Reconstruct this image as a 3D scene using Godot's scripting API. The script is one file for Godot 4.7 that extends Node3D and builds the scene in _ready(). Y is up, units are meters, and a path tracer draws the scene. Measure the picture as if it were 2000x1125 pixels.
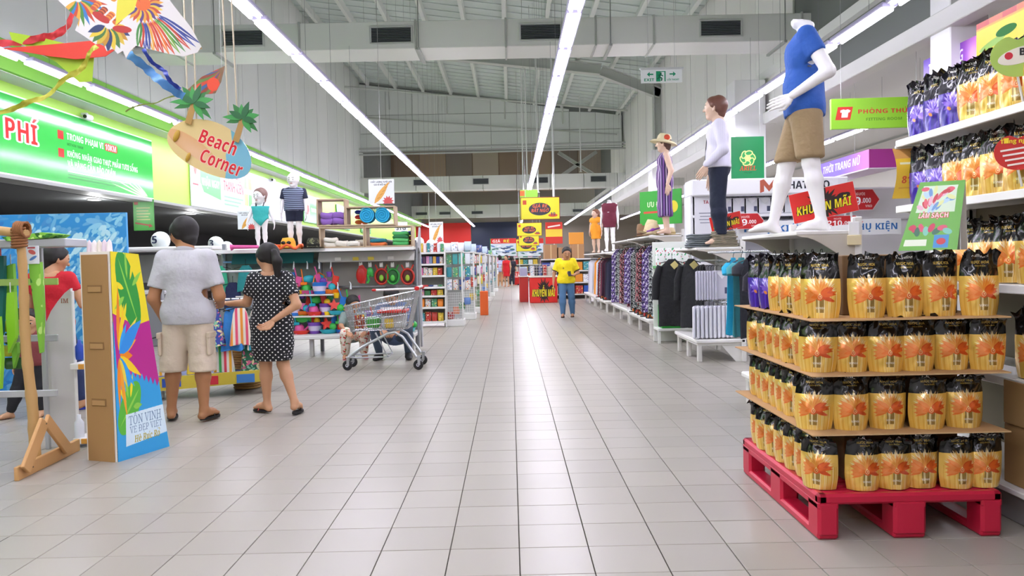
extends Node3D
# A supermarket hall: camera at 1.36 m looking along -Z down the main aisle.

const CAM_H := 1.36
const FOC := 1570.0
var cam_basis := Basis()
var used := {}
var mats := {}
var rng := RandomNumberGenerator.new()
var fonts := {}
var nt := {}

func P(px: float, py: float, d: float) -> Vector3:      # the point of a sight line at depth d
	var r := cam_basis * Vector3((px - 1000.0) / FOC, -(py - 562.5) / FOC, -1.0)
	return Vector3(0, CAM_H, 0) + r * (d / -r.z)

func F(px: float, py: float, y := 0.0) -> Vector3:      # where a sight line meets the level y
	var r := cam_basis * Vector3((px - 1000.0) / FOC, -(py - 562.5) / FOC, -1.0)
	return Vector3(0, CAM_H, 0) + r * ((y - CAM_H) / r.y)

# ---------------------------------------------------------------- shapes
class Sh:
	var v := PackedVector3Array()
	var n := PackedVector3Array()
	var u := PackedVector2Array()
	func tri(a: Vector3, b: Vector3, c: Vector3, na := Vector3.ZERO, nb := Vector3.ZERO, nc := Vector3.ZERO, ua := Vector2.ZERO, ub := Vector2(1, 0), uc := Vector2(1, 1)) -> void:
		# a, b, c counter-clockwise seen from outside; stored clockwise
		var g := (b - a).cross(c - a)
		if g.length_squared() < 1e-18:
			return
		if na == Vector3.ZERO:
			na = g.normalized(); nb = na; nc = na
		v.append(a); v.append(c); v.append(b)
		n.append(na); n.append(nc); n.append(nb)
		u.append(ua); u.append(uc); u.append(ub)
	func quad(a: Vector3, b: Vector3, c: Vector3, d: Vector3, u0 := Vector2(0, 1), u1 := Vector2(1, 0)) -> void:
		tri(a, b, c, Vector3.ZERO, Vector3.ZERO, Vector3.ZERO, u0, Vector2(u1.x, u0.y), u1)
		tri(a, c, d, Vector3.ZERO, Vector3.ZERO, Vector3.ZERO, u0, u1, Vector2(u0.x, u1.y))
	func box(c: Vector3, s: Vector3, bv := 0.0, b := Basis()) -> Sh:
		var h := s * 0.5
		bv = minf(bv, minf(h.x, minf(h.y, h.z)) * 0.9)
		for ax in 3:
			var i := (ax + 1) % 3
			var j := (ax + 2) % 3
			for sg in [-1.0, 1.0]:
				var q := []
				for k in [[-1, -1], [1, -1], [1, 1], [-1, 1]]:
					var p := Vector3()
					p[ax] = h[ax] * sg
					p[i] = (h[i] - bv) * k[0] * sg
					p[j] = (h[j] - bv) * k[1]
					q.append(c + b * p)
				quad(q[0], q[1], q[2], q[3])
		if bv > 0.0:
			for ax in 3:
				var i := (ax + 1) % 3
				var j := (ax + 2) % 3
				for si in [-1.0, 1.0]:
					for sj in [-1.0, 1.0]:
						var q := []
						for k in [[-1, 0], [1, 0], [1, 1], [-1, 1]]:
							var p := Vector3()
							p[ax] = (h[ax] - bv) * k[0] * si * sj
							p[i] = (h[i] - (0.0 if k[1] == 0 else bv)) * si
							p[j] = (h[j] - (bv if k[1] == 0 else 0.0)) * sj
							q.append(c + b * p)
						quad(q[0], q[1], q[2], q[3])
			for sx in [-1.0, 1.0]:
				for sy in [-1.0, 1.0]:
					for sz in [-1.0, 1.0]:
						var p1 := c + b * Vector3(h.x * sx, (h.y - bv) * sy, (h.z - bv) * sz)
						var p2 := c + b * Vector3((h.x - bv) * sx, h.y * sy, (h.z - bv) * sz)
						var p3 := c + b * Vector3((h.x - bv) * sx, (h.y - bv) * sy, h.z * sz)
						if sx * sy * sz > 0: tri(p1, p2, p3)
						else: tri(p1, p3, p2)
		return self
	func grid(rows: Array, closed := false, flip := false, u0 := Vector2.ZERO, u1 := Vector2.ONE) -> Sh:
		var m := rows.size()
		var w: int = rows[0].size()
		var nn := []
		for i in m:
			var r := PackedVector3Array()
			for j in w:
				var a: Vector3 = rows[i][(j + 1) % w if closed else mini(j + 1, w - 1)] - rows[i][(j - 1 + w) % w if closed else maxi(j - 1, 0)]
				var bb: Vector3 = rows[mini(i + 1, m - 1)][j] - rows[maxi(i - 1, 0)][j]
				var g := a.cross(bb)
				if g.length_squared() < 1e-16:
					var i2 := i + 1 if i < m / 2 else i - 1
					var a2: Vector3 = rows[i2][(j + 1) % w if closed else mini(j + 1, w - 1)] - rows[i2][(j - 1 + w) % w if closed else maxi(j - 1, 0)]
					g = a2.cross(bb)
				g = g.normalized()
				r.append(-g if flip else g)
			nn.append(r)
		for i in m - 1:
			for j in (w if closed else w - 1):
				var k := (j + 1) % w
				var a: Vector3 = rows[i][j]
				var b: Vector3 = rows[i][k]
				var c: Vector3 = rows[i + 1][k]
				var d: Vector3 = rows[i + 1][j]
				var den := float(w if closed else w - 1)
				var x0 := lerpf(u0.x, u1.x, j / den)
				var x1 := lerpf(u0.x, u1.x, (j + 1) / den)
				var y0 := lerpf(u0.y, u1.y, i / float(m - 1))
				var y1 := lerpf(u0.y, u1.y, (i + 1) / float(m - 1))
				if flip:
					tri(a, c, b, nn[i][j], nn[i + 1][k], nn[i][k], Vector2(x0, y0), Vector2(x1, y1), Vector2(x1, y0))
					tri(a, d, c, nn[i][j], nn[i + 1][j], nn[i + 1][k], Vector2(x0, y0), Vector2(x0, y1), Vector2(x1, y1))
				else:
					tri(a, b, c, nn[i][j], nn[i][k], nn[i + 1][k], Vector2(x0, y0), Vector2(x1, y0), Vector2(x1, y1))
					tri(a, c, d, nn[i][j], nn[i + 1][k], nn[i + 1][j], Vector2(x0, y0), Vector2(x1, y1), Vector2(x0, y1))
		return self
	func fan(ring: Array, up: bool) -> void:
		var c := Vector3()
		for p in ring: c += p
		c /= ring.size()
		for j in ring.size():
			var a: Vector3 = ring[j]
			var b: Vector3 = ring[(j + 1) % ring.size()]
			if up: tri(c, a, b)
			else: tri(c, b, a)
	func tube(pts: Array, r: Variant, seg := 8, caps := true) -> Sh:
		var rows := []
		var side := Vector3.ZERO
		for i in pts.size():
			var t: Vector3 = pts[mini(i + 1, pts.size() - 1)] - pts[maxi(i - 1, 0)]
			t = t.normalized()
			if side == Vector3.ZERO:
				side = t.cross(Vector3.UP if absf(t.y) < 0.9 else Vector3.RIGHT).normalized()
			side = (side - t * side.dot(t)).normalized()
			var o := t.cross(side)
			var rr: float = r[i] if r is Array else r
			var ring := []
			for j in seg:
				var a := TAU * j / seg
				ring.append(pts[i] + (side * cos(a) + o * sin(a)) * rr)
			rows.append(ring)
		grid(rows, true)
		if caps:
			fan(rows[0], false); fan(rows[-1], true)
		return self
	func lathe(prof: Array, seg := 16, at := Vector3.ZERO, b := Basis()) -> Sh:    # profile of (radius, height), from bottom to top
		var rows := []
		for q in prof:
			var ring := []
			for j in seg:
				var a := -TAU * j / seg
				ring.append(at + b * Vector3(cos(a) * q.x, q.y, sin(a) * q.x))
			rows.append(ring)
		grid(rows, true)
		if prof[0].x > 1e-4: fan(rows[0], false)
		if prof[-1].x > 1e-4: fan(rows[-1], true)
		return self
	func ball(c: Vector3, r: Vector3, seg := 12, b := Basis()) -> Sh:
		var rows := []
		var m := maxi(4, seg / 2)
		for i in m + 1:
			var t := -PI / 2 + PI * i / m
			var ring := []
			for j in seg:
				var a := -TAU * j / seg
				ring.append(c + b * Vector3(cos(a) * cos(t) * r.x, sin(t) * r.y, sin(a) * cos(t) * r.z))
			rows.append(ring)
		return grid(rows, true)
	func prism(poly: PackedVector2Array, depth: float, x := Transform3D()) -> Sh:   # outline in x, y; thickness along z, front face at +depth / 2; uv of the outline's box
		if Geometry2D.is_polygon_clockwise(poly):
			poly.reverse()
		var lo := poly[0]
		var hi := poly[0]
		for p in poly:
			lo = lo.min(p); hi = hi.max(p)
		var sz := (hi - lo).max(Vector2(1e-6, 1e-6))
		var t := Geometry2D.triangulate_polygon(poly)
		var z := depth * 0.5
		for i in range(0, t.size(), 3):
			var q := [poly[t[i]], poly[t[i + 1]], poly[t[i + 2]]]
			if (q[1] - q[0]).cross(q[2] - q[0]) < 0: q = [q[0], q[2], q[1]]
			var w := []
			for p in q: w.append(Vector2((p.x - lo.x) / sz.x, 1.0 - (p.y - lo.y) / sz.y))
			tri(x * Vector3(q[0].x, q[0].y, z), x * Vector3(q[1].x, q[1].y, z), x * Vector3(q[2].x, q[2].y, z), Vector3.ZERO, Vector3.ZERO, Vector3.ZERO, w[0], w[1], w[2])
			if depth > 0.0:
				tri(x * Vector3(q[0].x, q[0].y, -z), x * Vector3(q[2].x, q[2].y, -z), x * Vector3(q[1].x, q[1].y, -z), Vector3.ZERO, Vector3.ZERO, Vector3.ZERO, w[0], w[2], w[1])
		if depth > 0.0:
			for i in poly.size():
				var a := poly[i]
				var b := poly[(i + 1) % poly.size()]
				quad(x * Vector3(a.x, a.y, -z), x * Vector3(b.x, b.y, -z), x * Vector3(b.x, b.y, z), x * Vector3(a.x, a.y, z))
		return self
	func add(o: Sh, x := Transform3D()) -> Sh:
		for p in o.v: v.append(x * p)
		for p in o.n: n.append((x.basis * p).normalized())
		u.append_array(o.u)
		return self
	func mesh() -> ArrayMesh:
		var a := []
		a.resize(Mesh.ARRAY_MAX)
		a[Mesh.ARRAY_VERTEX] = v
		a[Mesh.ARRAY_NORMAL] = n
		a[Mesh.ARRAY_TEX_UV] = u
		var m := ArrayMesh.new()
		m.add_surface_from_arrays(Mesh.PRIMITIVE_TRIANGLES, a)
		return m

# ---------------------------------------------------------------- scene tree
func nm(s: String) -> String:
	var k: int = used.get(s, 0)
	used[s] = k + 1
	return s if k == 0 else "%s_%03d" % [s, k]

func tag(o: Node3D, label: String, category: String, group := "") -> Node3D:
	o.set_meta("label", label)
	o.set_meta("category", category)
	if group: o.set_meta("group", group)
	return o

func T(called: String, label: String, category: String, at := Vector3.ZERO, turn := 0.0, group := "") -> Node3D:
	var o := Node3D.new()
	o.name = nm(called)
	add_child(o)
	o.position = at
	o.rotation.y = turn
	return tag(o, label, category, group)

func M(parent: Node3D, called: String, sh: Variant, m: Material, at := Vector3.ZERO, label := "") -> MeshInstance3D:
	var o := MeshInstance3D.new()
	o.name = called
	o.mesh = sh.mesh() if sh is Sh else sh
	o.material_override = m
	o.position = at
	parent.add_child(o, true)
	if label: o.set_meta("label", label)
	return o

func S(called: String, sh: Sh, m: Material) -> MeshInstance3D:      # a piece of the setting
	var o := M(self, nm(called), sh, m)
	o.set_meta("kind", "structure")
	return o

func one(called: String, label: String, category: String, sh: Variant, m: Material, at := Vector3.ZERO, turn := 0.0, group := "") -> MeshInstance3D:
	var o := M(self, nm(called), sh, m, at)
	o.rotation.y = turn
	tag(o, label, category, group)
	return o

func copy(src: Node3D, label: String, at: Vector3, turn := 0.0, group := "") -> Node3D:
	var o: Node3D = src.duplicate()
	o.name = nm(String(src.name).rstrip("0123456789").trim_suffix("_"))
	add_child(o)
	o.position = at
	o.rotation.y = turn
	o.set_meta("label", label)
	if group: o.set_meta("group", group)
	return o

# ---------------------------------------------------------------- materials
func noise_map(key: String, freq: float, size := 256, strength := 4.0, oct := 4) -> NoiseTexture2D:
	if nt.has(key): return nt[key]
	var f := FastNoiseLite.new()
	f.seed = key.hash() % 9973
	f.noise_type = FastNoiseLite.TYPE_SIMPLEX_SMOOTH
	f.frequency = freq
	f.fractal_octaves = oct
	var t := NoiseTexture2D.new()
	t.noise = f; t.width = size; t.height = size; t.seamless = true
	t.as_normal_map = true; t.bump_strength = strength
	nt[key] = t
	return t

func mt(hex: String, rough := 0.6, metal := 0.0, kind := "") -> StandardMaterial3D:
	var key := "%s %.2f %.2f %s" % [hex, rough, metal, kind]
	if mats.has(key): return mats[key]
	var m := StandardMaterial3D.new()
	m.albedo_color = Color(hex)
	m.roughness = rough
	m.metallic = metal
	m.resource_name = key
	if kind == "cloth":
		m.normal_enabled = true
		m.normal_texture = noise_map("cloth", 0.02, 256, 6.0, 3)
		m.normal_scale = 0.55
		m.uv1_triplanar = true
		m.uv1_scale = Vector3.ONE * 2.2
		m.rim_enabled = true; m.rim = 0.2
	elif kind == "foil":
		m.normal_enabled = true
		m.normal_texture = noise_map("foil", 0.03, 256, 10.0, 2)
		m.normal_scale = 0.8
		m.uv1_triplanar = true
		m.uv1_scale = Vector3.ONE * 6.0
	elif kind == "skin":
		m.subsurf_scatter_enabled = true
		m.subsurf_scatter_strength = 0.05
	mats[key] = m
	return m

func glow(hex: String, energy: float) -> StandardMaterial3D:
	var m := mt(hex, 0.5, 0.0, "glow%.1f" % energy)
	m.emission_enabled = true
	m.emission = Color(hex)
	m.emission_energy_multiplier = energy
	return m

func pic(img: Image, rough := 0.4, metal := 0.0, half := true) -> StandardMaterial3D:
	if half: img.resize(img.get_width() / 2, img.get_height() / 2, Image.INTERPOLATE_BILINEAR)
	var m := StandardMaterial3D.new()
	m.albedo_texture = ImageTexture.create_from_image(img)
	m.roughness = rough
	m.metallic = metal
	m.texture_repeat = false
	return m

# ---------------------------------------------------------------- flat print: images with polygons and lettering
func canvas(w: int, h: int, hex: String) -> Image:
	var i := Image.create(w, h, false, Image.FORMAT_RGBA8)
	i.fill(Color(hex))
	return i

func poly(img: Image, pts: PackedVector2Array, col: Color) -> void:
	var w := img.get_width()
	var h := img.get_height()
	var y0 := 1e9
	var y1 := -1e9
	for p in pts:
		y0 = minf(y0, p.y); y1 = maxf(y1, p.y)
	for y in range(maxi(0, int(y0)), mini(h - 1, int(y1)) + 1):
		var xs := PackedFloat32Array()
		var yc := y + 0.5
		for k in pts.size():
			var a := pts[k]
			var b := pts[(k + 1) % pts.size()]
			if (a.y <= yc) != (b.y <= yc):
				xs.append(a.x + (yc - a.y) / (b.y - a.y) * (b.x - a.x))
		xs.sort()
		for k in range(0, xs.size() - 1, 2):
			var xa := clampi(roundi(xs[k]), 0, w)
			var xb := clampi(roundi(xs[k + 1]), 0, w)
			if xb > xa: img.fill_rect(Rect2i(xa, y, xb - xa, 1), col)

func rect(img: Image, x: float, y: float, w: float, h: float, hex: String) -> void:
	img.fill_rect(Rect2i(int(x), int(y), int(w), int(h)), Color(hex))

func ell(c: Vector2, r: Vector2, turn := 0.0, n := 28) -> PackedVector2Array:
	var a := PackedVector2Array()
	for i in n: a.append(c + (r * Vector2(cos(TAU * i / n), sin(TAU * i / n))).rotated(turn))
	return a

func petal(c: Vector2, ang: float, r0: float, r1: float, wd: float) -> PackedVector2Array:
	var a := PackedVector2Array()
	var d := Vector2.from_angle(ang)
	var o := d.orthogonal()
	for i in 7: a.append(c + d * lerpf(r0, r1, i / 6.0) + o * wd * sin(PI * pow(i / 6.0, 0.8)))
	for i in range(5, 0, -1): a.append(c + d * lerpf(r0, r1, i / 6.0) - o * wd * sin(PI * pow(i / 6.0, 0.8)))
	return a

func font(bold: bool, serif := false) -> Font:
	var k := "%s%s" % [bold, serif]
	if not fonts.has(k):
		var f := SystemFont.new()
		f.font_names = PackedStringArray(["Droid Serif" if serif else "Droid Sans"])
		f.font_weight = 700 if bold else 400
		fonts[k] = f
	return fonts[k]

func text_mesh(s: String, h: float, depth := 0.004, bold := true, serif := false) -> TextMesh:
	var t := TextMesh.new()
	t.text = s
	t.font = font(bold, serif)
	t.font_size = 64
	t.pixel_size = h / 46.0       # capitals stand about h tall
	t.depth = depth
	t.curve_step = 4.0
	return t

# Vietnamese capitals that the font lacks: base letter and added marks (a acute, g grave, h hook, t tilde, d dot below, w horn)
const MARKS := {"Ễ": "Êt", "Ế": "Êa", "Ệ": "Êd", "Ộ": "Ôd", "Ố": "Ôa", "Ồ": "Ôg", "Ư": "Uw", "Ử": "Uwh", "Ự": "Uwd", "Ứ": "Uwa", "Ơ": "Ow", "Ờ": "Owg", "Ớ": "Owa", "Ợ": "Owd", "Ạ": "Ad", "Ả": "Ah", "Ầ": "Âg", "Ấ": "Âa", "Ẩ": "Âh", "Ậ": "Âd", "Ắ": "Ăa", "Ụ": "Ud", "Ọ": "Od", "Ỉ": "Ih", "Ẻ": "Eh", "ẻ": "eh", "ạ": "ad", "ế": "êa", "ự": "uwd", "Ẹ": "Ed", "Ỗ": "Ôt", "ệ": "êd", "Ữ": "Uwt", "Ị": "Id", "ỡ": "owt", "ộ": "ôd"}

func stroke(img: Image, a: Vector2, b: Vector2, w: float, col: Color) -> void:
	var o := (b - a).normalized().orthogonal() * w * 0.5
	poly(img, PackedVector2Array([a + o, b + o, b - o, a - o]), col)

# letters s with capitals h pixels tall and their baseline at y; x is the left end, or the middle when align is 0.5; w squeezes it to a width
func stamp(img: Image, s: String, x: float, y: float, h: float, hex: String, align := 0.0, w := 0.0, bold := true, slant := 0.0, serif := false, outline := "", ow := 0.0) -> void:
	var plain_s := ""
	var added := []
	for k in s.length():
		var m: String = MARKS.get(s[k], "")
		plain_s += m[0] if m else s[k]
		if m: added.append([k, m.substr(1)])
	s = plain_s
	var t := text_mesh(s, h, 0.0, bold, serif)
	var arr := t.get_mesh_arrays()
	var vs: PackedVector3Array = arr[Mesh.ARRAY_VERTEX]
	if vs.is_empty(): return
	var ix: PackedInt32Array = arr[Mesh.ARRAY_INDEX] if arr[Mesh.ARRAY_INDEX] != null else PackedInt32Array(range(vs.size()))
	var lo := 1e9
	var hi := -1e9
	var base := 1e9
	for p in vs:
		lo = minf(lo, p.x); hi = maxf(hi, p.x)
	var tc := text_mesh("H", h, 0.0, bold, serif)
	for p in tc.get_mesh_arrays()[Mesh.ARRAY_VERTEX]: base = minf(base, p.y)
	var sx := w / (hi - lo) if w > 0.0 else 1.0
	var left := x - align * (hi - lo) * sx
	var passes := [[outline, ow], [hex, 0.0]] if outline else [[hex, 0.0]]
	for ps in passes:
		var col := Color(ps[0])
		var offs := [Vector2.ZERO]
		if ps[1] > 0.0:
			for k in 8: offs.append(Vector2.from_angle(TAU * k / 8) * ps[1])
		for of in offs:
			for k in range(0, ix.size(), 3):
				var q := PackedVector2Array()
				for e in 3:
					var p := vs[ix[k + e]]
					q.append(of + Vector2(left + (p.x - lo) * sx + slant * (p.y - base), y - (p.y - base)))
				poly(img, q, col)
			for ad in added:
				var u := h / 46.0 * sx
				var xa := font(bold, serif).get_string_size(s.substr(0, ad[0]), HORIZONTAL_ALIGNMENT_LEFT, -1, 64).x * u
				var xb := font(bold, serif).get_string_size(s.substr(0, ad[0] + 1), HORIZONTAL_ALIGNMENT_LEFT, -1, 64).x * u
				var hat := 0.3 if s[ad[0]] in "ÊÔÂĂ" else 0.0
				for mk in ad[1]:
					var c: Vector2 = of + Vector2(left + (xa + xb) / 2 + slant * h * 1.1, y - h * (1.12 + hat))
					var wd := h * (0.13 if bold else 0.09)
					match mk:
						"a": stroke(img, c + Vector2(-0.06, 0.02) * h, c + Vector2(0.13, -0.16) * h, wd, col)
						"g": stroke(img, c + Vector2(0.06, 0.02) * h, c + Vector2(-0.13, -0.16) * h, wd, col)
						"t":
							stroke(img, c + Vector2(-0.2, 0.0) * h, c + Vector2(-0.04, -0.1) * h, wd, col)
							stroke(img, c + Vector2(-0.06, -0.1) * h, c + Vector2(0.06, -0.02) * h, wd, col)
							stroke(img, c + Vector2(0.04, -0.02) * h, c + Vector2(0.2, -0.12) * h, wd, col)
						"h":
							stroke(img, c + Vector2(-0.08, -0.2) * h, c + Vector2(0.08, -0.18) * h, wd * 0.8, col)
							stroke(img, c + Vector2(0.07, -0.2) * h, c + Vector2(0.0, 0.03) * h, wd * 0.8, col)
						"d": poly(img, ell(of + Vector2(left + (xa + xb) / 2, y + h * 0.22), Vector2(0.1, 0.1) * h, 0.0, 10), col)
						"w": stroke(img, of + Vector2(left + xb - 0.14 * u * 46, y - h * 0.86), of + Vector2(left + xb + 0.06 * u * 46, y - h * 1.12), wd, col)

# a flat board with a printed front (towards +z) and plain sides: parts face and panel
func board(parent: Node3D, called: String, w: float, h: float, d: float, m: Material, edge: Material, at := Vector3.ZERO) -> MeshInstance3D:
	var p := M(parent, called, Sh.new().box(Vector3.ZERO, Vector3(w, h, d), minf(0.003, d * 0.3)), edge, at)
	var q := Sh.new()
	q.quad(Vector3(-w / 2 + 0.002, -h / 2 + 0.002, d / 2 + 0.001), Vector3(w / 2 - 0.002, -h / 2 + 0.002, d / 2 + 0.001), Vector3(w / 2 - 0.002, h / 2 - 0.002, d / 2 + 0.001), Vector3(-w / 2 + 0.002, h / 2 - 0.002, d / 2 + 0.001))
	M(p, "printed_face", q, m)
	return p

func _ready() -> void:
	rng.seed = 7
	# camera, sky, exposure
	cam_basis = Basis(Vector3.UP, -0.001185) * Basis(Vector3.RIGHT, -atan(54.5 / FOC)) * Basis(Vector3.BACK, -deg_to_rad(1.2))
	var cam := Camera3D.new()
	cam.name = "camera"
	cam.fov = rad_to_deg(2.0 * atan(562.5 / FOC))
	cam.near = 0.05
	cam.far = 200.0
	cam.transform = Transform3D(cam_basis, Vector3(0, CAM_H, 0))
	add_child(cam)
	cam.current = true
	var we := WorldEnvironment.new()
	we.name = "world_environment"
	var env := Environment.new()
	env.background_mode = Environment.BG_COLOR
	env.background_color = Color("cfd8d8")
	env.tonemap_mode = Environment.TONE_MAPPER_LINEAR
	env.tonemap_exposure = 1.16
	env.sdfgi_enabled = true
	env.ssao_enabled = true
	env.ssil_enabled = true
	we.environment = env
	add_child(we)
	light_strips()
	floor_and_shell()
	ducts()
	roof_frames()
	build_all()

const STRIP_X := [-6.0, -2.62, 0.72, 4.1, 7.5]
const LIGHT_Y := 3.98
const LAMP_E := 1.45

const ONES := ["", "first", "second", "third", "fourth", "fifth", "sixth", "seventh", "eighth", "ninth", "tenth", "eleventh", "twelfth", "thirteenth", "fourteenth", "fifteenth", "sixteenth", "seventeenth", "eighteenth", "nineteenth"]
func ordinal(n: int) -> String:
	if n < 20: return ONES[n]
	if n % 10 == 0: return ["", "", "twentieth", "thirtieth", "fortieth", "fiftieth", "sixtieth"][n / 10]
	return ["", "", "twenty-", "thirty-", "forty-", "fifty-", "sixty-"][n / 10] + ONES[n % 10]

func roof_y(x: float) -> float:
	return 8.74 - (x + 0.7) * 0.1373 if x < 5.15 else 4.88

# a wire from a hanging thing up to the roof
func wire(o: Node3D, dx: float, y0: float, r := 0.003) -> void:
	M(o, "hanging_wire", Sh.new().tube([Vector3(dx, y0, 0), Vector3(dx, roof_y(o.position.x + dx) - o.position.y, 0)], r, 4), mt("b8bab8", 0.5))

func light_strips() -> void:
	# rows of 1.5 m twin-tube battens hung end to end
	var where := ["above the left service counters", "left of the main aisle", "above the main aisle", "above the clothes racks on the right", "beyond the right-hand clothes racks"]
	var first: Node3D = null
	for s in 5:
		var cnt := 43 if s < 4 else 28
		for k in cnt:
			var z := 2.6 - 1.5 * k
			if s == 4: z -= 16.0
			var x: float = STRIP_X[s] - 0.0045 * k * (1.0 if s < 2 else -1.0) * 0.5
			var ord: String = ordinal(k + 1) + " counted from the camera end"
			var wire_top := roof_y(x)
			if first == null:
				first = T("light_fixture", "", "light")
				M(first, "housing", Sh.new().box(Vector3(0, 0.035, 0), Vector3(0.18, 0.05, 1.42), 0.012), mt("c9c4e6", 0.5))
				for q in [-0.045, 0.045]:
					M(first, "tube", Sh.new().tube([Vector3(q, -0.012, -0.655), Vector3(q, -0.012, 0.655)], 0.019, 8), glow("f6f2ff", 24.0))
				first.position = Vector3(x, LIGHT_Y, z)
				tag(first, "twin-tube fluorescent batten %s, %s" % [where[s], ord], "light", "ceiling light row " + where[s])
			else:
				copy(first, "twin-tube fluorescent batten %s, %s" % [where[s], ord], Vector3(x, LIGHT_Y, z), 0.0, "ceiling light row " + where[s])
			var fx: Node3D = get_child(get_child_count() - 1)
			if absf(z + 0.2 + 14.4) < 0.75: wire_top = 5.03
			elif absf(z + 0.2 + 36.4) < 0.6: wire_top = 4.53
			elif absf(z + 0.2 + 55.4) < 0.6: wire_top = 4.31
			if k > 0:
				M(fx, "hanger_wire", Sh.new().tube([Vector3(0, 0.055, 0.2), Vector3(0, wire_top - LIGHT_Y, 0.2)], 0.003, 3), mt("8a8d90", 0.5))
			var a := AreaLight3D.new()
			a.name = "batten_light_%d_%d" % [s, k]
			a.area_size = Vector2(0.13, 1.42)
			a.light_color = Color("f7f6ff")
			a.light_energy = LAMP_E
			a.area_range = 80.0
			a.shadow_enabled = true
			a.rotation.x = -PI / 2
			a.position = Vector3(x, LIGHT_Y - 0.035, z)
			add_child(a)

func floor_and_shell() -> void:
	# floor: 0.326 m tiles, each near one a piece of its own
	var fl := S("floor", Sh.new().box(Vector3(0, -0.06, -30), Vector3(30, 0.1, 68)), mt("4a463f", 0.8))
	var tile := 0.326
	var tones := []
	for k in 5:
		var m := StandardMaterial3D.new()
		m.albedo_color = [Color("9f9a8f"), Color("9d988d"), Color("a19c91"), Color("9c978c"), Color("a09b90")][k]
		m.roughness = 0.34
		m.metallic_specular = 0.4
		m.normal_enabled = true
		m.normal_texture = noise_map("tile", 0.012, 256, 1.5, 2)
		m.normal_scale = 0.06
		m.uv1_triplanar = true
		m.uv1_world_triplanar = true
		m.uv1_scale = Vector3.ONE * 0.7
		tones.append(m)
	var g := 0.0046
	var unit := Sh.new().box(Vector3(0, -0.004, 0), Vector3(tile - g, 0.008, tile - g), 0.0015).mesh()
	var x0 := F(1016, 1125).x
	var z0 := F(1016, 1025.7).z
	var near := []
	var far := [Sh.new(), Sh.new(), Sh.new(), Sh.new(), Sh.new()]
	for i in range(-42, 42):
		for j in range(-5, 185):
			var x := x0 + (i + 0.5) * tile
			var z := z0 - (j + 0.5) * tile
			if x < -11.5 or x > 11.5: continue
			if z > -2.9 and absf(x) > 3.0: continue
			var vis := absf(x) < -z * 0.645 + 0.2 and z < -3.2
			if vis: near.append([-z + absf(x) * 0.15, x, z])
			else: far_tile(far, x, z, tile - g, tile - g)
	near.sort_custom(func(a, b): return a[0] < b[0])
	for k in near.size():
		var e = near[k]
		if k < 300:
			var o := MeshInstance3D.new()
			o.name = "floor_tile"
			o.mesh = unit
			o.material_override = tones[rng.randi() % 5]
			o.position = Vector3(e[1], rng.randf() * 0.0006, e[2])
			o.rotation = Vector3(rng.randfn(0, 0.0008), 0, rng.randfn(0, 0.0008))
			fl.add_child(o, true)
		else:
			far_tile(far, e[1], e[2], tile - g, tile - g)
	for k in 5:
		var o := M(fl, "floor_tile_field", far[k], tones[k])
		o.set_meta("kind", "stuff")
	# shell
	var grey := mt("b9bdb7", 0.75)
	var warm := mt("d8d4ce", 0.75)
	S("wall_back", Sh.new().box(Vector3(0, 4.4, -62.2), Vector3(26, 8.8, 0.3)), mt("8d8378", 0.8))
	S("trim_1", Sh.new().box(Vector3(-5.3, 2.6, -61.95), Vector3(4.6, 3.4, 0.12)), mt("d8231c", 0.5))
	S("trim_2", Sh.new().box(Vector3(-1.1, 2.4, -61.95), Vector3(3.7, 3.8, 0.12)), mt("1b2440", 0.5))
	S("wall_front", Sh.new().box(Vector3(0, 4.8, 4.0), Vector3(26, 9.6, 0.3)), warm)
	S("wall_right", Sh.new().box(Vector3(11.9, 2.4, -29), Vector3(0.3, 4.8, 66.5)), warm)
	S("wall_left", Sh.new().box(Vector3(-11.9, 2.2, -29), Vector3(0.3, 4.4, 66.5)), mt("3a3d40", 0.8))
	S("ceiling", Sh.new().box(Vector3(8.6, 4.95, -29), Vector3(6.9, 0.16, 66)), mt("e2e3df", 0.8))
	S("wall_left", Sh.new().box(Vector3(-6.78, 7.0, -49.5), Vector3(0.2, 5.6, 26)), mt("6f7370", 0.8))
	S("trim_3", Sh.new().box(Vector3(-9.5, 4.5, -29), Vector3(4.9, 0.12, 66)), mt("70746f", 0.8))
	# tall hall walls of upright cladding panels
	var wl := S("wall_left", Sh.new().box(Vector3(-6.78, 7.0, -16.5), Vector3(0.2, 5.6, 40.6)), mt("777b78", 0.8))
	for k in 28:
		M(wl, "wall_panel", Sh.new().box(Vector3(-6.66, 7.0, 2.2 - 1.4 * k - 0.7), Vector3(0.04, 5.6, 1.385), 0.006), mt(["e6ebe6", "eaeeea", "e3e8e4"][k % 3], 0.7))
	var wr := S("wall_right", Sh.new().box(Vector3(5.36, 6.1, -22.5), Vector3(0.2, 3.9, 54)), mt("777b78", 0.8))
	for k in 24:
		M(wr, "wall_panel", Sh.new().box(Vector3(5.24, 6.1, -15.3 - 1.1 * k), Vector3(0.04, 3.9, 1.085), 0.006), mt(["e9e9e5", "ecece8", "e6e6e2"][k % 3], 0.7))
	for k in 5:
		M(wr, "edge_beam", Sh.new().box(Vector3(5.2, 4.06, 0.5 - 11.0 * k), Vector3(0.24, 0.22, 10.98), 0.01), mt("e4e4e0", 0.6))
	# the roof slopes down to the right
	var sl := atan2(1.62, 11.8)
	var rb := Basis(Vector3.BACK, -sl)
	var roof := S("ceiling", Sh.new().box(Vector3(-0.7, 8.78, -29), Vector3(12.6, 0.1, 66.5), 0.0, rb), mt("c6d2cd", 0.75))
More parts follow.
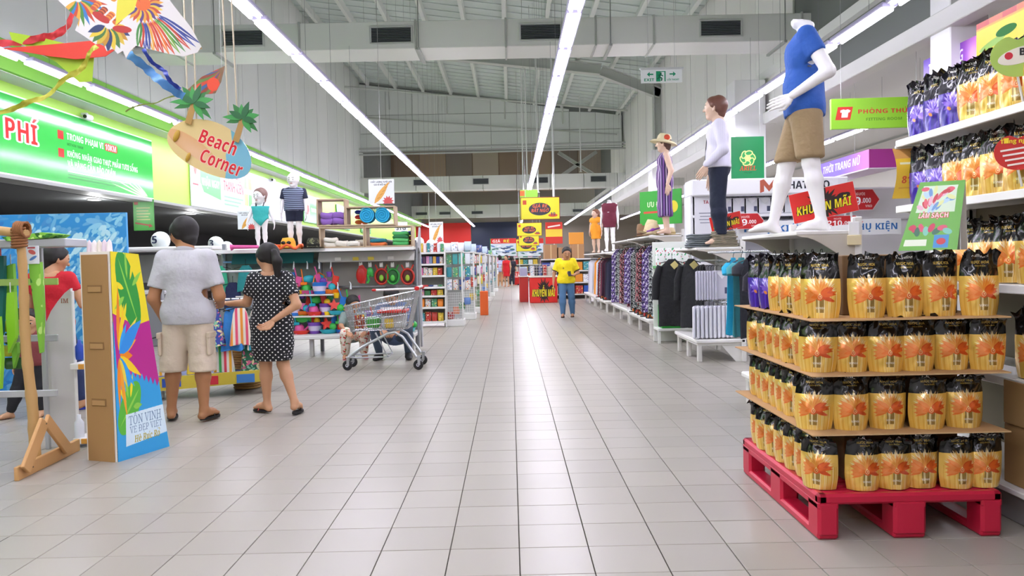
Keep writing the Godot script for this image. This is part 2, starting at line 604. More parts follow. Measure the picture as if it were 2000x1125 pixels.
	for k in 10:
		var f := k / 9.0
		var x := lerpf(-6.2, 4.9, f)
		M(roof, "purlin", Sh.new().box(Vector3(x, 8.72 - (x + 0.7) * tan(sl) - 0.09, -16.2), Vector3(0.12, 0.2, 40), 0.0, rb), mt("dce2dd", 0.7))
	for k in 60:
		M(roof, "roof_rib", Sh.new().box(Vector3(-0.7, 8.715, 1.0 - 0.62 * k), Vector3(12.4, 0.03, 0.09), 0.0, rb), mt("ccd7d3", 0.7))
	# far partition of the hall, above the second bay
	var wp := S("wall_back", Sh.new().prism(PackedVector2Array([Vector2(-6.7, 6.35), Vector2(5.2, 6.35), Vector2(5.2, 7.9), Vector2(-6.7, 9.5)]), 0.15, Transform3D(Basis(), Vector3(0, 0, -36.6))), mt("7a7f7c", 0.8))
	for k in 10:
		var xa := -6.65 + 1.18 * k
		for r in 3:
			var ya := 6.37 + 0.82 * r
			var top := 9.4 - (xa + 6.65) * 0.1373
			var yb0 := minf(ya + 0.8, top)
			var yb1 := minf(ya + 0.8, top - 1.17 * 0.1373)
			if yb1 - ya < 0.08: continue
			if r == 2: yb0 = top; yb1 = top - 1.17 * 0.1373
			M(wp, "wall_panel", Sh.new().prism(PackedVector2Array([Vector2(xa, ya), Vector2(xa + 1.165, ya), Vector2(xa + 1.165, yb1), Vector2(xa, yb0)]), 0.05, Transform3D(Basis(), Vector3(0, 0, -36.5))), mt(["e4eae6", "e8edea", "e1e7e4"][(k + r) % 3], 0.75))

func far_tile(far: Array, x: float, z: float, w: float, d: float) -> void:
	var s: Sh = far[rng.randi() % 5]
	s.quad(Vector3(x - w / 2, 0, z + d / 2), Vector3(x + w / 2, 0, z + d / 2), Vector3(x + w / 2, 0, z - d / 2), Vector3(x - w / 2, 0, z - d / 2))

func vent(parent: Node3D, at: Vector3, w: float, h: float) -> void:
	var f := Sh.new()
	for s in [-1, 1]:
		f.box(at + Vector3(0, s * (h / 2 + 0.015), 0.015), Vector3(w + 0.06, 0.03, 0.03), 0.004)
		f.box(at + Vector3(s * (w / 2 + 0.015), 0, 0.015), Vector3(0.03, h, 0.03), 0.004)
	var v := M(parent, "vent", f, mt("c6cac6", 0.5))
	M(v, "vent_back", Sh.new().box(at + Vector3(0, 0, 0.004), Vector3(w, h, 0.006)), mt("23282c", 0.8))
	var n := 9
	for k in n:
		M(v, "louvre", Sh.new().box(at + Vector3(0, h * ((k + 0.5) / n - 0.5), 0.016), Vector3(w, 0.006, 0.022), 0.0, Basis(Vector3.RIGHT, 0.6)), mt("6f767a", 0.5))

func ducts() -> void:
	var m := mt("c3c6bf", 0.55)
	var d1 := T("air_duct", "large rectangular air duct crossing the hall nearest the camera", "air duct", Vector3(0, 5.27, -14.4))
	var xs := [-6.6, -5.7, -3.55, -1.55, 0.0, 1.55, 2.55, 5.1, 8.9]
	for k in xs.size() - 1:
		var w: float = xs[k + 1] - xs[k]
		M(d1, "duct_section", Sh.new().box(Vector3(xs[k] + w / 2, 0, 0), Vector3(w - 0.012, 0.47, 0.85), 0.01), mt(["e6e9e3", "e3e6e0", "e9ebe6"][k % 3], 0.55))
		if k > 0:
			M(d1, "duct_flange", Sh.new().box(Vector3(xs[k], 0, 0), Vector3(0.035, 0.51, 0.89), 0.004), mt("b2b6b0", 0.5))
	for x in [-6.3, -4.52, -1.97, 0.6, 3.7, 5.95]:
		vent(d1, Vector3(x, 0.0, 0.425), 0.68 if x != -6.3 else 0.5, 0.25)
	for x in [-5.0, -1.5, 1.8, 4.8]:
		M(d1, "hanger_rod", Sh.new().tube([Vector3(x, -0.27, 0.46), Vector3(x, 3.0, 0.46)], 0.01, 6), mt("8f9490", 0.5))
		M(d1, "hanger_bracket", Sh.new().box(Vector3(x, -0.255, 0), Vector3(0.05, 0.04, 0.98)), mt("a6aaa5", 0.5))
	var d2 := T("air_duct", "middle rectangular air duct crossing the hall beyond the roof partition", "air duct", Vector3(0, 4.85, -36.4))
	for k in 10:
		M(d2, "duct_section", Sh.new().box(Vector3(-6.4 + 1.5 * k, 0, 0), Vector3(1.48, 0.62, 0.8), 0.01), mt(["dcdfd9", "d6dad4"][k % 2], 0.55))
	for x in [-3.9, -1.25, 1.4, 4.0, 6.4]:
		vent(d2, Vector3(x, 0.05, 0.4), 0.68, 0.24)
	var d3 := T("air_duct", "farthest rectangular air duct low over the back of the store", "air duct", Vector3(0, 4.75, -55.4))
	for k in 12:
		M(d3, "duct_section", Sh.new().box(Vector3(-10.0 + 1.7 * k, 0, 0), Vector3(1.68, 0.85, 0.8), 0.01), mt(["d2d4cc", "cdd0c8"][k % 2], 0.55))
	for x in [-6.0, -4.4, -2.2, 4.7]:
		vent(d3, Vector3(x, -0.1, 0.4), 0.75, 0.18)

func beam(parent: Node3D, called: String, a: Vector3, b: Vector3, w: float, h: float, m: Material) -> void:
	# an I-section between two points
	var d := (b - a).normalized()
	var up := Vector3.UP if absf(d.y) < 0.95 else Vector3.RIGHT
	var s := d.cross(up).normalized()
	up = s.cross(d)
	var bs := Basis(s, up, -d)
	var c := (a + b) / 2
	var l := a.distance_to(b)
	var sh := Sh.new()
	sh.box(c, Vector3(w * 0.12, h, l), 0.0, bs)
	for k in [-1, 1]: sh.box(c + up * (h / 2 - h * 0.04) * k, Vector3(w, h * 0.08, l), 0.0, bs)
	M(parent, called, sh, m)

func roof_frames() -> void:
	var m := mt("c2c7c1", 0.6)
	for z in [-27.5]:
		var f := T("roof_frame", "pale steel portal frame spanning under the roof behind the near duct", "roof frame", Vector3(0, 0, z))
		beam(f, "rafter", Vector3(-6.6, 8.9, 0), Vector3(3.2, 7.75, 0), 0.3, 0.35, m)
		beam(f, "knee_brace", Vector3(3.2, 7.7, 0), Vector3(5.2, 6.9, 0), 0.3, 0.35, m)
		beam(f, "column", Vector3(5.1, 4.1, 0), Vector3(5.1, 7.6, 0), 0.3, 0.3, m)
	var t := T("roof_truss", "slim pipe truss with short struts along the top of the partition", "roof truss", Vector3(0, 0, -33.0))
	M(t, "pipe", Sh.new().tube([Vector3(-6.6, 8.55, 0), Vector3(4.9, 7.35, 0)], 0.045, 6), m)
	M(t, "lower_pipe", Sh.new().tube([Vector3(-6.6, 7.9, -3.3), Vector3(4.9, 6.9, -3.3)], 0.035, 6), m)
	for k in 5:
		var x := -4.8 + 2.35 * k
		M(t, "strut", Sh.new().tube([Vector3(x, 8.36 - (x + 4.8) * 0.104, 0), Vector3(x, 7.6 - (x + 4.8) * 0.104, 0)], 0.035, 6), m)
	var p := T("pipe_run", "pair of pale service pipes running under the lower edge of the partition", "pipe", Vector3(0, 6.25, -35.8))
	for k in 3:
		M(p, "pipe", Sh.new().tube([Vector3(-6.6, 0.16 - 0.13 * k, 0), Vector3(5.2, 0.22 - 0.13 * k, 0)], [0.05, 0.03, 0.045][k], 6), mt("b5bab6", 0.5))
	# deep bay behind: sloped beams and brown boarding
	var g := S("wall_back", Sh.new().box(Vector3(0, 6.6, -46.0), Vector3(13.6, 2.6, 0.2)), mt("8a7460", 0.85))
	for k in 9:
		M(g, "wall_board", Sh.new().box(Vector3(-5.8 + 1.5 * k, 6.6, -45.88), Vector3(1.46, 2.6, 0.04), 0.005), mt(["94806e", "a8947f", "8a8078", "b0a496"][k % 4], 0.8))
	var b := T("roof_brace", "pale diagonal brace in the far bay beside the right wall", "brace", Vector3(0, 0, -42))
	beam(b, "brace_bar", Vector3(2.3, 5.4, 0), Vector3(4.6, 6.9, 0), 0.16, 0.18, m)
	beam(b, "brace_bar", Vector3(2.6, 6.9, 0), Vector3(4.9, 5.4, 0), 0.16, 0.18, m)
	var nrod := 0
	for q in [[1025, 132, 372, 28.0], [1018, 180, 372, 29.0], [1047, 185, 375, 26.0], [1078, 230, 390, 24.0], [1131, 145, 335, 34.0], [835, 300, 440, 48.0]]:
		var a := P(q[0], q[1], q[3])
		a.y = roof_y(a.x) - 0.02
		var bb := Vector3(a.x, P(q[0], q[2], q[3]).y, a.z)
		nrod += 1
		var rd := T("suspension_rod", "thin white suspension rod over the main aisle, %s from the left by its foot" % ordinal([2, 1, 4, 5, 6, 3].find(nrod) + 1 if false else [3, 2, 4, 5, 6, 1][nrod - 1]), "rod", bb, 0.0, "suspension rods")
		M(rd, "rod", Sh.new().tube([Vector3.ZERO, a - bb], 0.025, 5), mt("dfe3e0", 0.5))
		M(rd, "end_plate", Sh.new().lathe([Vector2(0.06, -0.02), Vector2(0.06, 0.0)], 8), mt("c8ccc8", 0.5))
	# columns on the right
	for q in [[1290, 26.5, 0.7, "slim white square column behind the sun-hat mannequin"], [1457, 16.4, 0.62, "pale square column behind the green hanging banner"], [1873, 9.6, 0.45, "white square column behind the tall pouch shelf"]]:
		var a := P(q[0], 300, q[1])
		var c := T("column", q[3], "column", Vector3(a.x, 0, a.z))
		M(c, "shaft", Sh.new().box(Vector3(0, 2.42, 0), Vector3(q[2], 4.84, q[2]), 0.012), mt("ececec", 0.6))
		M(c, "base_guard", Sh.new().box(Vector3(0, 0.1, 0), Vector3(q[2] + 0.04, 0.2, q[2] + 0.04), 0.01), mt("a9abab", 0.6))

# ---------------------------------------------------------------- figures: capsules joined in a field, meshed as surface nets
class Field:
	var cell: float
	var lo: Vector3
	var nx: int
	var ny: int
	var nz: int
	var f := PackedFloat32Array()
	func _init(a: Vector3, b: Vector3, c: float) -> void:
		cell = c
		lo = a
		var s := (b - a) / c
		nx = int(s.x) + 2; ny = int(s.y) + 2; nz = int(s.z) + 2
		f.resize(nx * ny * nz)
		f.fill(10.0)
	func cap(a: Vector3, b: Vector3, ra: float, rb: float, k := 0.03, fl := Vector3.ONE) -> void:
		var mg := k + 2.2 * cell
		var r := maxf(ra, rb)
		var mn := (a - fl * ra).min(b - fl * rb) - Vector3.ONE * mg
		var mx := (a + fl * ra).max(b + fl * rb) + Vector3.ONE * mg
		var i0 := maxi(0, int((mn.x - lo.x) / cell)); var i1 := mini(nx - 1, int((mx.x - lo.x) / cell) + 1)
		var j0 := maxi(0, int((mn.y - lo.y) / cell)); var j1 := mini(ny - 1, int((mx.y - lo.y) / cell) + 1)
		var k0 := maxi(0, int((mn.z - lo.z) / cell)); var k1 := mini(nz - 1, int((mx.z - lo.z) / cell) + 1)
		var inv := Vector3.ONE / fl
		var sc := minf(fl.x, minf(fl.y, fl.z))
		var A := a * inv
		var D := (b - a) * inv
		var dd := maxf(D.length_squared(), 1e-9)
		for kz in range(k0, k1 + 1):
			for jy in range(j0, j1 + 1):
				var at := (kz * ny + jy) * nx + i0
				var p := Vector3(lo.x + i0 * cell, lo.y + jy * cell, lo.z + kz * cell)
				for ix in range(i0, i1 + 1):
					var q := p * inv - A
					var t := clampf(q.dot(D) / dd, 0.0, 1.0)
					var d := ((q - D * t).length() - ra - (rb - ra) * t) * sc
					var o := f[at]
					if o - d > k: f[at] = d
					elif d - o < k:
						var h := 0.5 + 0.5 * (o - d) / k
						f[at] = o + (d - o) * h - k * h * (1.0 - h)
					at += 1
					p.x += cell
	func cut(c: Vector3, nrm: Vector3, rad: float) -> void:     # takes away what lies beyond the plane, within rad of c
		var e0 := ((c - Vector3.ONE * rad - lo) / cell).max(Vector3.ZERO)
		var e1 := ((c + Vector3.ONE * rad - lo) / cell + Vector3.ONE).min(Vector3(nx, ny, nz))
		for kz in range(int(e0.z), int(e1.z)):
			for jy in range(int(e0.y), int(e1.y)):
				for ix in range(int(e0.x), int(e1.x)):
					var p := Vector3(lo.x + ix * cell, lo.y + jy * cell, lo.z + kz * cell) - c
					if p.length_squared() < rad * rad:
						var at := (kz * ny + jy) * nx + ix
						f[at] = maxf(f[at], p.dot(nrm))
	func mesh() -> Sh:
		var id := PackedInt32Array()
		id.resize(f.size()); id.fill(-1)
		var vs := PackedVector3Array()
		var ofs := [0, 1, nx, nx + 1, nx * ny, nx * ny + 1, nx * ny + nx, nx * ny + nx + 1]
		var edges := [[0, 1], [2, 3], [4, 5], [6, 7], [0, 2], [1, 3], [4, 6], [5, 7], [0, 4], [1, 5], [2, 6], [3, 7]]
		var lim := cell * 2.0
		for kz in nz - 1:
			for jy in ny - 1:
				var at := (kz * ny + jy) * nx - 1
				for ix in nx - 1:
					at += 1
					if absf(f[at]) > lim: continue
					var any := false
					var s0 := f[at] < 0.0
					for q in ofs:
						if (f[at + q] < 0.0) != s0:
							any = true
							break
					if not any: continue
					var sum := Vector3()
					var c := 0
					for e in edges:
						var a := f[at + ofs[e[0]]]
						var b := f[at + ofs[e[1]]]
						if (a < 0.0) != (b < 0.0):
							var t := a / (a - b)
							var p0 := Vector3(e[0] & 1, (e[0] >> 1) & 1, e[0] >> 2)
							var p1 := Vector3(e[1] & 1, (e[1] >> 1) & 1, e[1] >> 2)
							sum += p0.lerp(p1, t)
							c += 1
					id[at] = vs.size()
					vs.append(lo + (Vector3(ix, jy, kz) + sum / c) * cell)
		var nr := PackedVector3Array()
		nr.resize(vs.size())
		var qs := PackedInt32Array()
		var st := [1, nx, nx * ny]
		for kz in range(1, nz - 1):
			for jy in range(1, ny - 1):
				for ix in range(1, nx - 1):
					var at := (kz * ny + jy) * nx + ix
					if absf(f[at]) > lim: continue
					var s0 := f[at] < 0.0
					for ax in 3:
						if (f[at + st[ax]] < 0.0) == s0: continue
						var b: int = st[(ax + 1) % 3]
						var c: int = st[(ax + 2) % 3]
						var q := [id[at - b - c], id[at - c], id[at], id[at - b]]
						if q.has(-1): continue
						if not s0: q.reverse()
						var g := (vs[q[2]] - vs[q[0]]).cross(vs[q[3]] - vs[q[1]])
						for e in q:
							nr[e] += g
							qs.append(e)
		var sh := Sh.new()
		for i in range(0, qs.size(), 4):
			for e in [[0, 1, 2], [0, 2, 3]]:
				var a := qs[i + e[0]]
				var b := qs[i + e[1]]
				var c := qs[i + e[2]]
				sh.tri(vs[a], vs[b], vs[c], nr[a].normalized(), nr[b].normalized(), nr[c].normalized())
		return sh

# joints of a standing figure h tall, facing +z; "l" is its own left (+x)
func skel(h: float, over := {}) -> Dictionary:
	var j := {"h": h, "pelvis": Vector3(0, 0.53, 0), "waist": Vector3(0, 0.61, 0.004), "chest": Vector3(0, 0.735, 0.002), "neck": Vector3(0, 0.825, -0.008), "head": Vector3(0, 0.925, 0.012), "face": Vector3(0, 0, 1)}
	for s in ["l", "r"]:
		var x := 1.0 if s == "l" else -1.0
		j["sh" + s] = Vector3(0.108 * x, 0.805, -0.005)
		j["el" + s] = Vector3(0.138 * x, 0.635, -0.02)
		j["wr" + s] = Vector3(0.15 * x, 0.49, 0.02)
		j["hip" + s] = Vector3(0.052 * x, 0.515, 0)
		j["kn" + s] = Vector3(0.056 * x, 0.285, 0.008)
		j["an" + s] = Vector3(0.058 * x, 0.045, -0.015)
		j["toe" + s] = Vector3(0.07 * x, 0.014, 0.085)
	for k in over: j[k] = over[k]
	for k in j:
		if j[k] is Vector3 and k != "face": j[k] = j[k] * h
	return j

func torso(f: Field, j: Dictionary, off: float, fem := 0.0, wide := 1.0) -> void:
	var h: float = j.h
	var ax: Vector3 = (j.shl - j.shr).normalized()
	var fl := Vector3(1, 1, 0.78)
	f.cap(j.chest - ax * 0.045 * h, j.chest + ax * 0.045 * h, 0.077 * h * wide + off, 0.077 * h * wide + off, 0.05, fl)
	f.cap(j.chest, j.waist, 0.083 * h * wide * (1.0 - 0.07 * fem) + off, (0.08 - 0.012 * fem) * h * wide + off, 0.05, Vector3(1.12, 1, 0.85))
	f.cap(j.waist, j.pelvis, (0.079 - 0.01 * fem) * h * wide + off, 0.082 * h * wide + off, 0.05, Vector3(1.12, 1, 0.9))
	var bx: Vector3 = (j.hipl - j.hipr) * 0.5
	f.cap(j.pelvis - bx, j.pelvis + bx, 0.066 * h * wide + off, 0.066 * h * wide + off, 0.04)
	f.cap(j.chest + Vector3(0, 0.03 * h, 0), j.neck - Vector3(0, 0.01 * h, 0), 0.075 * h + off, 0.04 * h + off * 0.5, 0.05, Vector3(1.1, 1, 0.8))
	for s in ["l", "r"]:
		f.cap(j.neck - Vector3(0, 0.022 * h, 0), j["sh" + s] - Vector3(0, 0.004 * h, 0), 0.038 * h + off * 0.6, 0.03 * h + off * 0.5, 0.05)

func arm(f: Field, j: Dictionary, s: String, off: float, t0 := 0.0, t1 := 2.0, k := 0.02) -> void:
	var h: float = j.h
	var a: Vector3 = j["sh" + s]
	var e: Vector3 = j["el" + s]
	var w: Vector3 = j["wr" + s]
	if t0 < 1.0: f.cap(a.lerp(e, t0), a.lerp(e, minf(t1, 1.0)), 0.034 * h + off * (0.35 if off > 0.01 else 1.0), lerpf(0.032, 0.026, minf(t1, 1.0)) * h + off, k)
	if t1 > 1.0: f.cap(e.lerp(w, maxf(0.0, t0 - 1.0)), e.lerp(w, t1 - 1.0), 0.026 * h + off, lerpf(0.026, 0.016, t1 - 1.0) * h + off, k)

func leg(f: Field, j: Dictionary, s: String, off: float, t0 := 0.0, t1 := 2.0, k := 0.03, flare := 0.0) -> void:
	var h: float = j.h
	var a: Vector3 = j["hip" + s]
	var e: Vector3 = j["kn" + s]
	var w: Vector3 = j["an" + s]
	if t0 < 1.0: f.cap(a.lerp(e, t0), a.lerp(e, minf(t1, 1.0)), 0.055 * h + off, lerpf(0.053, 0.034, minf(t1, 1.0)) * h + off + flare * minf(t1, 1.0), k)
	if t1 > 1.0:
		var m := e.lerp(w, 0.3)
		f.cap(e, m, 0.034 * h + off + flare, 0.035 * h + off + flare, k)
		f.cap(m, e.lerp(w, t1 - 1.0), 0.035 * h + off + flare, lerpf(0.035, 0.02, t1 - 1.0) * h + off + flare, k)

func foot(f: Field, j: Dictionary, s: String, off := 0.0) -> void:
	var h: float = j.h
	var w: Vector3 = j["an" + s]
	var t: Vector3 = j["toe" + s]
	var heel := w + (w - t).normalized() * 0.018 * h
	heel.y = maxf(t.y, w.y - 0.028 * h)
	f.cap(w, heel, 0.021 * h + off, 0.018 * h + off, 0.02)
	f.cap(heel, w.lerp(t, 0.6), 0.018 * h + off, 0.02 * h + off, 0.02, Vector3(1, 0.8, 1))
	f.cap(w, w.lerp(t, 0.6) , 0.02 * h + off, 0.018 * h + off, 0.02)
	f.cap(w.lerp(t, 0.5), t, 0.02 * h + off, 0.014 * h + off, 0.02, Vector3(1.15, 0.75, 1))

func basis_to(d: Vector3, up := Vector3.UP) -> Basis:
	d = d.normalized()
	if absf(d.dot(up)) > 0.98: up = Vector3.FORWARD
	var x := up.cross(d).normalized()
	return Basis(x, d.cross(x), d)

# a head with brow, nose, lips, chin and ears; c its centre, face direction d
func head_shape(c: Vector3, h: float, d: Vector3, cell: float, neck: Vector3, tilt := 0.0) -> Sh:
	var r := 0.066 * h
	var b := basis_to(d) * Basis(Vector3.BACK, tilt)
	var f := Field.new(c - Vector3.ONE * r * 2.0, c + Vector3.ONE * r * 2.0, cell)
	var q := func(x: float, y: float, z: float) -> Vector3: return c + b * (Vector3(x, y, z) * r)
	f.cap(q.call(0, 0.35, -0.22), q.call(0, 0.3, 0.16), r * 0.95, r * 0.83, r * 0.4)
	f.cap(q.call(0, -0.1, 0.22), q.call(0, -0.72, 0.42), r * 0.72, r * 0.38, r * 0.4)
	for s in [-1, 1]:
		f.cap(q.call(0.45 * s, -0.2, 0.1), q.call(0.2 * s, -0.78, 0.45), r * 0.3, r * 0.24, r * 0.3)
		f.cap(q.call(0.42 * s, -0.12, 0.62), q.call(0.3 * s, -0.2, 0.68), r * 0.2, r * 0.2, r * 0.25)
		f.cap(q.call(0.5 * s, 0.24, 0.66), q.call(0.14 * s, 0.22, 0.88), r * 0.11, r * 0.11, r * 0.15)
		f.cap(q.call(0.86 * s, 0.12, -0.02), q.call(0.88 * s, -0.24, 0.04), r * 0.16, r * 0.1, r * 0.08)
	f.cap(q.call(0, 0.16, 0.88), q.call(0, -0.2, 1.1), r * 0.09, r * 0.14, r * 0.1)
	for s in [-1, 1]: f.cap(q.call(0.1 * s, -0.22, 1.0), q.call(0.13 * s, -0.22, 0.92), r * 0.09, r * 0.08, r * 0.08)
	f.cap(q.call(-0.2, -0.5, 0.8), q.call(0.2, -0.5, 0.8), r * 0.1, r * 0.1, r * 0.1)
	f.cap(q.call(-0.14, -0.62, 0.78), q.call(0.14, -0.62, 0.78), r * 0.09, r * 0.09, r * 0.08)
	f.cap(q.call(0, -0.88, 0.6), q.call(0, -0.9, 0.62), r * 0.22, r * 0.2, r * 0.2)
	f.cap(q.call(0, -0.45, -0.2), neck, r * 0.58, r * 0.62, r * 0.35)
	return f.mesh()

func face_marks(o: Node3D, c: Vector3, h: float, d: Vector3, tilt := 0.0, lips := "a85a50") -> void:
	var r := 0.066 * h
	var b := basis_to(d) * Basis(Vector3.BACK, tilt)
	for s in [-1, 1]:
		M(o, "eye", Sh.new().ball(c + b * (Vector3(0.32 * s, 0.04, 0.87) * r), Vector3(0.17, 0.09, 0.1) * r, 8, b), mt("f2efe9", 0.3))
		M(o, "pupil", Sh.new().ball(c + b * (Vector3(0.32 * s, 0.04, 0.955) * r), Vector3(0.08, 0.08, 0.04) * r, 8, b), mt("1c1512", 0.2))
		M(o, "eyebrow", Sh.new().tube([c + b * (Vector3(0.14 * s, 0.3, 1.0) * r), c + b * (Vector3(0.34 * s, 0.34, 0.94) * r), c + b * (Vector3(0.54 * s, 0.29, 0.8) * r)], 0.05 * r, 5), mt("1d1714", 0.8))
	M(o, "lips", Sh.new().ball(c + b * (Vector3(0, -0.555, 0.87) * r), Vector3(0.24, 0.09, 0.07) * r, 8, b), mt(lips, 0.5))

# a hand at wrist w, fingers towards d, palm facing n, curl 0..1; side 1 when the thumb is towards d x n
func hand_shape(w: Vector3, d: Vector3, n: Vector3, h: float, curl: float, side: float, cell := 0.005) -> Sh:
	d = d.normalized()
	n = (n - d * n.dot(d)).normalized()
	var t := d.cross(n) * side
	var L := 0.105 * h
	var f := Field.new(w - Vector3.ONE * L * 1.25, w + Vector3.ONE * L * 1.25, cell)
	var pr := 0.0065 * h
	for k in 4:
		var o := (0.036 - 0.0155 * k) * h * 0.8
		var root := w + d * L * 0.45 + t * o
		f.cap(w + d * L * 0.06 + t * o * 0.55, root, pr * 1.25, pr * 1.15, 0.006)
		var p := root
		var dir := d
		var seg: float = [0.24, 0.27, 0.25, 0.19][k] * L
		for e in 3:
			dir = dir.rotated(d.cross(n).normalized(), curl * [0.5, 0.9, 0.6][e])
			var p2: Vector3 = p + dir * seg * [1.0, 0.75, 0.6][e]
			f.cap(p, p2, pr * (0.95 - 0.1 * e), pr * (0.87 - 0.12 * e), 0.002)
			p = p2
	var th := w + d * L * 0.16 + t * 0.026 * h
	f.cap(w + d * L * 0.08, th, pr * 1.6, pr * 1.4, 0.008)
	var t2 := th + (d * 0.8 + t * 0.55 + n * 0.3 * (0.3 + curl)).normalized() * L * 0.27
	f.cap(th, t2, pr * 1.25, pr * 1.05, 0.004)
	f.cap(t2, t2 + (d * 0.9 + n * 0.5 * curl).normalized() * L * 0.2, pr * 1.05, pr * 0.8, 0.003)
	return f.mesh()

func field_for(j: Dictionary, cell: float) -> Field:
	var a := Vector3.ONE * 9.0
	var b := -a
	for k in j:
		if j[k] is Vector3 and k != "face":
			a = a.min(j[k]); b = b.max(j[k])
	var m: float = 0.13 * j.h
	return Field.new(a - Vector3(m, 0.03, m), b + Vector3(m, m * 0.9, m), cell)

func sandal(o: Node3D, j: Dictionary, s: String, sole: Material, strap: Material) -> void:
	var h: float = j.h
	var t: Vector3 = j["toe" + s]
	var w: Vector3 = j["an" + s]
	var heel := w + (w - t).normalized() * 0.03 * h
	heel.y = minf(t.y - 0.012 * h, w.y - 0.04 * h)
	var d := t - w
	d.y = 0
	var tip := t + d.normalized() * 0.015 * h
	tip.y = t.y - 0.015 * h
	var pt := PackedVector2Array()
	var ln := heel.distance_to(tip)
	for i in 20:
		var a := TAU * i / 20.0
		pt.append(Vector2(cos(a) * (0.026 + 0.005 * sin(a)) * h, (sin(a) * 0.5 + 0.5) * ln))
	var z := (tip - heel).normalized()
	var x := z.cross(Vector3.UP).normalized()
	M(o, "sandal", Sh.new().prism(pt, 0.011 * h, Transform3D(Basis(x, z, x.cross(z)), heel)), sole)
	var mid := heel.lerp(tip, 0.55)
	var up := Vector3.UP * 0.026 * h
	for q in [-1, 1]:
		M(o, "sandal_strap", Sh.new().tube([mid + x * 0.024 * h * q, mid + x * 0.017 * h * q + up, heel.lerp(tip, 0.72) + up * 0.75, heel.lerp(tip, 0.8) + up * 0.2], 0.0035 * h, 6), strap)

# ---------------------------------------------------------------- people
const SKIN := "b98d6c"

func dots_mat() -> StandardMaterial3D:
	var s := 128
	var i := canvas(s, s, "15161c")
	for q in [[0.25, 0.25], [0.75, 0.75]]:
		poly(i, ell(Vector2(q[0], q[1]) * s, Vector2.ONE * s * 0.135), Color("f1f1ee"))
	var m := pic(i, 0.8)
	m.texture_repeat = true
	m.uv1_triplanar = true
	m.uv1_triplanar_sharpness = 8.0
	m.uv1_scale = Vector3.ONE * 21.0
	return m

func pattern(key: String, back: String, inks: Array, scale: float, seed_: int, kind := "leaf", n := 70) -> StandardMaterial3D:
	# a printed repeat for clothes
	if mats.has(key): return mats[key]
	var r := RandomNumberGenerator.new()
	r.seed = seed_
	var s := 128
	var i := canvas(s, s, back)
	if kind == "stripe":
		for k in n: rect(i, 0, s * k / n, s, s * 0.45 / n, inks[k % inks.size()])
	elif kind == "vstripe":
		for k in n: rect(i, s * k / n, 0, s * 0.5 / n, s, inks[k % inks.size()])
	else:
		for k in n:
			var c := Vector2(r.randf(), r.randf()) * s
			var w := r.randf_range(2.0, 7.0) if kind == "leaf" else r.randf_range(2.0, 5.0)
			var l := w * (r.randf_range(1.2, 3.0) if kind == "leaf" else 1.0)
			var ang := r.randf() * TAU
			for dx in [-s, 0, s]:
				for dy in [-s, 0, s]: poly(i, ell(c + Vector2(dx, dy), Vector2(l, w), ang, 10), Color(inks[k % inks.size()]))
	var m := pic(i, 0.8, 0.0, false)
	m.texture_repeat = true
	m.uv1_triplanar = true
	m.uv1_triplanar_sharpness = 6.0
	m.uv1_scale = Vector3.ONE * scale
	mats[key] = m
	return m

func hair_cap(o: Node3D, c: Vector3, h: float, d: Vector3, m: Material, long_ := 0.0, called := "hair", low := -0.5) -> void:
	var r := 0.066 * h
	var b := basis_to(d)
	var q := func(x: float, y: float, z: float) -> Vector3: return c + b * (Vector3(x, y, z) * r)
	var f := Field.new(c - Vector3(1, 1, 1) * r * 1.9 - Vector3(0, long_ * h, 0), c + Vector3.ONE * r * 1.9, 0.009)
	f.cap(q.call(0, 0.42, -0.28), q.call(0, 0.42, 0.12), r * 1.0, r * 0.88, r * 0.3)
	f.cap(q.call(0, low, -0.5), q.call(0, 0.2, -0.4), r * 0.62, r * 0.85, r * 0.3)
	for s in [-1, 1]: f.cap(q.call(0.62 * s, 0.3, 0.1), q.call(0.7 * s, -0.1, -0.3), r * 0.38, r * 0.3, r * 0.2)
	if long_ > 0.0:
		f.cap(q.call(0, -0.2, -0.6), q.call(0, -0.2, -0.75) - Vector3(0, long_ * h, 0), r * 0.7, r * 0.35, r * 0.3)
	f.cut(q.call(0, 0.25, 0.5), b * Vector3(0, -0.5, 1).normalized(), r * 1.3)
	M(o, called, f.mesh(), m)

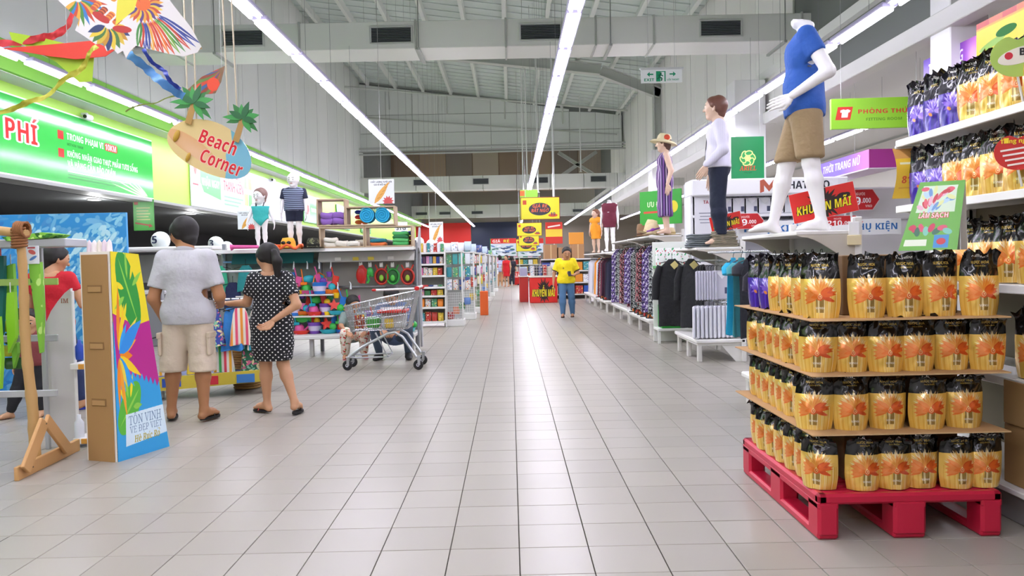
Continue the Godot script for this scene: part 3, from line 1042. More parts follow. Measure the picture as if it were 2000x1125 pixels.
func people() -> void:
	var dark_hair := mt("14100f", 0.62)
	var skin := mt("b5835f", 0.55, 0.0, "skin")
	# man in the grey polo shirt, seen from behind
	if true:
		var c := P(364, 508, 7.05)
		var o := T("person", "man seen from behind in a pale grey polo shirt and beige cargo shorts", "person", Vector3(c.x, 0.025, -7.05), PI)
		var j := skel(1.76, {"ell": Vector3(0.158, 0.605, -0.03), "wrl": Vector3(0.125, 0.478, 0.03), "elr": Vector3(-0.162, 0.61, -0.01), "wrr": Vector3(-0.12, 0.56, 0.12), "head": Vector3(0.025, 0.918, 0.04), "face": Vector3(0.85, -0.32, 0.6), "neck": Vector3(0.004, 0.825, 0.0),
			"hipl": Vector3(0.055, 0.515, 0), "knl": Vector3(0.085, 0.285, 0.01), "anl": Vector3(0.105, 0.045, 0.01), "toel": Vector3(0.135, 0.014, 0.1), "knr": Vector3(-0.062, 0.285, 0.005), "anr": Vector3(-0.07, 0.045, -0.02), "toer": Vector3(-0.1, 0.014, 0.075)})
		var f := field_for(j, 0.014)
		torso(f, j, -0.004)
		for s in ["l", "r"]:
			arm(f, j, s, 0.004); leg(f, j, s, 0.002); foot(f, j, s)
		var b := M(o, "body", f.mesh().add(head_shape(j.head, j.h, j.face, 0.007, j.neck)).add(hand_shape(j.wrr, Vector3(0.35, -0.1, 1), Vector3(1, -0.2, 0), j.h, 0.5, 1)), mt("a9764f", 0.55, 0.0, "skin"))
		face_marks(b, j.head, j.h, j.face)
		hair_cap(o, j.head, j.h, j.face, dark_hair)
		f = field_for(j, 0.013)
		torso(f, j, 0.022, 0.0, 1.06)
		f.cap(Vector3(0, 0.54, 0) * j.h, Vector3(0, 0.47, 0) * j.h, 0.165, 0.178, 0.05, Vector3(1.12, 1, 0.85))
		for s in ["l", "r"]: arm(f, j, s, 0.03, 0.0, 0.85, 0.04)
		f.cut(Vector3(0, 0.475, 0) * j.h, Vector3.DOWN, 0.45)
		for s in ["l", "r"]:
			var d: Vector3 = (j["el" + s] - j["sh" + s]).normalized()
			f.cut(j["sh" + s].lerp(j["el" + s], 0.74), d, 0.13)
		f.cut(j.neck + Vector3(0, 0.03, 0), Vector3.UP, 0.1)
		var sh := M(o, "polo_shirt", f.mesh(), mt("b9b9bd", 0.85, 0.0, "cloth"))
		M(sh, "collar", Sh.new().lathe([Vector2(0.075, -0.03), Vector2(0.082, 0.0), Vector2(0.074, 0.025), Vector2(0.066, 0.028)], 20, j.neck + Vector3(0.004, 0.022, 0.004), Basis(Vector3.RIGHT, 0.25)), mt("a9a9ae", 0.85, 0.0, "cloth"))
		f = field_for(j, 0.014)
		f.cap(j.waist - Vector3(0, 0.03, 0), j.pelvis, 0.145, 0.155, 0.04, Vector3(1.08, 1, 0.85))
		f.cap(j.pelvis - Vector3(0.08, 0.02, 0), j.pelvis - Vector3(-0.08, 0.02, 0), 0.13, 0.13, 0.05, Vector3(1.02, 1, 0.95))
		for s in ["l", "r"]: leg(f, j, s, 0.02, 0.0, 1.3, 0.035, 0.03)
		for s in ["l", "r"]: f.cut(j["kn" + s].lerp(j["an" + s], 0.2), Vector3.DOWN, 0.2)
		var st := M(o, "cargo_shorts", f.mesh(), mt("cfc0ab", 0.85, 0.0, "cloth"))
		for s in ["l", "r"]:
			var x := 1.0 if s == "l" else -1.0
			var p: Vector3 = j["hip" + s].lerp(j["kn" + s], 0.62) + Vector3(0.098 * x, 0, -0.03)
			M(st, "cargo_pocket", Sh.new().box(p, Vector3(0.03, 0.19, 0.15), 0.012), mt("c8b8a2", 0.85, 0.0, "cloth"))
			M(st, "pocket_flap", Sh.new().box(p + Vector3(0.004 * x, 0.085, 0), Vector3(0.036, 0.055, 0.158), 0.008), mt("c4b39c", 0.85, 0.0, "cloth"))
			sandal(o, j, s, mt("1d1a19", 0.7), mt("241f1d", 0.7))
	# woman in the spotted dress
	if true:
		var c := P(527, 508, 7.3)
		var o := T("person", "woman seen from behind in a black dress with white polka dots, black ponytail and flip-flops", "person", Vector3(c.x, 0.02, -7.3), PI)
		var j := skel(1.53, {"ell": Vector3(0.155, 0.655, 0.03), "wrl": Vector3(0.29, 0.648, 0.1), "elr": Vector3(-0.168, 0.64, -0.06), "wrr": Vector3(-0.045, 0.555, -0.12), "head": Vector3(0.02, 0.915, 0.02), "face": Vector3(0.75, -0.3, 0.7), "shl": Vector3(0.098, 0.8, 0), "shr": Vector3(-0.098, 0.8, 0),
			"knl": Vector3(0.05, 0.285, 0.02), "anl": Vector3(0.052, 0.045, 0.03), "toel": Vector3(0.14, 0.014, 0.085), "knr": Vector3(-0.055, 0.285, 0.015), "anr": Vector3(-0.135, 0.065, -0.05), "toer": Vector3(-0.145, 0.014, 0.045)})
		var f := field_for(j, 0.013)
		torso(f, j, -0.004, 1.0, 0.94)
		for s in ["l", "r"]:
			arm(f, j, s, 0.0); leg(f, j, s, 0.0); foot(f, j, s)
		var b := M(o, "body", f.mesh().add(head_shape(j.head, j.h, j.face, 0.007, j.neck)).add(hand_shape(j.wrl, Vector3(1, 0.05, 0.3), Vector3(0, -1, 0.2), j.h, 0.45, -1)).add(hand_shape(j.wrr, Vector3(0.8, -0.45, -0.2), Vector3(0.1, 0.5, -0.8), j.h, 0.6, -1)), mt("c0906c", 0.55, 0.0, "skin"))
		face_marks(b, j.head, j.h, j.face)
		hair_cap(o, j.head, j.h, j.face, dark_hair, 0.0, "hair", -0.2)
		var bb := basis_to(j.face)
		var tail: Vector3 = j.head + bb * Vector3(0, 0.02, -0.125)
		f = Field.new(tail - Vector3(0.14, 0.4, 0.16), tail + Vector3(0.14, 0.12, 0.14), 0.009)
		f.cap(tail, tail + Vector3(-0.035, -0.08, -0.03), 0.035, 0.042, 0.02)
		f.cap(tail + Vector3(-0.035, -0.08, -0.03), tail + Vector3(-0.03, -0.3, -0.0), 0.045, 0.018, 0.02)
		M(o, "ponytail", f.mesh(), dark_hair)
		M(o, "hair_tie", Sh.new().lathe([Vector2(0.03, -0.012), Vector2(0.04, 0.0), Vector2(0.03, 0.012)], 12, tail, Basis(Vector3.BACK, 0.9)), mt("2b2530", 0.6))
		f = field_for(j, 0.013)
		torso(f, j, 0.012, 0.6, 0.98)
		f.cap(j.waist, Vector3(0, 0.42, 0.0) * j.h, 0.135, 0.158, 0.06, Vector3(1.12, 1, 0.85))
		f.cap(Vector3(0, 0.42, 0.0) * j.h, Vector3(0, 0.29, 0.005) * j.h, 0.158, 0.152, 0.05, Vector3(1.15, 1, 0.8))
		for s in ["l", "r"]: arm(f, j, s, 0.022, 0.0, 0.8, 0.03)
		f.cut(Vector3(0, 0.31, 0) * j.h, Vector3.DOWN, 0.32)
		for s in ["l", "r"]:
			var d: Vector3 = (j["el" + s] - j["sh" + s]).normalized()
			f.cut(j["sh" + s].lerp(j["el" + s], 0.66), d, 0.11)
		f.cut(j.neck - Vector3(0, 0.002, 0), Vector3(0, 1, -0.2).normalized(), 0.085)
		M(o, "spotted_dress", f.mesh(), dots_mat())
		for s in ["l", "r"]: sandal(o, j, s, mt("1b1a1c", 0.7), mt("b8332c", 0.6) if s == "l" else mt("242226", 0.7))
	# woman in red behind the white panel
	if true:
		var c := P(100, 520, 7.75)
		var o := T("person", "woman seen from behind in a red top and dark jeans behind the white panel", "person", Vector3(c.x, 0.01, -7.75), PI)
		var j := skel(1.58, {"ell": Vector3(0.16, 0.64, 0.04), "wrl": Vector3(0.15, 0.53, 0.14), "elr": Vector3(-0.175, 0.64, 0.02), "wrr": Vector3(-0.2, 0.55, 0.13), "head": Vector3(-0.015, 0.915, 0.03), "face": Vector3(-0.75, -0.28, 0.6), "anr": Vector3(-0.15, 0.045, 0.0), "knr": Vector3(-0.11, 0.285, 0.01), "toer": Vector3(-0.2, 0.014, 0.08)})
		var f := field_for(j, 0.016)
		torso(f, j, -0.004, 1.0)
		for s in ["l", "r"]:
			arm(f, j, s, 0.0); leg(f, j, s, -0.004); foot(f, j, s)
		var b := M(o, "body", f.mesh().add(head_shape(j.head, j.h, j.face, 0.008, j.neck)).add(hand_shape(j.wrr, Vector3(0, -0.2, 1), Vector3(1, -0.3, 0), j.h, 0.5, 1, 0.006)).add(hand_shape(j.wrl, Vector3(0, -0.2, 1), Vector3(-1, -0.3, 0), j.h, 0.5, -1, 0.006)), mt("c0906c", 0.55, 0.0, "skin"))
		face_marks(b, j.head, j.h, j.face)
		hair_cap(o, j.head, j.h, j.face, dark_hair, 0.07, "hair", -0.5)
		f = field_for(j, 0.014)
		torso(f, j, 0.014, 0.7)
		for s in ["l", "r"]: arm(f, j, s, 0.016, 0.0, 0.7, 0.03)
		f.cut(Vector3(0, 0.5, 0) * j.h, Vector3.DOWN, 0.3)
		for s in ["l", "r"]: f.cut(j["sh" + s].lerp(j["el" + s], 0.5), (j["el" + s] - j["sh" + s]).normalized(), 0.11)
		f.cut(j.neck - Vector3(0, 0.01, 0), Vector3(0, 1, -0.15).normalized(), 0.1)
		M(o, "red_top", f.mesh(), mt("c01427", 0.8, 0.0, "cloth"))
		f = field_for(j, 0.016)
		f.cap(j.waist - Vector3(0, 0.06, 0), j.pelvis, 0.125, 0.14, 0.04, Vector3(1.1, 1, 0.9))
		for s in ["l", "r"]: leg(f, j, s, 0.014, 0.0, 1.9)
		M(o, "jeans", f.mesh(), mt("27345c", 0.85, 0.0, "cloth"))
		for s in ["l", "r"]: sandal(o, j, s, mt("2438a0", 0.7), mt("2c44b8", 0.6))
	# the child beside her
	if true:
		var q := F(36, 815)
		var o := T("person", "small child with short black hair and dark trousers facing the camera beside the bamboo pole", "person", Vector3(P(59, 640, 7.4).x, 0.0, -7.4), 0.1)
		var j := skel(0.99, {"head": Vector3(0, 0.885, 0.02), "neck": Vector3(0, 0.77, 0), "shl": Vector3(0.1, 0.75, 0), "shr": Vector3(-0.1, 0.75, 0), "face": Vector3(0.25, -0.05, 1), "chest": Vector3(0, 0.68, 0), "anr": Vector3(-0.2, 0.045, 0.02), "knr": Vector3(-0.13, 0.26, 0.02), "toer": Vector3(-0.26, 0.014, 0.1)})
		var f := field_for(j, 0.014)
		torso(f, j, 0.004)
		for s in ["l", "r"]:
			arm(f, j, s, 0.004); leg(f, j, s, 0.0); foot(f, j, s, 0.004)
		var hh := 1.42
		var b := M(o, "body", f.mesh().add(head_shape(j.head, hh, j.face, 0.007, j.neck)).add(hand_shape(j.wrl, Vector3(0, -1, 0.2), Vector3(-1, 0, 0), 1.0, 0.4, 1)).add(hand_shape(j.wrr, Vector3(0, -1, 0.2), Vector3(1, 0, 0), 1.0, 0.4, -1)), mt("c49672", 0.55, 0.0, "skin"))
		face_marks(b, j.head, hh, j.face)
		hair_cap(o, j.head, hh, j.face, dark_hair)
		f = field_for(j, 0.014)
		torso(f, j, 0.018)
		for s in ["l", "r"]: arm(f, j, s, 0.018, 0.0, 0.8)
		f.cut(Vector3(0, 0.48, 0), Vector3.DOWN, 0.25)
		M(o, "shirt", f.mesh(), mt("7d3a3c", 0.85, 0.0, "cloth"))
		f = field_for(j, 0.014)
		f.cap(j.waist - Vector3(0, 0.04, 0), j.pelvis, 0.09, 0.1, 0.04)
		for s in ["l", "r"]: leg(f, j, s, 0.018, 0.0, 1.8)
		M(o, "trousers", f.mesh(), mt("25262c", 0.85, 0.0, "cloth"))
		for s in ["l", "r"]: sandal(o, j, s, mt("4b2f22", 0.7), mt("5a3a2a", 0.7))
	# man in yellow walking towards the camera
	if true:
		var q := F(1107, 619)
		var o := T("person", "man in a yellow football shirt and blue jeans looking at his phone", "person", Vector3(q.x, 0.0, q.z), 0.02)
		var j := skel(1.63, {"ell": Vector3(0.175, 0.635, -0.02), "wrl": Vector3(0.09, 0.6, 0.14), "elr": Vector3(-0.17, 0.63, -0.02), "wrr": Vector3(-0.185, 0.49, 0.02), "head": Vector3(0.01, 0.915, 0.045), "face": Vector3(0.05, -0.32, 1), "knl": Vector3(0.07, 0.285, 0.02), "anl": Vector3(0.085, 0.045, 0), "knr": Vector3(-0.06, 0.285, 0.05), "anr": Vector3(-0.06, 0.05, 0.07), "toer": Vector3(-0.075, 0.02, 0.17)})
		var f := field_for(j, 0.018)
		torso(f, j, -0.004)
		for s in ["l", "r"]:
			arm(f, j, s, 0.0); leg(f, j, s, -0.006); foot(f, j, s, -0.003)
		var b := M(o, "body", f.mesh().add(head_shape(j.head, j.h, j.face, 0.009, j.neck)).add(hand_shape(j.wrl, Vector3(-0.8, 0.2, 0.5), Vector3(-0.2, 0.8, -0.2), j.h, 0.7, 1, 0.007)).add(hand_shape(j.wrr, Vector3(0, -1, 0.25), Vector3(1, 0, 0), j.h, 0.45, -1, 0.007)), mt("bd8a66", 0.55, 0.0, "skin"))
		face_marks(b, j.head, j.h, j.face)
		hair_cap(o, j.head, j.h, j.face, dark_hair)
		f = field_for(j, 0.016)
		torso(f, j, 0.02, 0.0, 1.05)
		f.cap(j.waist, Vector3(0, 0.5, 0) * j.h, 0.145, 0.155, 0.04, Vector3(1.12, 1, 0.85))
		for s in ["l", "r"]: arm(f, j, s, 0.028, 0.0, 0.9, 0.04)
		f.cut(Vector3(0, 0.485, 0) * j.h, Vector3.DOWN, 0.35)
		for s in ["l", "r"]: f.cut(j["sh" + s].lerp(j["el" + s], 0.8), (j["el" + s] - j["sh" + s]).normalized(), 0.12)
		f.cut(j.neck + Vector3(0, 0.005, 0.02), Vector3(0, 1, 0.3).normalized(), 0.1)
		var sh := M(o, "football_shirt", f.mesh(), mt("f0d90a", 0.75, 0.0, "cloth"))
		M(sh, "collar", Sh.new().lathe([Vector2(0.1, -0.035), Vector2(0.094, -0.005), Vector2(0.078, 0.014), Vector2(0.07, 0.01)], 18, j.neck + Vector3(0, 0.0, 0.012), Basis(Vector3.RIGHT, 0.35)), mt("33302a", 0.8))
		M(sh, "chest_badge", Sh.new().ball(Vector3(-0.07, 0.705 * j.h, 0.142), Vector3(0.018, 0.02, 0.006), 10), mt("8a7420", 0.7))
		for s in ["l", "r"]:
			var d: Vector3 = (j["el" + s] - j["sh" + s]).normalized()
			M(sh, "sleeve_band", Sh.new().tube([j["sh" + s].lerp(j["el" + s], 0.74), j["sh" + s].lerp(j["el" + s], 0.8)], 0.079, 14, false), mt("2e2b26", 0.8))
		f = field_for(j, 0.018)
		f.cap(j.waist - Vector3(0, 0.05, 0), j.pelvis, 0.13, 0.135, 0.04, Vector3(1.1, 1, 0.85))
		for s in ["l", "r"]: leg(f, j, s, 0.016, 0.0, 1.95, 0.03, 0.006)
		M(o, "jeans", f.mesh(), mt("4a6f92", 0.85, 0.0, "cloth"))
		for s in ["l", "r"]: sandal(o, j, s, mt("3a2a26", 0.7), mt("7a4038", 0.7))
		var ph := T("phone", "dark mobile phone held by the man in yellow", "phone", o.position + Vector3(0.06, 0.625 * j.h, 0.21 * 1.63 * 0.9), 0.1)
		M(ph, "case", Sh.new().box(Vector3.ZERO, Vector3(0.07, 0.14, 0.01), 0.003, Basis(Vector3.RIGHT, -0.6)), mt("22242a", 0.4))
		M(ph, "camera_lens", Sh.new().lathe([Vector2(0.006, 0), Vector2(0.006, 0.003)], 8, Vector3(0.02, 0.05, 0.04), Basis(Vector3.RIGHT, 1.0)), mt("0a0a0c", 0.2))
	far_people(dark_hair)
	squatters(dark_hair)

func simple_person(o: Node3D, j: Dictionary, skin: Material, top: Material, top_name: String, hem: float, sl: float, low: Material, low_name: String, t1: float, hair: Material, cell := 0.028) -> void:
	var f := field_for(j, cell)
	torso(f, j, -0.006, 0.5)
	for s in ["l", "r"]:
		arm(f, j, s, 0.0); leg(f, j, s, -0.006); foot(f, j, s)
	M(o, "body", f.mesh().add(head_shape(j.head, j.h, j.face, 0.014, j.neck)).add(hand_shape(j.wrl, Vector3(0, -1, 0.2), Vector3(-1, 0, 0), j.h, 0.4, 1, 0.009)).add(hand_shape(j.wrr, Vector3(0, -1, 0.2), Vector3(1, 0, 0), j.h, 0.4, -1, 0.009)), skin)
	hair_cap(o, j.head, j.h, j.face, hair, 0.03)
	f = field_for(j, cell * 0.9)
	torso(f, j, 0.02, 0.5)
	if hem < 0.45: f.cap(j.waist, Vector3(0, hem, 0) * j.h, 0.13, 0.17, 0.05, Vector3(1.1, 1, 0.85))
	if sl > 0.0:
		for s in ["l", "r"]: arm(f, j, s, 0.02, 0.0, sl, 0.03)
	f.cut(Vector3(0, hem, 0) * j.h, Vector3.DOWN, 0.4)
	M(o, top_name, f.mesh(), top)
	if low:
		f = field_for(j, cell * 0.9)
		f.cap(j.waist - Vector3(0, 0.06, 0), j.pelvis, 0.125, 0.14, 0.04)
		for s in ["l", "r"]: leg(f, j, s, 0.018, 0.0, t1)
		M(o, low_name, f.mesh(), low)

func far_people(hair: Material) -> void:
	var skin := mt("c09270", 0.55, 0.0, "skin")
	var q := F(990, 560.5)
	var o := T("person", "shopper in a sleeveless red dress far down the aisle", "person", Vector3(q.x, 0, q.z), -0.5)
	simple_person(o, skel(1.6, {"ell": Vector3(0.15, 0.64, 0), "elr": Vector3(-0.15, 0.64, 0)}), skin, mt("c8101c", 0.8, 0.0, "cloth"), "red_dress", 0.34, 0.0, null, "", 0.0, hair)
	q = F(977, 560)
	o = T("person", "shopper in a blue and white striped shirt far down the aisle", "person", Vector3(q.x, 0, q.z), PI)
	simple_person(o, skel(1.6), skin, pattern("bluestripe", "f2f4f8", ["2b4fb0"], 3.0, 3, "stripe", 5), "striped_shirt", 0.47, 0.6, mt("c79a70", 0.8), "trousers", 1.9, hair)
	q = F(1000, 558.5)
	o = T("person", "shopper in dark clothes behind the one in red, far down the aisle", "person", Vector3(q.x, 0, q.z), PI)
	simple_person(o, skel(1.55), skin, mt("23242e", 0.8), "dark_shirt", 0.48, 0.7, mt("2c2f3c", 0.8), "trousers", 1.9, hair)

func squatters(hair: Material) -> void:
	var skin := mt("bd8a66", 0.55, 0.0, "skin")
	# behind the trolley, black-haired, facing the shelf
	var q := F(775, 697)
	var o := T("person", "black-haired person in a blue-grey shirt squatting behind the shopping trolley", "person", Vector3(q.x, 0, q.z + 0.2), 0.0)
	var j := skel(1.62, {"pelvis": Vector3(0, 0.2, -0.06), "waist": Vector3(0, 0.29, -0.03), "chest": Vector3(0, 0.4, 0.02), "neck": Vector3(0, 0.475, 0.05), "head": Vector3(0, 0.555, 0.1), "face": Vector3(-0.2, -0.75, 0.8),
		"shl": Vector3(0.108, 0.455, 0.045), "shr": Vector3(-0.108, 0.455, 0.045), "ell": Vector3(0.16, 0.31, 0.12), "elr": Vector3(-0.16, 0.31, 0.12), "wrl": Vector3(0.07, 0.27, 0.22), "wrr": Vector3(-0.07, 0.27, 0.22),
		"hipl": Vector3(0.055, 0.19, -0.05), "hipr": Vector3(-0.055, 0.19, -0.05), "knl": Vector3(0.14, 0.275, 0.17), "knr": Vector3(-0.14, 0.275, 0.17), "anl": Vector3(0.125, 0.045, 0.04), "anr": Vector3(-0.125, 0.045, 0.04), "toel": Vector3(0.145, 0.014, 0.15), "toer": Vector3(-0.145, 0.014, 0.15)})
	var f := field_for(j, 0.017)
	torso(f, j, -0.006)
	for s in ["l", "r"]:
		arm(f, j, s, 0.0); leg(f, j, s, -0.006); foot(f, j, s)
	var b := M(o, "body", f.mesh().add(head_shape(j.head, j.h, j.face, 0.009, j.neck)).add(hand_shape(j.wrl, Vector3(-0.6, -0.2, 0.6), Vector3(-0.3, -0.6, -0.2), j.h, 0.5, 1, 0.007)).add(hand_shape(j.wrr, Vector3(0.6, -0.2, 0.6), Vector3(0.3, -0.6, -0.2), j.h, 0.5, -1, 0.007)), skin)
	face_marks(b, j.head, j.h, j.face)
	hair_cap(o, j.head, j.h, j.face, hair)
	f = field_for(j, 0.016)
	torso(f, j, 0.016)
	for s in ["l", "r"]: arm(f, j, s, 0.02, 0.0, 0.85, 0.03)
	M(o, "shirt", f.mesh(), mt("5d6f95", 0.85, 0.0, "cloth"))
	f = field_for(j, 0.016)
	f.cap(j.pelvis + Vector3(0, 0.06, 0), j.pelvis, 0.13, 0.14, 0.04)
	for s in ["l", "r"]: leg(f, j, s, 0.016, 0.0, 1.9)
	M(o, "jeans", f.mesh(), mt("49566a", 0.85, 0.0, "cloth"))
	f = field_for(j, 0.014)
	for s in ["l", "r"]: foot(f, j, s, 0.012)
	M(o, "shoes", f.mesh(), mt("1c1b1d", 0.6))
	# child in flowered trousers at the near end of the trolley
	q = F(688, 697)
	o = T("person", "child in white trousers with red flowers crouching behind the front end of the trolley", "person", Vector3(q.x + 0.06, 0, q.z + 0.16), 0.35)
	j = skel(1.2, {"pelvis": Vector3(0, 0.27, -0.1), "waist": Vector3(0, 0.35, -0.07), "chest": Vector3(0, 0.46, -0.02), "neck": Vector3(0, 0.54, 0.0), "head": Vector3(0, 0.645, 0.03), "face": Vector3(0.3, -0.4, 1),
		"shl": Vector3(0.11, 0.52, 0), "shr": Vector3(-0.11, 0.52, 0), "ell": Vector3(0.16, 0.4, 0.1), "elr": Vector3(-0.16, 0.4, 0.1), "wrl": Vector3(0.1, 0.33, 0.2), "wrr": Vector3(-0.1, 0.33, 0.2),
		"hipl": Vector3(0.06, 0.26, -0.09), "hipr": Vector3(-0.06, 0.26, -0.09), "knl": Vector3(0.11, 0.32, 0.13), "knr": Vector3(-0.11, 0.32, 0.13), "anl": Vector3(0.11, 0.05, 0.04), "anr": Vector3(-0.11, 0.05, 0.04), "toel": Vector3(0.13, 0.016, 0.15), "toer": Vector3(-0.14, 0.016, 0.15)})
	f = field_for(j, 0.015)
	torso(f, j, 0.0)
	for s in ["l", "r"]:
		arm(f, j, s, 0.0); leg(f, j, s, 0.0); foot(f, j, s)
	b = M(o, "body", f.mesh().add(head_shape(j.head, 1.45, j.face, 0.009, j.neck)).add(hand_shape(j.wrl, Vector3(-0.5, -0.3, 0.6), Vector3(-0.3, -0.6, -0.2), 1.2, 0.5, 1, 0.006)).add(hand_shape(j.wrr, Vector3(0.5, -0.3, 0.6), Vector3(0.3, -0.6, -0.2), 1.2, 0.5, -1, 0.006)), skin)
	face_marks(b, j.head, 1.45, j.face)
	hair_cap(o, j.head, 1.45, j.face, hair, 0.05)
	f = field_for(j, 0.015)
	torso(f, j, 0.016)
	for s in ["l", "r"]: arm(f, j, s, 0.016, 0.0, 0.7)
	M(o, "shirt", f.mesh(), mt("7f8f8a", 0.85, 0.0, "cloth"))
	f = field_for(j, 0.015)
	f.cap(j.pelvis + Vector3(0, 0.05, 0), j.pelvis, 0.1, 0.11, 0.04)
	for s in ["l", "r"]: leg(f, j, s, 0.02, 0.0, 1.85, 0.03, 0.015)
	M(o, "flowered_trousers", f.mesh(), pattern("redflower", "efe3d2", ["c3272b", "d8503c", "6a8a4a"], 5.0, 11, "leaf", 26))
	for s in ["l", "r"]: sandal(o, j, s, mt("d8788a", 0.6), mt("e294a2", 0.6))

# ---------------------------------------------------------------- refill pouches, pallet and the tall shelf on the right
var pouch_gold := []
var pouch_gold_low := []
var pouch_violet := []
var gold_mat: StandardMaterial3D
var violet_mat: StandardMaterial3D

func pouch_print(violet: bool) -> StandardMaterial3D:
	var w := 512
	var h := 768
	var r := RandomNumberGenerator.new()
	r.seed = 5
	var i := canvas(w, h, "f2c65c" if not violet else "43259a")
	var c := Vector2(w * 0.5, h * 0.66)
	if not violet:
		for k in 40: rect(i, r.randf() * w, h * 0.62, r.randf_range(4, 16), h * 0.4, ["f6d47c", "e6b64a", "f9e2a0", "e0ac40"][k % 4])
		rect(i, w * 0.4, h * 0.66, w * 0.2, h * 0.26, "9b7a35")
		rect(i, w * 0.44, h * 0.66, w * 0.05, h * 0.26, "e9d49a")
		rect(i, 0, 0, w, h * 0.42, "0d0c0c")
		for k in 150:
			var a := -PI / 2 + r.randf_range(-1.35, 1.35)
			poly(i, petal(c, a, 30.0, r.randf_range(150, 255) * (1.0 if absf(a + PI / 2) < 0.9 else 0.95), 10.0), Color(["f6dca0", "eec377", "fae8bf", "e7a94a"][k % 4]))
		for k in 90:
			var a := -PI / 2 + r.randf_range(-1.6, 1.6)
			poly(i, petal(c, a, 20.0, r.randf_range(110, 190), 15.0), Color(["f0b055", "ee9a3c", "f3c06c", "e98a33"][k % 4]))
		for k in 46:
			var a := r.randf_range(-0.62, 0.62) + (0.0 if k % 2 == 0 else PI)
			a = a - 0.12 if k % 2 == 0 else a + 0.12
			poly(i, petal(c, a, 10.0, r.randf_range(110, 225), 24.0), Color(["e8641e", "ef7b2c", "d8521a", "f28f45"][k % 4]))
		for k in 9: poly(i, petal(c, PI / 2 + r.randf_range(-0.7, 0.7), 0.0, 66.0, 16.0), Color(["d8521a", "e8641e"][k % 2]))
		poly(i, ell(c + Vector2(0, 18), Vector2(27, 27)), Color("f5cf8a"))
		poly(i, ell(c + Vector2(0, 18), Vector2(20, 20)), Color("d8521a"))
		poly(i, ell(c + Vector2(2, 16), Vector2(9, 9)), Color("f5cf8a"))
		stamp(i, "SOPHIA", w * 0.5, h * 0.865, 24, "f8f0dc", 0.5)
		stamp(i, "Comfort", w * 0.5, h * 0.13, 40, "f4f2ec", 0.5, 0.0, true, 0.2, true)
		stamp(i, "NƯỚC HOA", w * 0.5, h * 0.24, 34, "e3c25c", 0.5)
		stamp(i, "THIÊN NHIÊN", w * 0.5, h * 0.285, 17, "d8b850", 0.5)
	else:
		rect(i, 0, 0, w, h * 0.46, "100d1c")
		for k in 26: rect(i, r.randf() * w, h * 0.6, r.randf_range(6, 22), h * 0.4, ["4b2bb0", "3a1f8a", "5a35c4"][k % 3])
		for k in 110:
			var a := -PI / 2 + r.randf_range(-1.5, 1.5)
			poly(i, petal(c, a, 10.0, r.randf_range(80, 215), 13.0), Color(["b9a6ec", "8f74d8", "e6def8", "6a4cc4"][k % 4]))
		for k in 20: poly(i, petal(c, r.randf_range(-0.5, 0.5) + (0.0 if k % 2 else PI), 10.0, r.randf_range(90, 190), 18.0), Color(["7a55cc", "a07fe0"][k % 2]))
		poly(i, ell(c + Vector2(-60, 40), Vector2(34, 20), 0.5), Color("e08a4a"))
		stamp(i, "Comfort", w * 0.5, h * 0.13, 40, "f4f2ec", 0.5, 0.0, true, 0.2, true)
		stamp(i, "NƯỚC HOA", w * 0.5, h * 0.25, 34, "d8c060", 0.5)
	var m := pic(i, 0.24, 0.3 if not violet else 0.2)
	m.clearcoat_enabled = true
	m.clearcoat = 0.6
	m.clearcoat_roughness = 0.12
	return m

func pouch_mesh(h: float, w: float, dep: float, sd: int, fold: float) -> ArrayMesh:
	var f := FastNoiseLite.new()
	f.seed = sd
	f.frequency = 9.0
	f.fractal_octaves = 2
	var sh := Sh.new()
	var nr := 17
	var nc := 13
	var r := RandomNumberGenerator.new()
	r.seed = sd
	var bend := r.randf_range(0.5, 1.0) * fold
	var lean := r.randf_range(-0.05, 0.05)
	var sides := []
	for side in [1.0, -1.0]:
		var rows := []
		for i in nr:
			var t := i / float(nr - 1)
			var row := PackedVector3Array()
			var body := 1.0 - pow(clampf((t - 0.3) / 0.55, 0.0, 1.0), 1.5) * 0.97
			var wd := w * 0.5 * (0.88 + 0.12 * sin(minf(t / 0.3, 1.0) * PI / 2) - 0.09 * smoothstep(0.5, 0.85, t) + 0.05 * smoothstep(0.88, 1.0, t))
			for k in nc:
				var s := k / float(nc - 1) * 2.0 - 1.0
				var full := 1.0 - pow(absf(s), 2.6)
				var nz := f.get_noise_2d(s * 0.35 + 3.0 * side, t * 0.6)
				var z: float = side * (dep * 0.5 * body * full + 0.001) + nz * (0.006 + 0.016 * smoothstep(0.45, 0.9, t)) * (0.25 + 0.75 * full)
				z += f.get_noise_2d(s * 0.3, 7.0) * 0.05 * smoothstep(0.7, 1.0, t)
				var y := h * t
				var over := maxf(0.0, t - 0.74)
				y -= over * over * 2.6 * h * bend
				z += over * 0.55 * h * bend
				y -= pow(absf(s), 3.0) * 0.03 * h * smoothstep(0.8, 1.0, t) * (1.4 if s * lean > 0 else 0.5)
				y += f.get_noise_2d(s * 0.3 + 11.0, 2.0) * 0.03 * smoothstep(0.8, 1.0, t)
				row.append(Vector3(s * wd + lean * w * t * t, y, z))
			rows.append(row)
		sides.append(rows)
		if side > 0: sh.grid(rows, false, false, Vector2(0, 1), Vector2(1, 0))
		else: sh.grid(rows, false, true, Vector2(1, 1), Vector2(0, 0))
	var ring := []
	for p in sides[0][0]: ring.append(p)
	var bk: PackedVector3Array = sides[1][0]
	for k in range(nc - 1, -1, -1): ring.append(bk[k])
	sh.fan(ring, true)
	return sh.mesh()

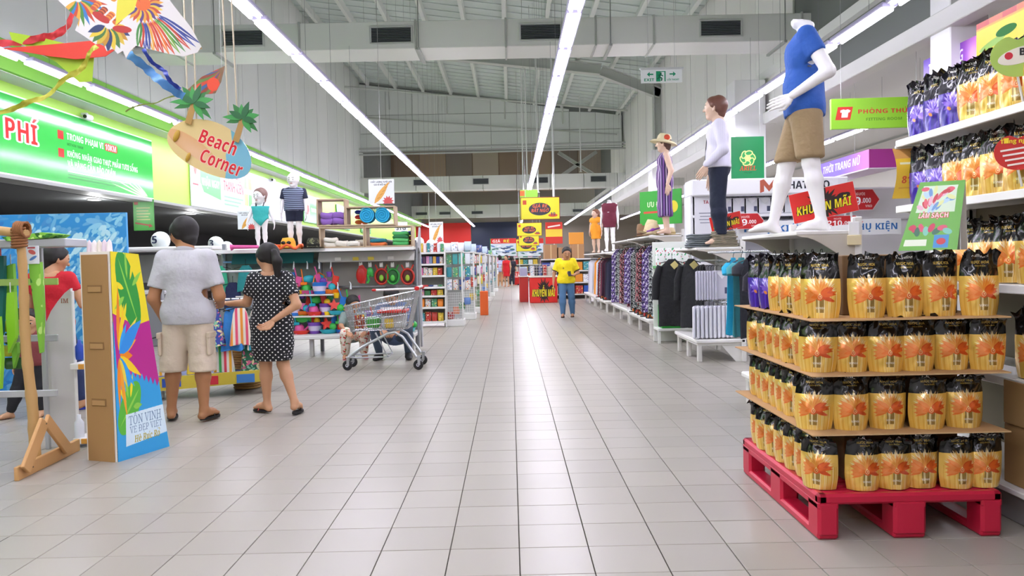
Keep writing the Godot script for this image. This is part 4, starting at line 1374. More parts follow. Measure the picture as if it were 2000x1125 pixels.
func pouch(kind: int, sd: int, label: String, at: Vector3, turn: float, group: String, pitch := 0.0) -> void:
	# kind 0 tall gold, 1 low gold, 2 tall violet
	var set_: Array = [pouch_gold, pouch_gold_low, pouch_violet][kind]
	var o := one("refill_pouch", label, "pouch", set_[sd % set_.size()], violet_mat if kind == 2 else gold_mat, at, turn, group)
	o.rotation.x = pitch
	if group == "pouches on the tall shelf": o.scale = Vector3.ONE * 1.13

func carton(label: String, at: Vector3, s: Vector3, turn := 0.0, hex := "a98558", group := "") -> Node3D:
	var o := T("cardboard_box", label, "box", at, turn, group)
	M(o, "box_body", Sh.new().box(Vector3(0, s.y / 2, 0), s, 0.004), mt(hex, 0.8))
	M(o, "packing_tape", Sh.new().box(Vector3(0, s.y / 2, 0), Vector3(0.05, s.y + 0.001, s.z + 0.001), 0.004), mt("c9a878", 0.35))
	return o

func pallet_display() -> void:
	gold_mat = pouch_print(false)
	violet_mat = pouch_print(true)
	for k in 6: pouch_gold.append(pouch_mesh(0.325, 0.182, 0.1, 20 + k, 0.35))
	for k in 7: pouch_gold_low.append(pouch_mesh(0.29, 0.178, 0.1, 40 + k, 1.0))
	for k in 4: pouch_violet.append(pouch_mesh(0.325, 0.175, 0.09, 60 + k, 0.3))
	var a := F(1600, 1058)
	var bx := F(1957, 1048)
	var x0 := a.x
	var x1 := bx.x
	var z1 := -3.76
	var z0 := -5.0
	var cx := (x0 + x1) / 2
	var w := x1 - x0
	var red := mt("c2163a", 0.42)
	var o := T("pallet", "red plastic pallet carrying the gold pouch display", "pallet", Vector3(cx, 0, (z0 + z1) / 2))
	var L := z1 - z0
	for x in [-w / 2 + 0.05, 0.0, w / 2 - 0.05]:
		var bw := 0.1 if x != 0.0 else 0.155
		var rn := M(o, "runner", Sh.new().box(Vector3(x, 0.022, 0), Vector3(bw * 0.999, 0.044, L - 0.02), 0.01).box(Vector3(x, 0.165, 0), Vector3(bw, 0.04, L - 0.004), 0.008), red)
		for z in [-L / 2 + 0.07, 0.0, L / 2 - 0.07]:
			M(rn, "block", Sh.new().box(Vector3(x, 0.1, z), Vector3(bw, 0.17, 0.14 if z != 0.0 else 0.18), 0.014), red)
	var dk := Sh.new()
	dk.box(Vector3(0, 0.195, L / 2 - 0.025), Vector3(w, 0.05, 0.05), 0.012)
	dk.box(Vector3(0, 0.195, -L / 2 + 0.025), Vector3(w, 0.05, 0.05), 0.012)
	for s in [-1, 1]: dk.box(Vector3(s * (w / 2 - 0.025), 0.195, 0), Vector3(0.05, 0.05, L), 0.012)
	M(o, "rim", dk, red)
	for k in 13:
		M(o, "deck_bar", Sh.new().box(Vector3(0, 0.205, -L / 2 + 0.09 + k * (L - 0.18) / 12.0), Vector3(w - 0.09, 0.026, 0.055), 0.004), red)
	for x in [-0.28, -0.14, 0.0, 0.14, 0.28]:
		M(o, "deck_rib", Sh.new().box(Vector3(x, 0.195, 0), Vector3(0.02, 0.03, L - 0.09), 0.003), red)
	# four tiers of pouches with sheets of cardboard between them
	var base := [0.222, 0.512, 0.79, 1.05]
	var tier_name := ["tier on the pallet", "second tier", "third tier", "top tier"]
	var fronts := [[1686, 1748, 1804, 1870, 1924], [1665, 1738, 1812, 1887], [1667, 1732, 1794, 1866, 1930], [1696, 1772, 1843, 1915]]
	var nl := [6, 7, 6, 5]
	for t in 4:
		var y: float = base[t]
		if t > 0:
			var sl := Sh.new().box(Vector3.ZERO, Vector3(w + 0.06, 0.007, L + 0.05), 0.002)
			var c := T("cardboard_sheet", "brown cardboard sheet under the " + tier_name[t] + " of gold pouches", "cardboard sheet", Vector3(cx - 0.005, y - 0.004, (z0 + z1) / 2))
			M(c, "sheet", sl, mt("b08a5c", 0.85))
			M(c, "cut_edge", Sh.new().box(Vector3(0, 0, L / 2 + 0.0255), Vector3(w + 0.055, 0.005, 0.002)), mt("c7a577", 0.9))
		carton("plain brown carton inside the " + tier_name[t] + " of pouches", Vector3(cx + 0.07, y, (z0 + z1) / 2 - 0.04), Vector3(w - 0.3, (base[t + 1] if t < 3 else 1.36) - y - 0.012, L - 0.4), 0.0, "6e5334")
		var kind := 1 if t < 3 else 0
		var fr: Array = fronts[t]
		for k in fr.size():
			var p := P(fr[k], 800, 3.84)
			pouch(kind, t * 5 + k, "gold pouch, %s from left on the front of the %s" % [ordinal(k + 2), tier_name[t]], Vector3(p.x, y, -3.85 - 0.012 * ((k * 7 + t) % 3)), rng.randf_range(-0.12, 0.12), "gold pouches on the pallet")
		var cp := P([1594, 1592, 1600, 1607][t], 800, 3.9)
		pouch(kind, t * 3 + 1, "gold pouch turned outwards at the front left corner of the " + tier_name[t], Vector3(cp.x - (0.01 if t else -0.01), y, -3.89), -0.42 if t else -0.65, "gold pouches on the pallet", 0.0)
		for k in nl[t]:
			var z: float = -4.06 - k * (0.9 / nl[t]) - 0.02
			var viol: bool = t == 3 and k >= 3
			pouch(2 if viol else kind, t * 4 + k, ("violet" if viol else "gold") + " pouch %s from the front, left side of the %s" % [ordinal(k + 1), tier_name[t]], Vector3(x0 + 0.075 + rng.randf_range(-0.01, 0.01), y, z), -0.72 + rng.randf_range(-0.08, 0.08), "pouches along the left side of the pallet")

func right_shelf() -> void:
	var x := 2.5
	var grey := mt("d9d9d4", 0.45)
	var edge := mt("f0f0ec", 0.35)
	var o := T("shelf_unit", "tall white supermarket shelf unit of gold and violet pouches behind the red pallet", "shelf unit", Vector3(x, 0, -4.2))
	var z0 := -1.0
	var z1 := 2.6
	var L := z1 - z0
	var zc := (z0 + z1) / 2
	M(o, "back_panel", Sh.new().box(Vector3(0.52, 1.25, zc), Vector3(0.03, 2.5, L)), mt("6d6552", 0.7))
	M(o, "base", Sh.new().box(Vector3(0.24, 0.075, zc), Vector3(0.5, 0.15, L), 0.006), mt("8b8b88", 0.5))
	M(o, "base_deck", Sh.new().box(Vector3(0.23, 0.165, zc), Vector3(0.56, 0.03, L), 0.005), edge)
	for z in [-1.0, 0.2, 1.4, 2.6]: M(o, "upright", Sh.new().box(Vector3(0.48, 1.25, z), Vector3(0.05, 2.5, 0.04), 0.004), mt("babab5", 0.5))
	var ys := [0.72, 1.19, 1.66, 2.08]
	for k in 4:
		var st := M(o, "shelf_board", Sh.new().box(Vector3(0.25, ys[k] - 0.02, zc), Vector3(0.48, 0.03, L), 0.004), grey)
		M(st, "price_rail", Sh.new().box(Vector3(0.0, ys[k] - 0.028, zc), Vector3(0.014, 0.046, L), 0.004), edge)
		M(st, "bracket", Sh.new().prism(PackedVector2Array([Vector2(0.02, -0.005), Vector2(0.48, -0.005), Vector2(0.48, -0.1)]), 0.02, Transform3D(Basis(), Vector3(0, ys[k] - 0.035, z0 + 0.01))), grey)
	var nm_ := ["lowest shelf board", "third shelf from the top", "second shelf from the top", "top shelf of the tall unit"]
	for k in 11:
		pouch(2 if k >= 8 else 0, k, ("violet" if k >= 8 else "gold") + " pouch, %s from the near end, %s" % [ordinal(k + 1), nm_[3]], Vector3(x + 0.11, ys[3], -3.14 - k * 0.195), -0.95 + rng.randf_range(-0.12, 0.12), "pouches on the tall shelf")
	for k in 11:
		var v: bool = k >= 9
		pouch(2 if v else 0, k + 3, ("violet" if v else "gold") + " pouch, %s from the near end, %s" % [ordinal(k + 1), nm_[2]], Vector3(x + 0.11, ys[2], -3.1 - k * 0.195), -0.95 + rng.randf_range(-0.12, 0.12), "pouches on the tall shelf")
	for k in 10:
		pouch(0, k + 1, "gold pouch, %s from the near end, %s" % [ordinal(k + 1), nm_[1]], Vector3(x + 0.11, ys[1], -3.0 - k * 0.195), -0.95 + rng.randf_range(-0.12, 0.12), "pouches on the tall shelf")
	for k in 5:
		pouch(0, k + 2, "gold pouch, %s from the near end, %s" % [ordinal(k + 1), nm_[0]], Vector3(x + 0.1, ys[0], -3.2 - k * 0.19), -0.95, "pouches on the tall shelf")
	# cartons under the shelf
	var b := carton("brown carton stacked on a black printed one at the foot of the tall shelf", Vector3(2.66, 0.485, -3.86), Vector3(0.34, 0.22, 0.4), 0.0, "a5814f")
	M(b, "printed_side", Sh.new().box(Vector3(0.02, 0.11, 0.2005), Vector3(0.27, 0.19, 0.001)), mt("b18d5a", 0.8))
	var c := carton("brown carton with a black printed end at the foot of the tall shelf", Vector3(2.68, 0.181, -3.86), Vector3(0.36, 0.3, 0.42), 0.0, "a5814f")
	var pi_ := canvas(384, 384, "15120f")
	for k in 9: rect(pi_, 60, 60 + k * 18, 120 + (k * 37) % 90, 6, "a9956a")
	stamp(pi_, "THIÊN", 50, 300, 44, "c2b18a")
	rect(pi_, 10, 330, 364, 40, "2e2416")
	var q := Sh.new()
	q.quad(Vector3(-0.16, 0.015, 0.2115), Vector3(0.175, 0.015, 0.2115), Vector3(0.175, 0.29, 0.2115), Vector3(-0.16, 0.29, 0.2115))
	M(c, "printed_end", q, pic(pi_, 0.5))
	# header sign with the green apple
	var h := canvas(1024, 400, "f2d51c")
	for k in 16: rect(h, k * 64, 0, 64, 44, "c43a2a" if k % 2 == 0 else "e06a3a")
	rect(h, 0, 44, 1024, 16, "e8a020")
	for k in 5: poly(h, ell(Vector2(80 + k * 220, 200), Vector2(70, 26), -0.4), Color("8fbf3a"))
	var hs := T("header_sign", "yellow shelf header with a red patterned top edge above the gold pouches", "sign", Vector3(x + 0.26, 2.53, -3.75), -PI / 2)
	board(hs, "panel", 2.0, 0.3, 0.01, pic(h, 0.3), mt("e8d040", 0.4))
	M(hs, "post", Sh.new().tube([Vector3(-0.6, -0.44, -0.01), Vector3(-0.6, 0.0, -0.01)], 0.01, 6).tube([Vector3(0.6, -0.44, -0.01), Vector3(0.6, 0.0, -0.01)], 0.01, 6), mt("b8b8b8", 0.4, 0.7))
	var ap := T("apple_sign", "round green apple-shaped shelf tag in front of the yellow header", "sign", P(1988, 108, 4.0), -0.35)
	var out := PackedVector2Array()
	for k in 40:
		var t := TAU * k / 40.0
		out.append(Vector2(cos(t) * 0.12, sin(t) * 0.105 - 0.03 * exp(-pow((t - PI / 2) / 0.25, 2.0))))
	M(ap, "apple_card", Sh.new().prism(out, 0.004), mt("a6c65a", 0.4))
	M(ap, "apple_leaf", Sh.new().prism(ell(Vector2(-0.05, 0.13), Vector2(0.05, 0.022), 0.5), 0.005), mt("3f8a4a", 0.4))
	M(ap, "white_band", Sh.new().prism(ell(Vector2(0.01, 0.0), Vector2(0.1, 0.04), 0.25), 0.007), mt("e9e6d8", 0.5))
	M(ap, "red_dot", Sh.new().prism(ell(Vector2(-0.04, 0.0), Vector2(0.018, 0.018)), 0.01), mt("c8283a", 0.5))
	M(ap, "lettering", text_mesh("BIG", 0.035, 0.01), mt("1c1c1c", 0.5), Vector3(0.045, 0.015, 0.002))
	M(ap, "stem_clip", Sh.new().tube([Vector3(0.0, -0.1, -0.004), Vector3(0.03, -0.24, -0.02)], 0.006, 6), mt("d8d8d4", 0.4))
	var rt := T("gift_tag", "red apple-shaped gift tag with white lines on the second shelf", "tag", P(1988, 296, 3.95), -0.4)
	M(rt, "tag_card", Sh.new().prism(out, 0.004, Transform3D(Basis().scaled(Vector3.ONE * 0.85))), mt("c7271f", 0.4))
	for k in 4: M(rt, "white_line", Sh.new().box(Vector3(0, 0.015 - 0.025 * k, 0.003), Vector3(0.15 - 0.02 * k, 0.009, 0.002), 0.0, Basis(Vector3.BACK, 0.12)), mt("f3e9df", 0.5))
	M(rt, "lettering", text_mesh("Tặng ngay", 0.02, 0.003), mt("f4d62a", 0.5), Vector3(-0.005, 0.052, 0.004))
	M(rt, "stem_clip", Sh.new().tube([Vector3(0, -0.08, -0.004), Vector3(0.02, -0.17, -0.01)], 0.006, 6), mt("d8d8d4", 0.4))
	# yellow price tongue hanging at the shelf end
	var yp := T("price_banner", "curled yellow price banner hanging from the far end of the top shelf", "price tag", P(1766, 290, 5.2), -0.25)
	var rows := []
	for k in 9:
		var t := k / 8.0
		var row := PackedVector3Array()
		for s in [-1, 0, 1]: row.append(Vector3(s * 0.075 + 0.02 * sin(t * 3.0), -0.32 * t, 0.035 * sin(t * PI * 1.3) + 0.02))
		rows.append(row)
	var yi := canvas(256, 512, "f0c63a")
	rect(yi, 0, 0, 256, 110, "d9a05a")
	rect(yi, 40, 150, 190, 22, "f6efc4")
	stamp(yi, "81", 60, 360, 70, "d2502a")
	stamp(yi, ".900", 150, 340, 28, "d2502a")
	rect(yi, 40, 400, 180, 14, "e0a838")
	M(yp, "banner", Sh.new().grid(rows, false, true), pic(yi, 0.25))
	M(yp, "clip", Sh.new().box(Vector3(0, 0.005, 0.02), Vector3(0.12, 0.02, 0.02), 0.004), mt("e6e6e0", 0.3))
	# leaflet tent on the stack
	var li := canvas(512, 640, "67b23a")
	rect(li, 60, 40, 390, 250, "d8ecd0")
	for k in 26: poly(li, ell(Vector2(90 + (k * 71) % 330, 70 + (k * 53) % 190), Vector2(46, 20), k * 0.7), Color(["e05a6a", "b8d8e8", "e8b8c8", "6a9ad0", "c8303a", "e0e8a0"][k % 6]))
	stamp(li, "LÀM SẠCH", 256, 340, 44, "f2e9e0", 0.5, 0.0, true, 0.0, false, "c8303a", 5)
	for k in 10: poly(li, ell(Vector2(80 + (k * 47) % 360, 430 + (k * 31) % 60), Vector2(44, 26), k * 0.5), Color(["c82a4a", "2a6a4a", "d8506a", "7ac8b0"][k % 4]))
	rect(li, 300, 500, 130, 120, "3a8fd0")
	poly(li, ell(Vector2(365, 560), Vector2(40, 30)), Color("c82a3a"))
	rect(li, 40, 540, 200, 60, "e6f0d8")
	var lt := T("leaflet_stand", "green leaflet folded into a tent on top of the gold pouch stack", "leaflet stand", Vector3(P(1818, 400, 4.25).x, 1.366, -4.25), -0.5)
	var lm := pic(li, 0.35)
	var ls := Sh.new()
	ls.quad(Vector3(-0.15, 0, 0.12), Vector3(0.12, 0, 0.12), Vector3(0.16, 0.36, 0.0), Vector3(-0.05, 0.36, 0.0))
	M(lt, "printed_leaf", ls, lm)
	M(lt, "back_leaf", Sh.new().prism(PackedVector2Array([Vector2(-0.1, 0), Vector2(0.17, 0), Vector2(0.16, 0.37), Vector2(-0.05, 0.37)]), 0.004, Transform3D(Basis(Vector3.RIGHT, 0.25), Vector3(0, 0, -0.1))), mt("d9dad5", 0.5))
	M(lt, "side_leaf", Sh.new().prism(PackedVector2Array([Vector2(-0.1, 0), Vector2(0.11, 0), Vector2(0.0, 0.35)]), 0.004, Transform3D(Basis(Vector3.UP, PI / 2), Vector3(0.135, 0, 0.0))), mt("c9cbc6", 0.5))

# ---------------------------------------------------------------- mannequins
func mannequin(called: String, label: String, at: Vector3, turn: float, j: Dictionary, skin: Material, headed: bool, hair: Material, cell := 0.016, hh := 0.0) -> Node3D:
	var o := T(called, label, "mannequin", at, turn)
	var f := field_for(j, cell)
	torso(f, j, -0.006, 0.3, 0.94)
	for s in ["l", "r"]:
		arm(f, j, s, 0.002); leg(f, j, s, 0.0); foot(f, j, s, -0.002)
	if not headed:
		f.cap(j.neck, j.neck + Vector3(0, 0.045, 0.0) * j.h, 0.036 * j.h, 0.03 * j.h, 0.02)
		f.cap(j.neck + Vector3(0, 0.05, 0.0) * j.h, j.neck + Vector3(0, 0.06, 0.03) * j.h, 0.034 * j.h, 0.03 * j.h, 0.02)
		f.cut(j.neck + Vector3(0, 0.062, 0) * j.h, Vector3(0, 1, -0.25).normalized(), 0.2)
	var sh := f.mesh()
	if hh == 0.0: hh = j.h
	if headed: sh.add(head_shape(j.head, hh, j.face, 0.008, j.neck))
	for s in ["l", "r"]:
		var d: Vector3 = j.get("hd" + s, Vector3(0, -1, 0.15)).normalized()
		var n: Vector3 = j.get("hn" + s, Vector3(-1 if s == "l" else 1, 0, 0))
		sh.add(hand_shape(j["wr" + s], d, n, j.h, 0.25, 1 if s == "l" else -1, 0.006))
	M(o, "body", sh, skin)
	if headed:
		face_marks(o, j.head, hh, j.face, 0.0, "b86a66")
		if hair: hair_cap(o, j.head, hh, j.face, hair)
	return o

func shirt(o: Node3D, j: Dictionary, called: String, m: Material, off: float, hem: float, sl: float, cell := 0.014, wide := 0.96) -> MeshInstance3D:
	var f := field_for(j, cell)
	torso(f, j, off, 0.3, wide)
	f.cap(j.waist, Vector3(j.pelvis.x, maxf(hem, 0.2) * j.h, j.pelvis.z), 0.085 * j.h + off, 0.088 * j.h + off, 0.04, Vector3(1.1, 1, 0.85))
	if sl > 0.0:
		for s in ["l", "r"]: arm(f, j, s, off + 0.004, 0.0, sl, 0.03)
	f.cut(Vector3(0, hem, 0) * j.h, Vector3.DOWN, 0.4)
	if sl > 0.0 and sl < 1.0:
		for s in ["l", "r"]: f.cut(j["sh" + s].lerp(j["el" + s], sl - 0.1), (j["el" + s] - j["sh" + s]).normalized(), 0.11)
	f.cut(j.neck + Vector3(0, 0.012 * j.h, 0), Vector3.UP, 0.1 * j.h / 1.7)
	return M(o, called, f.mesh(), m)

func bottoms(o: Node3D, j: Dictionary, called: String, m: Material, off: float, t1: float, cell := 0.015, flare := 0.0) -> MeshInstance3D:
	var f := field_for(j, cell)
	f.cap(j.waist - Vector3(0, 0.03 * j.h, 0), j.pelvis, 0.08 * j.h + off, 0.083 * j.h + off, 0.04, Vector3(1.08, 1, 0.88))
	for s in ["l", "r"]: leg(f, j, s, off, 0.0, t1, 0.03, flare)
	for s in ["l", "r"]:
		var e: Vector3 = j["hip" + s].lerp(j["kn" + s], t1 - 0.06) if t1 <= 1.0 else j["kn" + s].lerp(j["an" + s], t1 - 1.06)
		f.cut(e, Vector3.DOWN, 0.14 * j.h / 1.7)
	return M(o, called, f.mesh(), m)

func mannequins_right() -> void:
	var white := mt("eceaea", 0.35)
	var flesh := mt("d9b8a0", 0.45)
	# blue polo, headless
	var j := skel(1.85, {"ell": Vector3(0.15, 0.64, -0.085), "wrl": Vector3(0.135, 0.555, 0.055), "hdl": Vector3(-0.25, -0.2, 1), "hnl": Vector3(-1, 0.0, -0.2), "elr": Vector3(-0.15, 0.64, -0.05), "wrr": Vector3(-0.15, 0.5, 0.03),
		"knl": Vector3(0.062, 0.285, -0.02), "anl": Vector3(0.066, 0.04, -0.06), "toel": Vector3(0.09, 0.012, 0.03), "knr": Vector3(-0.06, 0.285, 0.075), "anr": Vector3(-0.065, 0.04, 0.13), "toer": Vector3(-0.075, 0.012, 0.225)})
	var o := mannequin("mannequin", "headless white mannequin in a blue polo shirt and khaki shorts, hand on hip", Vector3(P(1572, 300, 6.35).x, 1.535, -6.35), -PI / 2 - 0.3, j, white, false, null)
	var s := shirt(o, j, "polo_shirt", mt("2456a8", 0.8, 0.0, "cloth"), 0.014, 0.485, 0.62)
	M(s, "collar", Sh.new().lathe([Vector2(0.075, -0.02), Vector2(0.086, 0.0), Vector2(0.078, 0.03)], 18, j.neck + Vector3(0, 0.0, 0.004), Basis(Vector3.RIGHT, 0.25)), mt("1d4890", 0.8, 0.0, "cloth"))
	bottoms(o, j, "khaki_shorts", mt("97815f", 0.85, 0.0, "cloth"), 0.022, 0.98, 0.015, 0.02)
	# man in shirt and dark trousers
	j = skel(1.9, {"ell": Vector3(0.155, 0.63, -0.03), "wrl": Vector3(0.14, 0.53, 0.085), "hdl": Vector3(-0.2, -0.7, 0.6), "elr": Vector3(-0.15, 0.63, -0.02), "wrr": Vector3(-0.15, 0.49, 0.06), "face": Vector3(-0.05, 0.05, 1), "head": Vector3(0, 0.925, 0.02)})
	o = mannequin("mannequin", "male mannequin with brown hair in a pale striped shirt, tie and dark navy trousers", Vector3(P(1403, 300, 10.45).x, 1.5, -10.45), -PI / 2 - 0.24, j, flesh, true, mt("6b4436", 0.5))
	s = shirt(o, j, "dress_shirt", pattern("pinstripe", "dfdde8", ["c9c6da"], 8.0, 4, "vstripe", 10), 0.014, 0.52, 1.92)
	M(s, "necktie", Sh.new().prism(PackedVector2Array([Vector2(-0.02, 0.3), Vector2(0.02, 0.3), Vector2(0.04, -0.08), Vector2(0, -0.12), Vector2(-0.04, -0.08)]), 0.01, Transform3D(Basis(Vector3.RIGHT, -0.09), Vector3(0, 0.645 * j.h, 0.158))), mt("30343c", 0.6))
	M(s, "collar", Sh.new().lathe([Vector2(0.07, -0.02), Vector2(0.08, 0.0), Vector2(0.07, 0.035)], 18, j.neck + Vector3(0, 0.0, 0.006), Basis(Vector3.RIGHT, 0.25)), mt("d6d4e2", 0.7))
	bottoms(o, j, "trousers", mt("141d33", 0.8, 0.0, "cloth"), 0.02, 1.96, 0.015, 0.012)
	M(o, "belt", Sh.new().lathe([Vector2(0.168, -0.02), Vector2(0.172, 0.0), Vector2(0.168, 0.02)], 24, Vector3(0, 0.545, 0) * j.h, Basis().scaled(Vector3(1.04, 1, 0.86))), mt("1d1d20", 0.4))
	# woman with the sun hat
	j = skel(1.66, {"ell": Vector3(0.14, 0.64, -0.05), "wrl": Vector3(0.15, 0.5, -0.01), "elr": Vector3(-0.14, 0.64, -0.05), "wrr": Vector3(-0.15, 0.5, -0.01), "face": Vector3(-0.1, 0, 1)})
	o = mannequin("mannequin", "female mannequin in a straw sun hat and a purple patterned strapless jumpsuit", Vector3(P(1298, 300, 13.8).x, 1.745, -13.8), -PI / 2 - 0.1, j, flesh, true, mt("5b3d30", 0.6), 0.017)
	var pm := pattern("purpledress", "5a3a7a", ["d9d0e0", "241a38", "8a5aa0", "1d1628", "c9a0c8"], 5.0, 21, "vstripe", 9)
	shirt(o, j, "patterned_top", pm, 0.014, 0.48, 0.0, 0.015)
	bottoms(o, j, "patterned_trousers", pm, 0.03, 1.5, 0.015, 0.03)
	var hb := Basis(Vector3.RIGHT, -0.2)
	var hp: Vector3 = j.head + Vector3(0, 0.05, -0.01)
	var hat := M(o, "sun_hat", Sh.new().lathe([Vector2(0.24, -0.035), Vector2(0.2, 0.0), Vector2(0.125, 0.022), Vector2(0.118, 0.08), Vector2(0.09, 0.125), Vector2(0.001, 0.135)], 28, hp, hb), mt("e6d9b0", 0.8))
	M(hat, "hat_flower", Sh.new().ball(hp + hb * Vector3(0.11, 0.06, -0.03), Vector3(0.03, 0.05, 0.055), 12), mt("c8482a", 0.7))
	# maroon tank top, headless
	j = skel(1.5, {"hdl": Vector3(0.1, -1, 0.1)})
	o = mannequin("mannequin", "headless white child mannequin in a maroon sleeveless top with a printed front", Vector3(P(1190, 400, 21).x, 1.53, -21.0), -0.35, j, white, false, null, 0.02)
	s = shirt(o, j, "maroon_top", mt("6a1f35", 0.8, 0.0, "cloth"), 0.02, 0.42, 0.0, 0.018)
	M(s, "print", Sh.new().ball(Vector3(0, 0.64, 0.118) * Vector3(1, 1.5, 1), Vector3(0.06, 0.08, 0.012), 10), mt("d8cfd6", 0.7))
	# orange dress girl
	j = skel(1.16, {"head": Vector3(0, 0.9, 0.02), "neck": Vector3(0, 0.79, 0), "shl": Vector3(0.1, 0.77, 0), "shr": Vector3(-0.1, 0.77, 0), "face": Vector3(-0.4, 0, 1)})
	o = mannequin("mannequin", "girl mannequin with long brown hair in an orange dress", Vector3(P(1163, 400, 21.6).x, 1.5, -21.6), -0.5, j, flesh, true, null, 0.02, 1.5)
	hair_cap(o, j.head, 1.5, j.face, mt("7a4c34", 0.6), 0.12)
	shirt(o, j, "orange_dress", mt("ee9a24", 0.8, 0.0, "cloth"), 0.02, 0.33, 0.5, 0.016)

# ---------------------------------------------------------------- clothes racks
func clothes_unit(label: String, x: float, z0: float, z1: float, sy: float, depth := 0.6, rails := [1.3], plat := true) -> Node3D:
	# z0 the near end, z1 the far end; x the edge on the aisle
	var L := z0 - z1
	var o := T("clothes_rack", label, "clothes rack", Vector3(x, 0, (z0 + z1) / 2))
	var white := mt("e4e2dd", 0.45)
	var chrome := mt("b9bcc0", 0.25, 0.85)
	for z in [-L / 2 + 0.03, L / 2 - 0.03]:
		M(o, "upright", Sh.new().box(Vector3(depth, (sy + 0.1) / 2, z), Vector3(0.06, sy + 0.1, 0.06), 0.006), white)
	M(o, "back_panel", Sh.new().box(Vector3(depth + 0.01, sy / 2 + 0.1, 0), Vector3(0.02, sy - 0.1, L - 0.12)), mt("c4c4c4", 0.6))
	M(o, "shelf", Sh.new().box(Vector3(depth / 2, sy - 0.015, 0), Vector3(depth, 0.03, L), 0.005), white)
	var arc := PackedVector2Array([Vector2(0.0, 0.0), Vector2(depth, 0.0), Vector2(depth, -0.2)])
	for k in 9:
		var t := k / 8.0
		arc.append(Vector2(lerpf(depth - 0.03, 0.03, t), -0.2 * pow(1.0 - t, 2.0) * (1.0 + t * 1.2) - 0.012))
	for z in [-L / 2 + 0.012, L / 2 - 0.012]:
		M(o, "shelf_bracket", Sh.new().prism(arc, 0.02, Transform3D(Basis(), Vector3(0, sy - 0.03, z))), mt("c3bcb0", 0.5))
	for y in rails:
		M(o, "hanging_rail", Sh.new().tube([Vector3(depth * 0.5, y, -L / 2 + 0.02), Vector3(depth * 0.5, y, L / 2 - 0.02)], 0.013, 8), chrome)
		for z in [-L / 2 + 0.05, L / 2 - 0.05]: M(o, "rail_arm", Sh.new().tube([Vector3(depth, y, z), Vector3(depth * 0.5, y, z)], 0.01, 6), chrome)
	if plat:
		M(o, "platform", Sh.new().box(Vector3(depth * 0.5, 0.265, 0), Vector3(depth + 0.04, 0.05, L), 0.012).box(Vector3(depth * 0.5, 0.225, 0), Vector3(depth - 0.02, 0.03, L - 0.06), 0.004), white)
		for z in [-L / 2 + 0.07, 0.0, L / 2 - 0.07]:
			M(o, "platform_leg", Sh.new().box(Vector3(0.04, 0.105, z), Vector3(0.05, 0.21, 0.09), 0.006), mt("cfccc6", 0.45))
		M(o, "gusset", Sh.new().prism(PackedVector2Array([Vector2(depth - 0.28, 0.21), Vector2(depth, 0.21), Vector2(depth, 0.0), Vector2(depth - 0.1, 0.0)]), 0.03, Transform3D(Basis(), Vector3(0, 0, L / 2 - 0.06))), white)
	return o

var garment_cache := {}

# a hanging garment, hook at the origin: half widths at shoulder and hem, with folds
func garment_mesh(len_: float, wt: float, wh: float, folds: int, thick: float, sleeve: float, sd: int) -> ArrayMesh:
	var key := "%.2f %.2f %.2f %d %.2f %.2f %d" % [len_, wt, wh, folds, thick, sleeve, sd]
	if garment_cache.has(key): return garment_cache[key]
	var sh := Sh.new()
	var rows := []
	var nr := 12
	var ns := 30
	for i in nr:
		var t := i / float(nr - 1)
		var hw := lerpf(wt, wh, t)
		if t < 0.08: hw = lerpf(0.05, wt, pow(t / 0.08, 0.6))
		var y := -0.06 - 0.06 * pow(minf(hw / wt, 1.0), 2.0) * (1.0 if t < 0.1 else 0.0) - len_ * t
		if t >= 0.1: y = -0.12 - len_ * t
		var row := PackedVector3Array()
		for k in ns:
			var a := -TAU * k / ns
			var amp := thick * (0.55 + 0.6 * t)
			var z := sin(a) * amp * 0.6 + cos(folds * a * 0.5 + sd) * amp * 0.55 * t
			row.append(Vector3(cos(a) * hw * (1.0 + 0.02 * sin(t * 9.0 + sd)), y + 0.012 * sin(3.0 * a + sd) * t, z))
		rows.append(row)
	rows.reverse()
	sh.grid(rows, true)
	sh.fan(Array(rows[0]), false)
	sh.fan(Array(rows[-1]), true)
	if sleeve > 0.0:
		for s in [-1, 1]:
			sh.tube([Vector3(s * wt * 0.86, -0.16, 0), Vector3(s * (wt + 0.035), -0.16 - sleeve * 0.4, 0.0), Vector3(s * (wt + 0.05), -0.16 - sleeve, 0.01)], [0.05, 0.062, 0.055], 10)
	garment_cache[key] = sh.mesh()
	return garment_cache[key]

var hanger_mesh: ArrayMesh
func garment(called: String, label: String, cat: String, at: Vector3, turn: float, m: Material, len_: float, wt: float, wh: float, folds: int, thick: float, sleeve: float, sd: int, group: String) -> Node3D:
	if hanger_mesh == null:
		hanger_mesh = Sh.new().tube([Vector3(0.0, 0.0, -0.018), Vector3(0.0, 0.018, -0.01), Vector3(0.0, 0.02, 0.008), Vector3(0.0, 0.0, 0.016), Vector3(0, -0.04, 0.0), Vector3(0, -0.08, 0)], 0.0035, 5).tube([Vector3(-0.17, -0.12, 0), Vector3(0, -0.078, 0), Vector3(0.17, -0.12, 0)], 0.006, 5).mesh()
	var o := T(called, label, cat, at, turn, group)
	M(o, "cloth", garment_mesh(len_, wt, wh, folds, thick, sleeve, sd), m)
	M(o, "hanger", hanger_mesh, mt("1c1d20", 0.4))
	return o

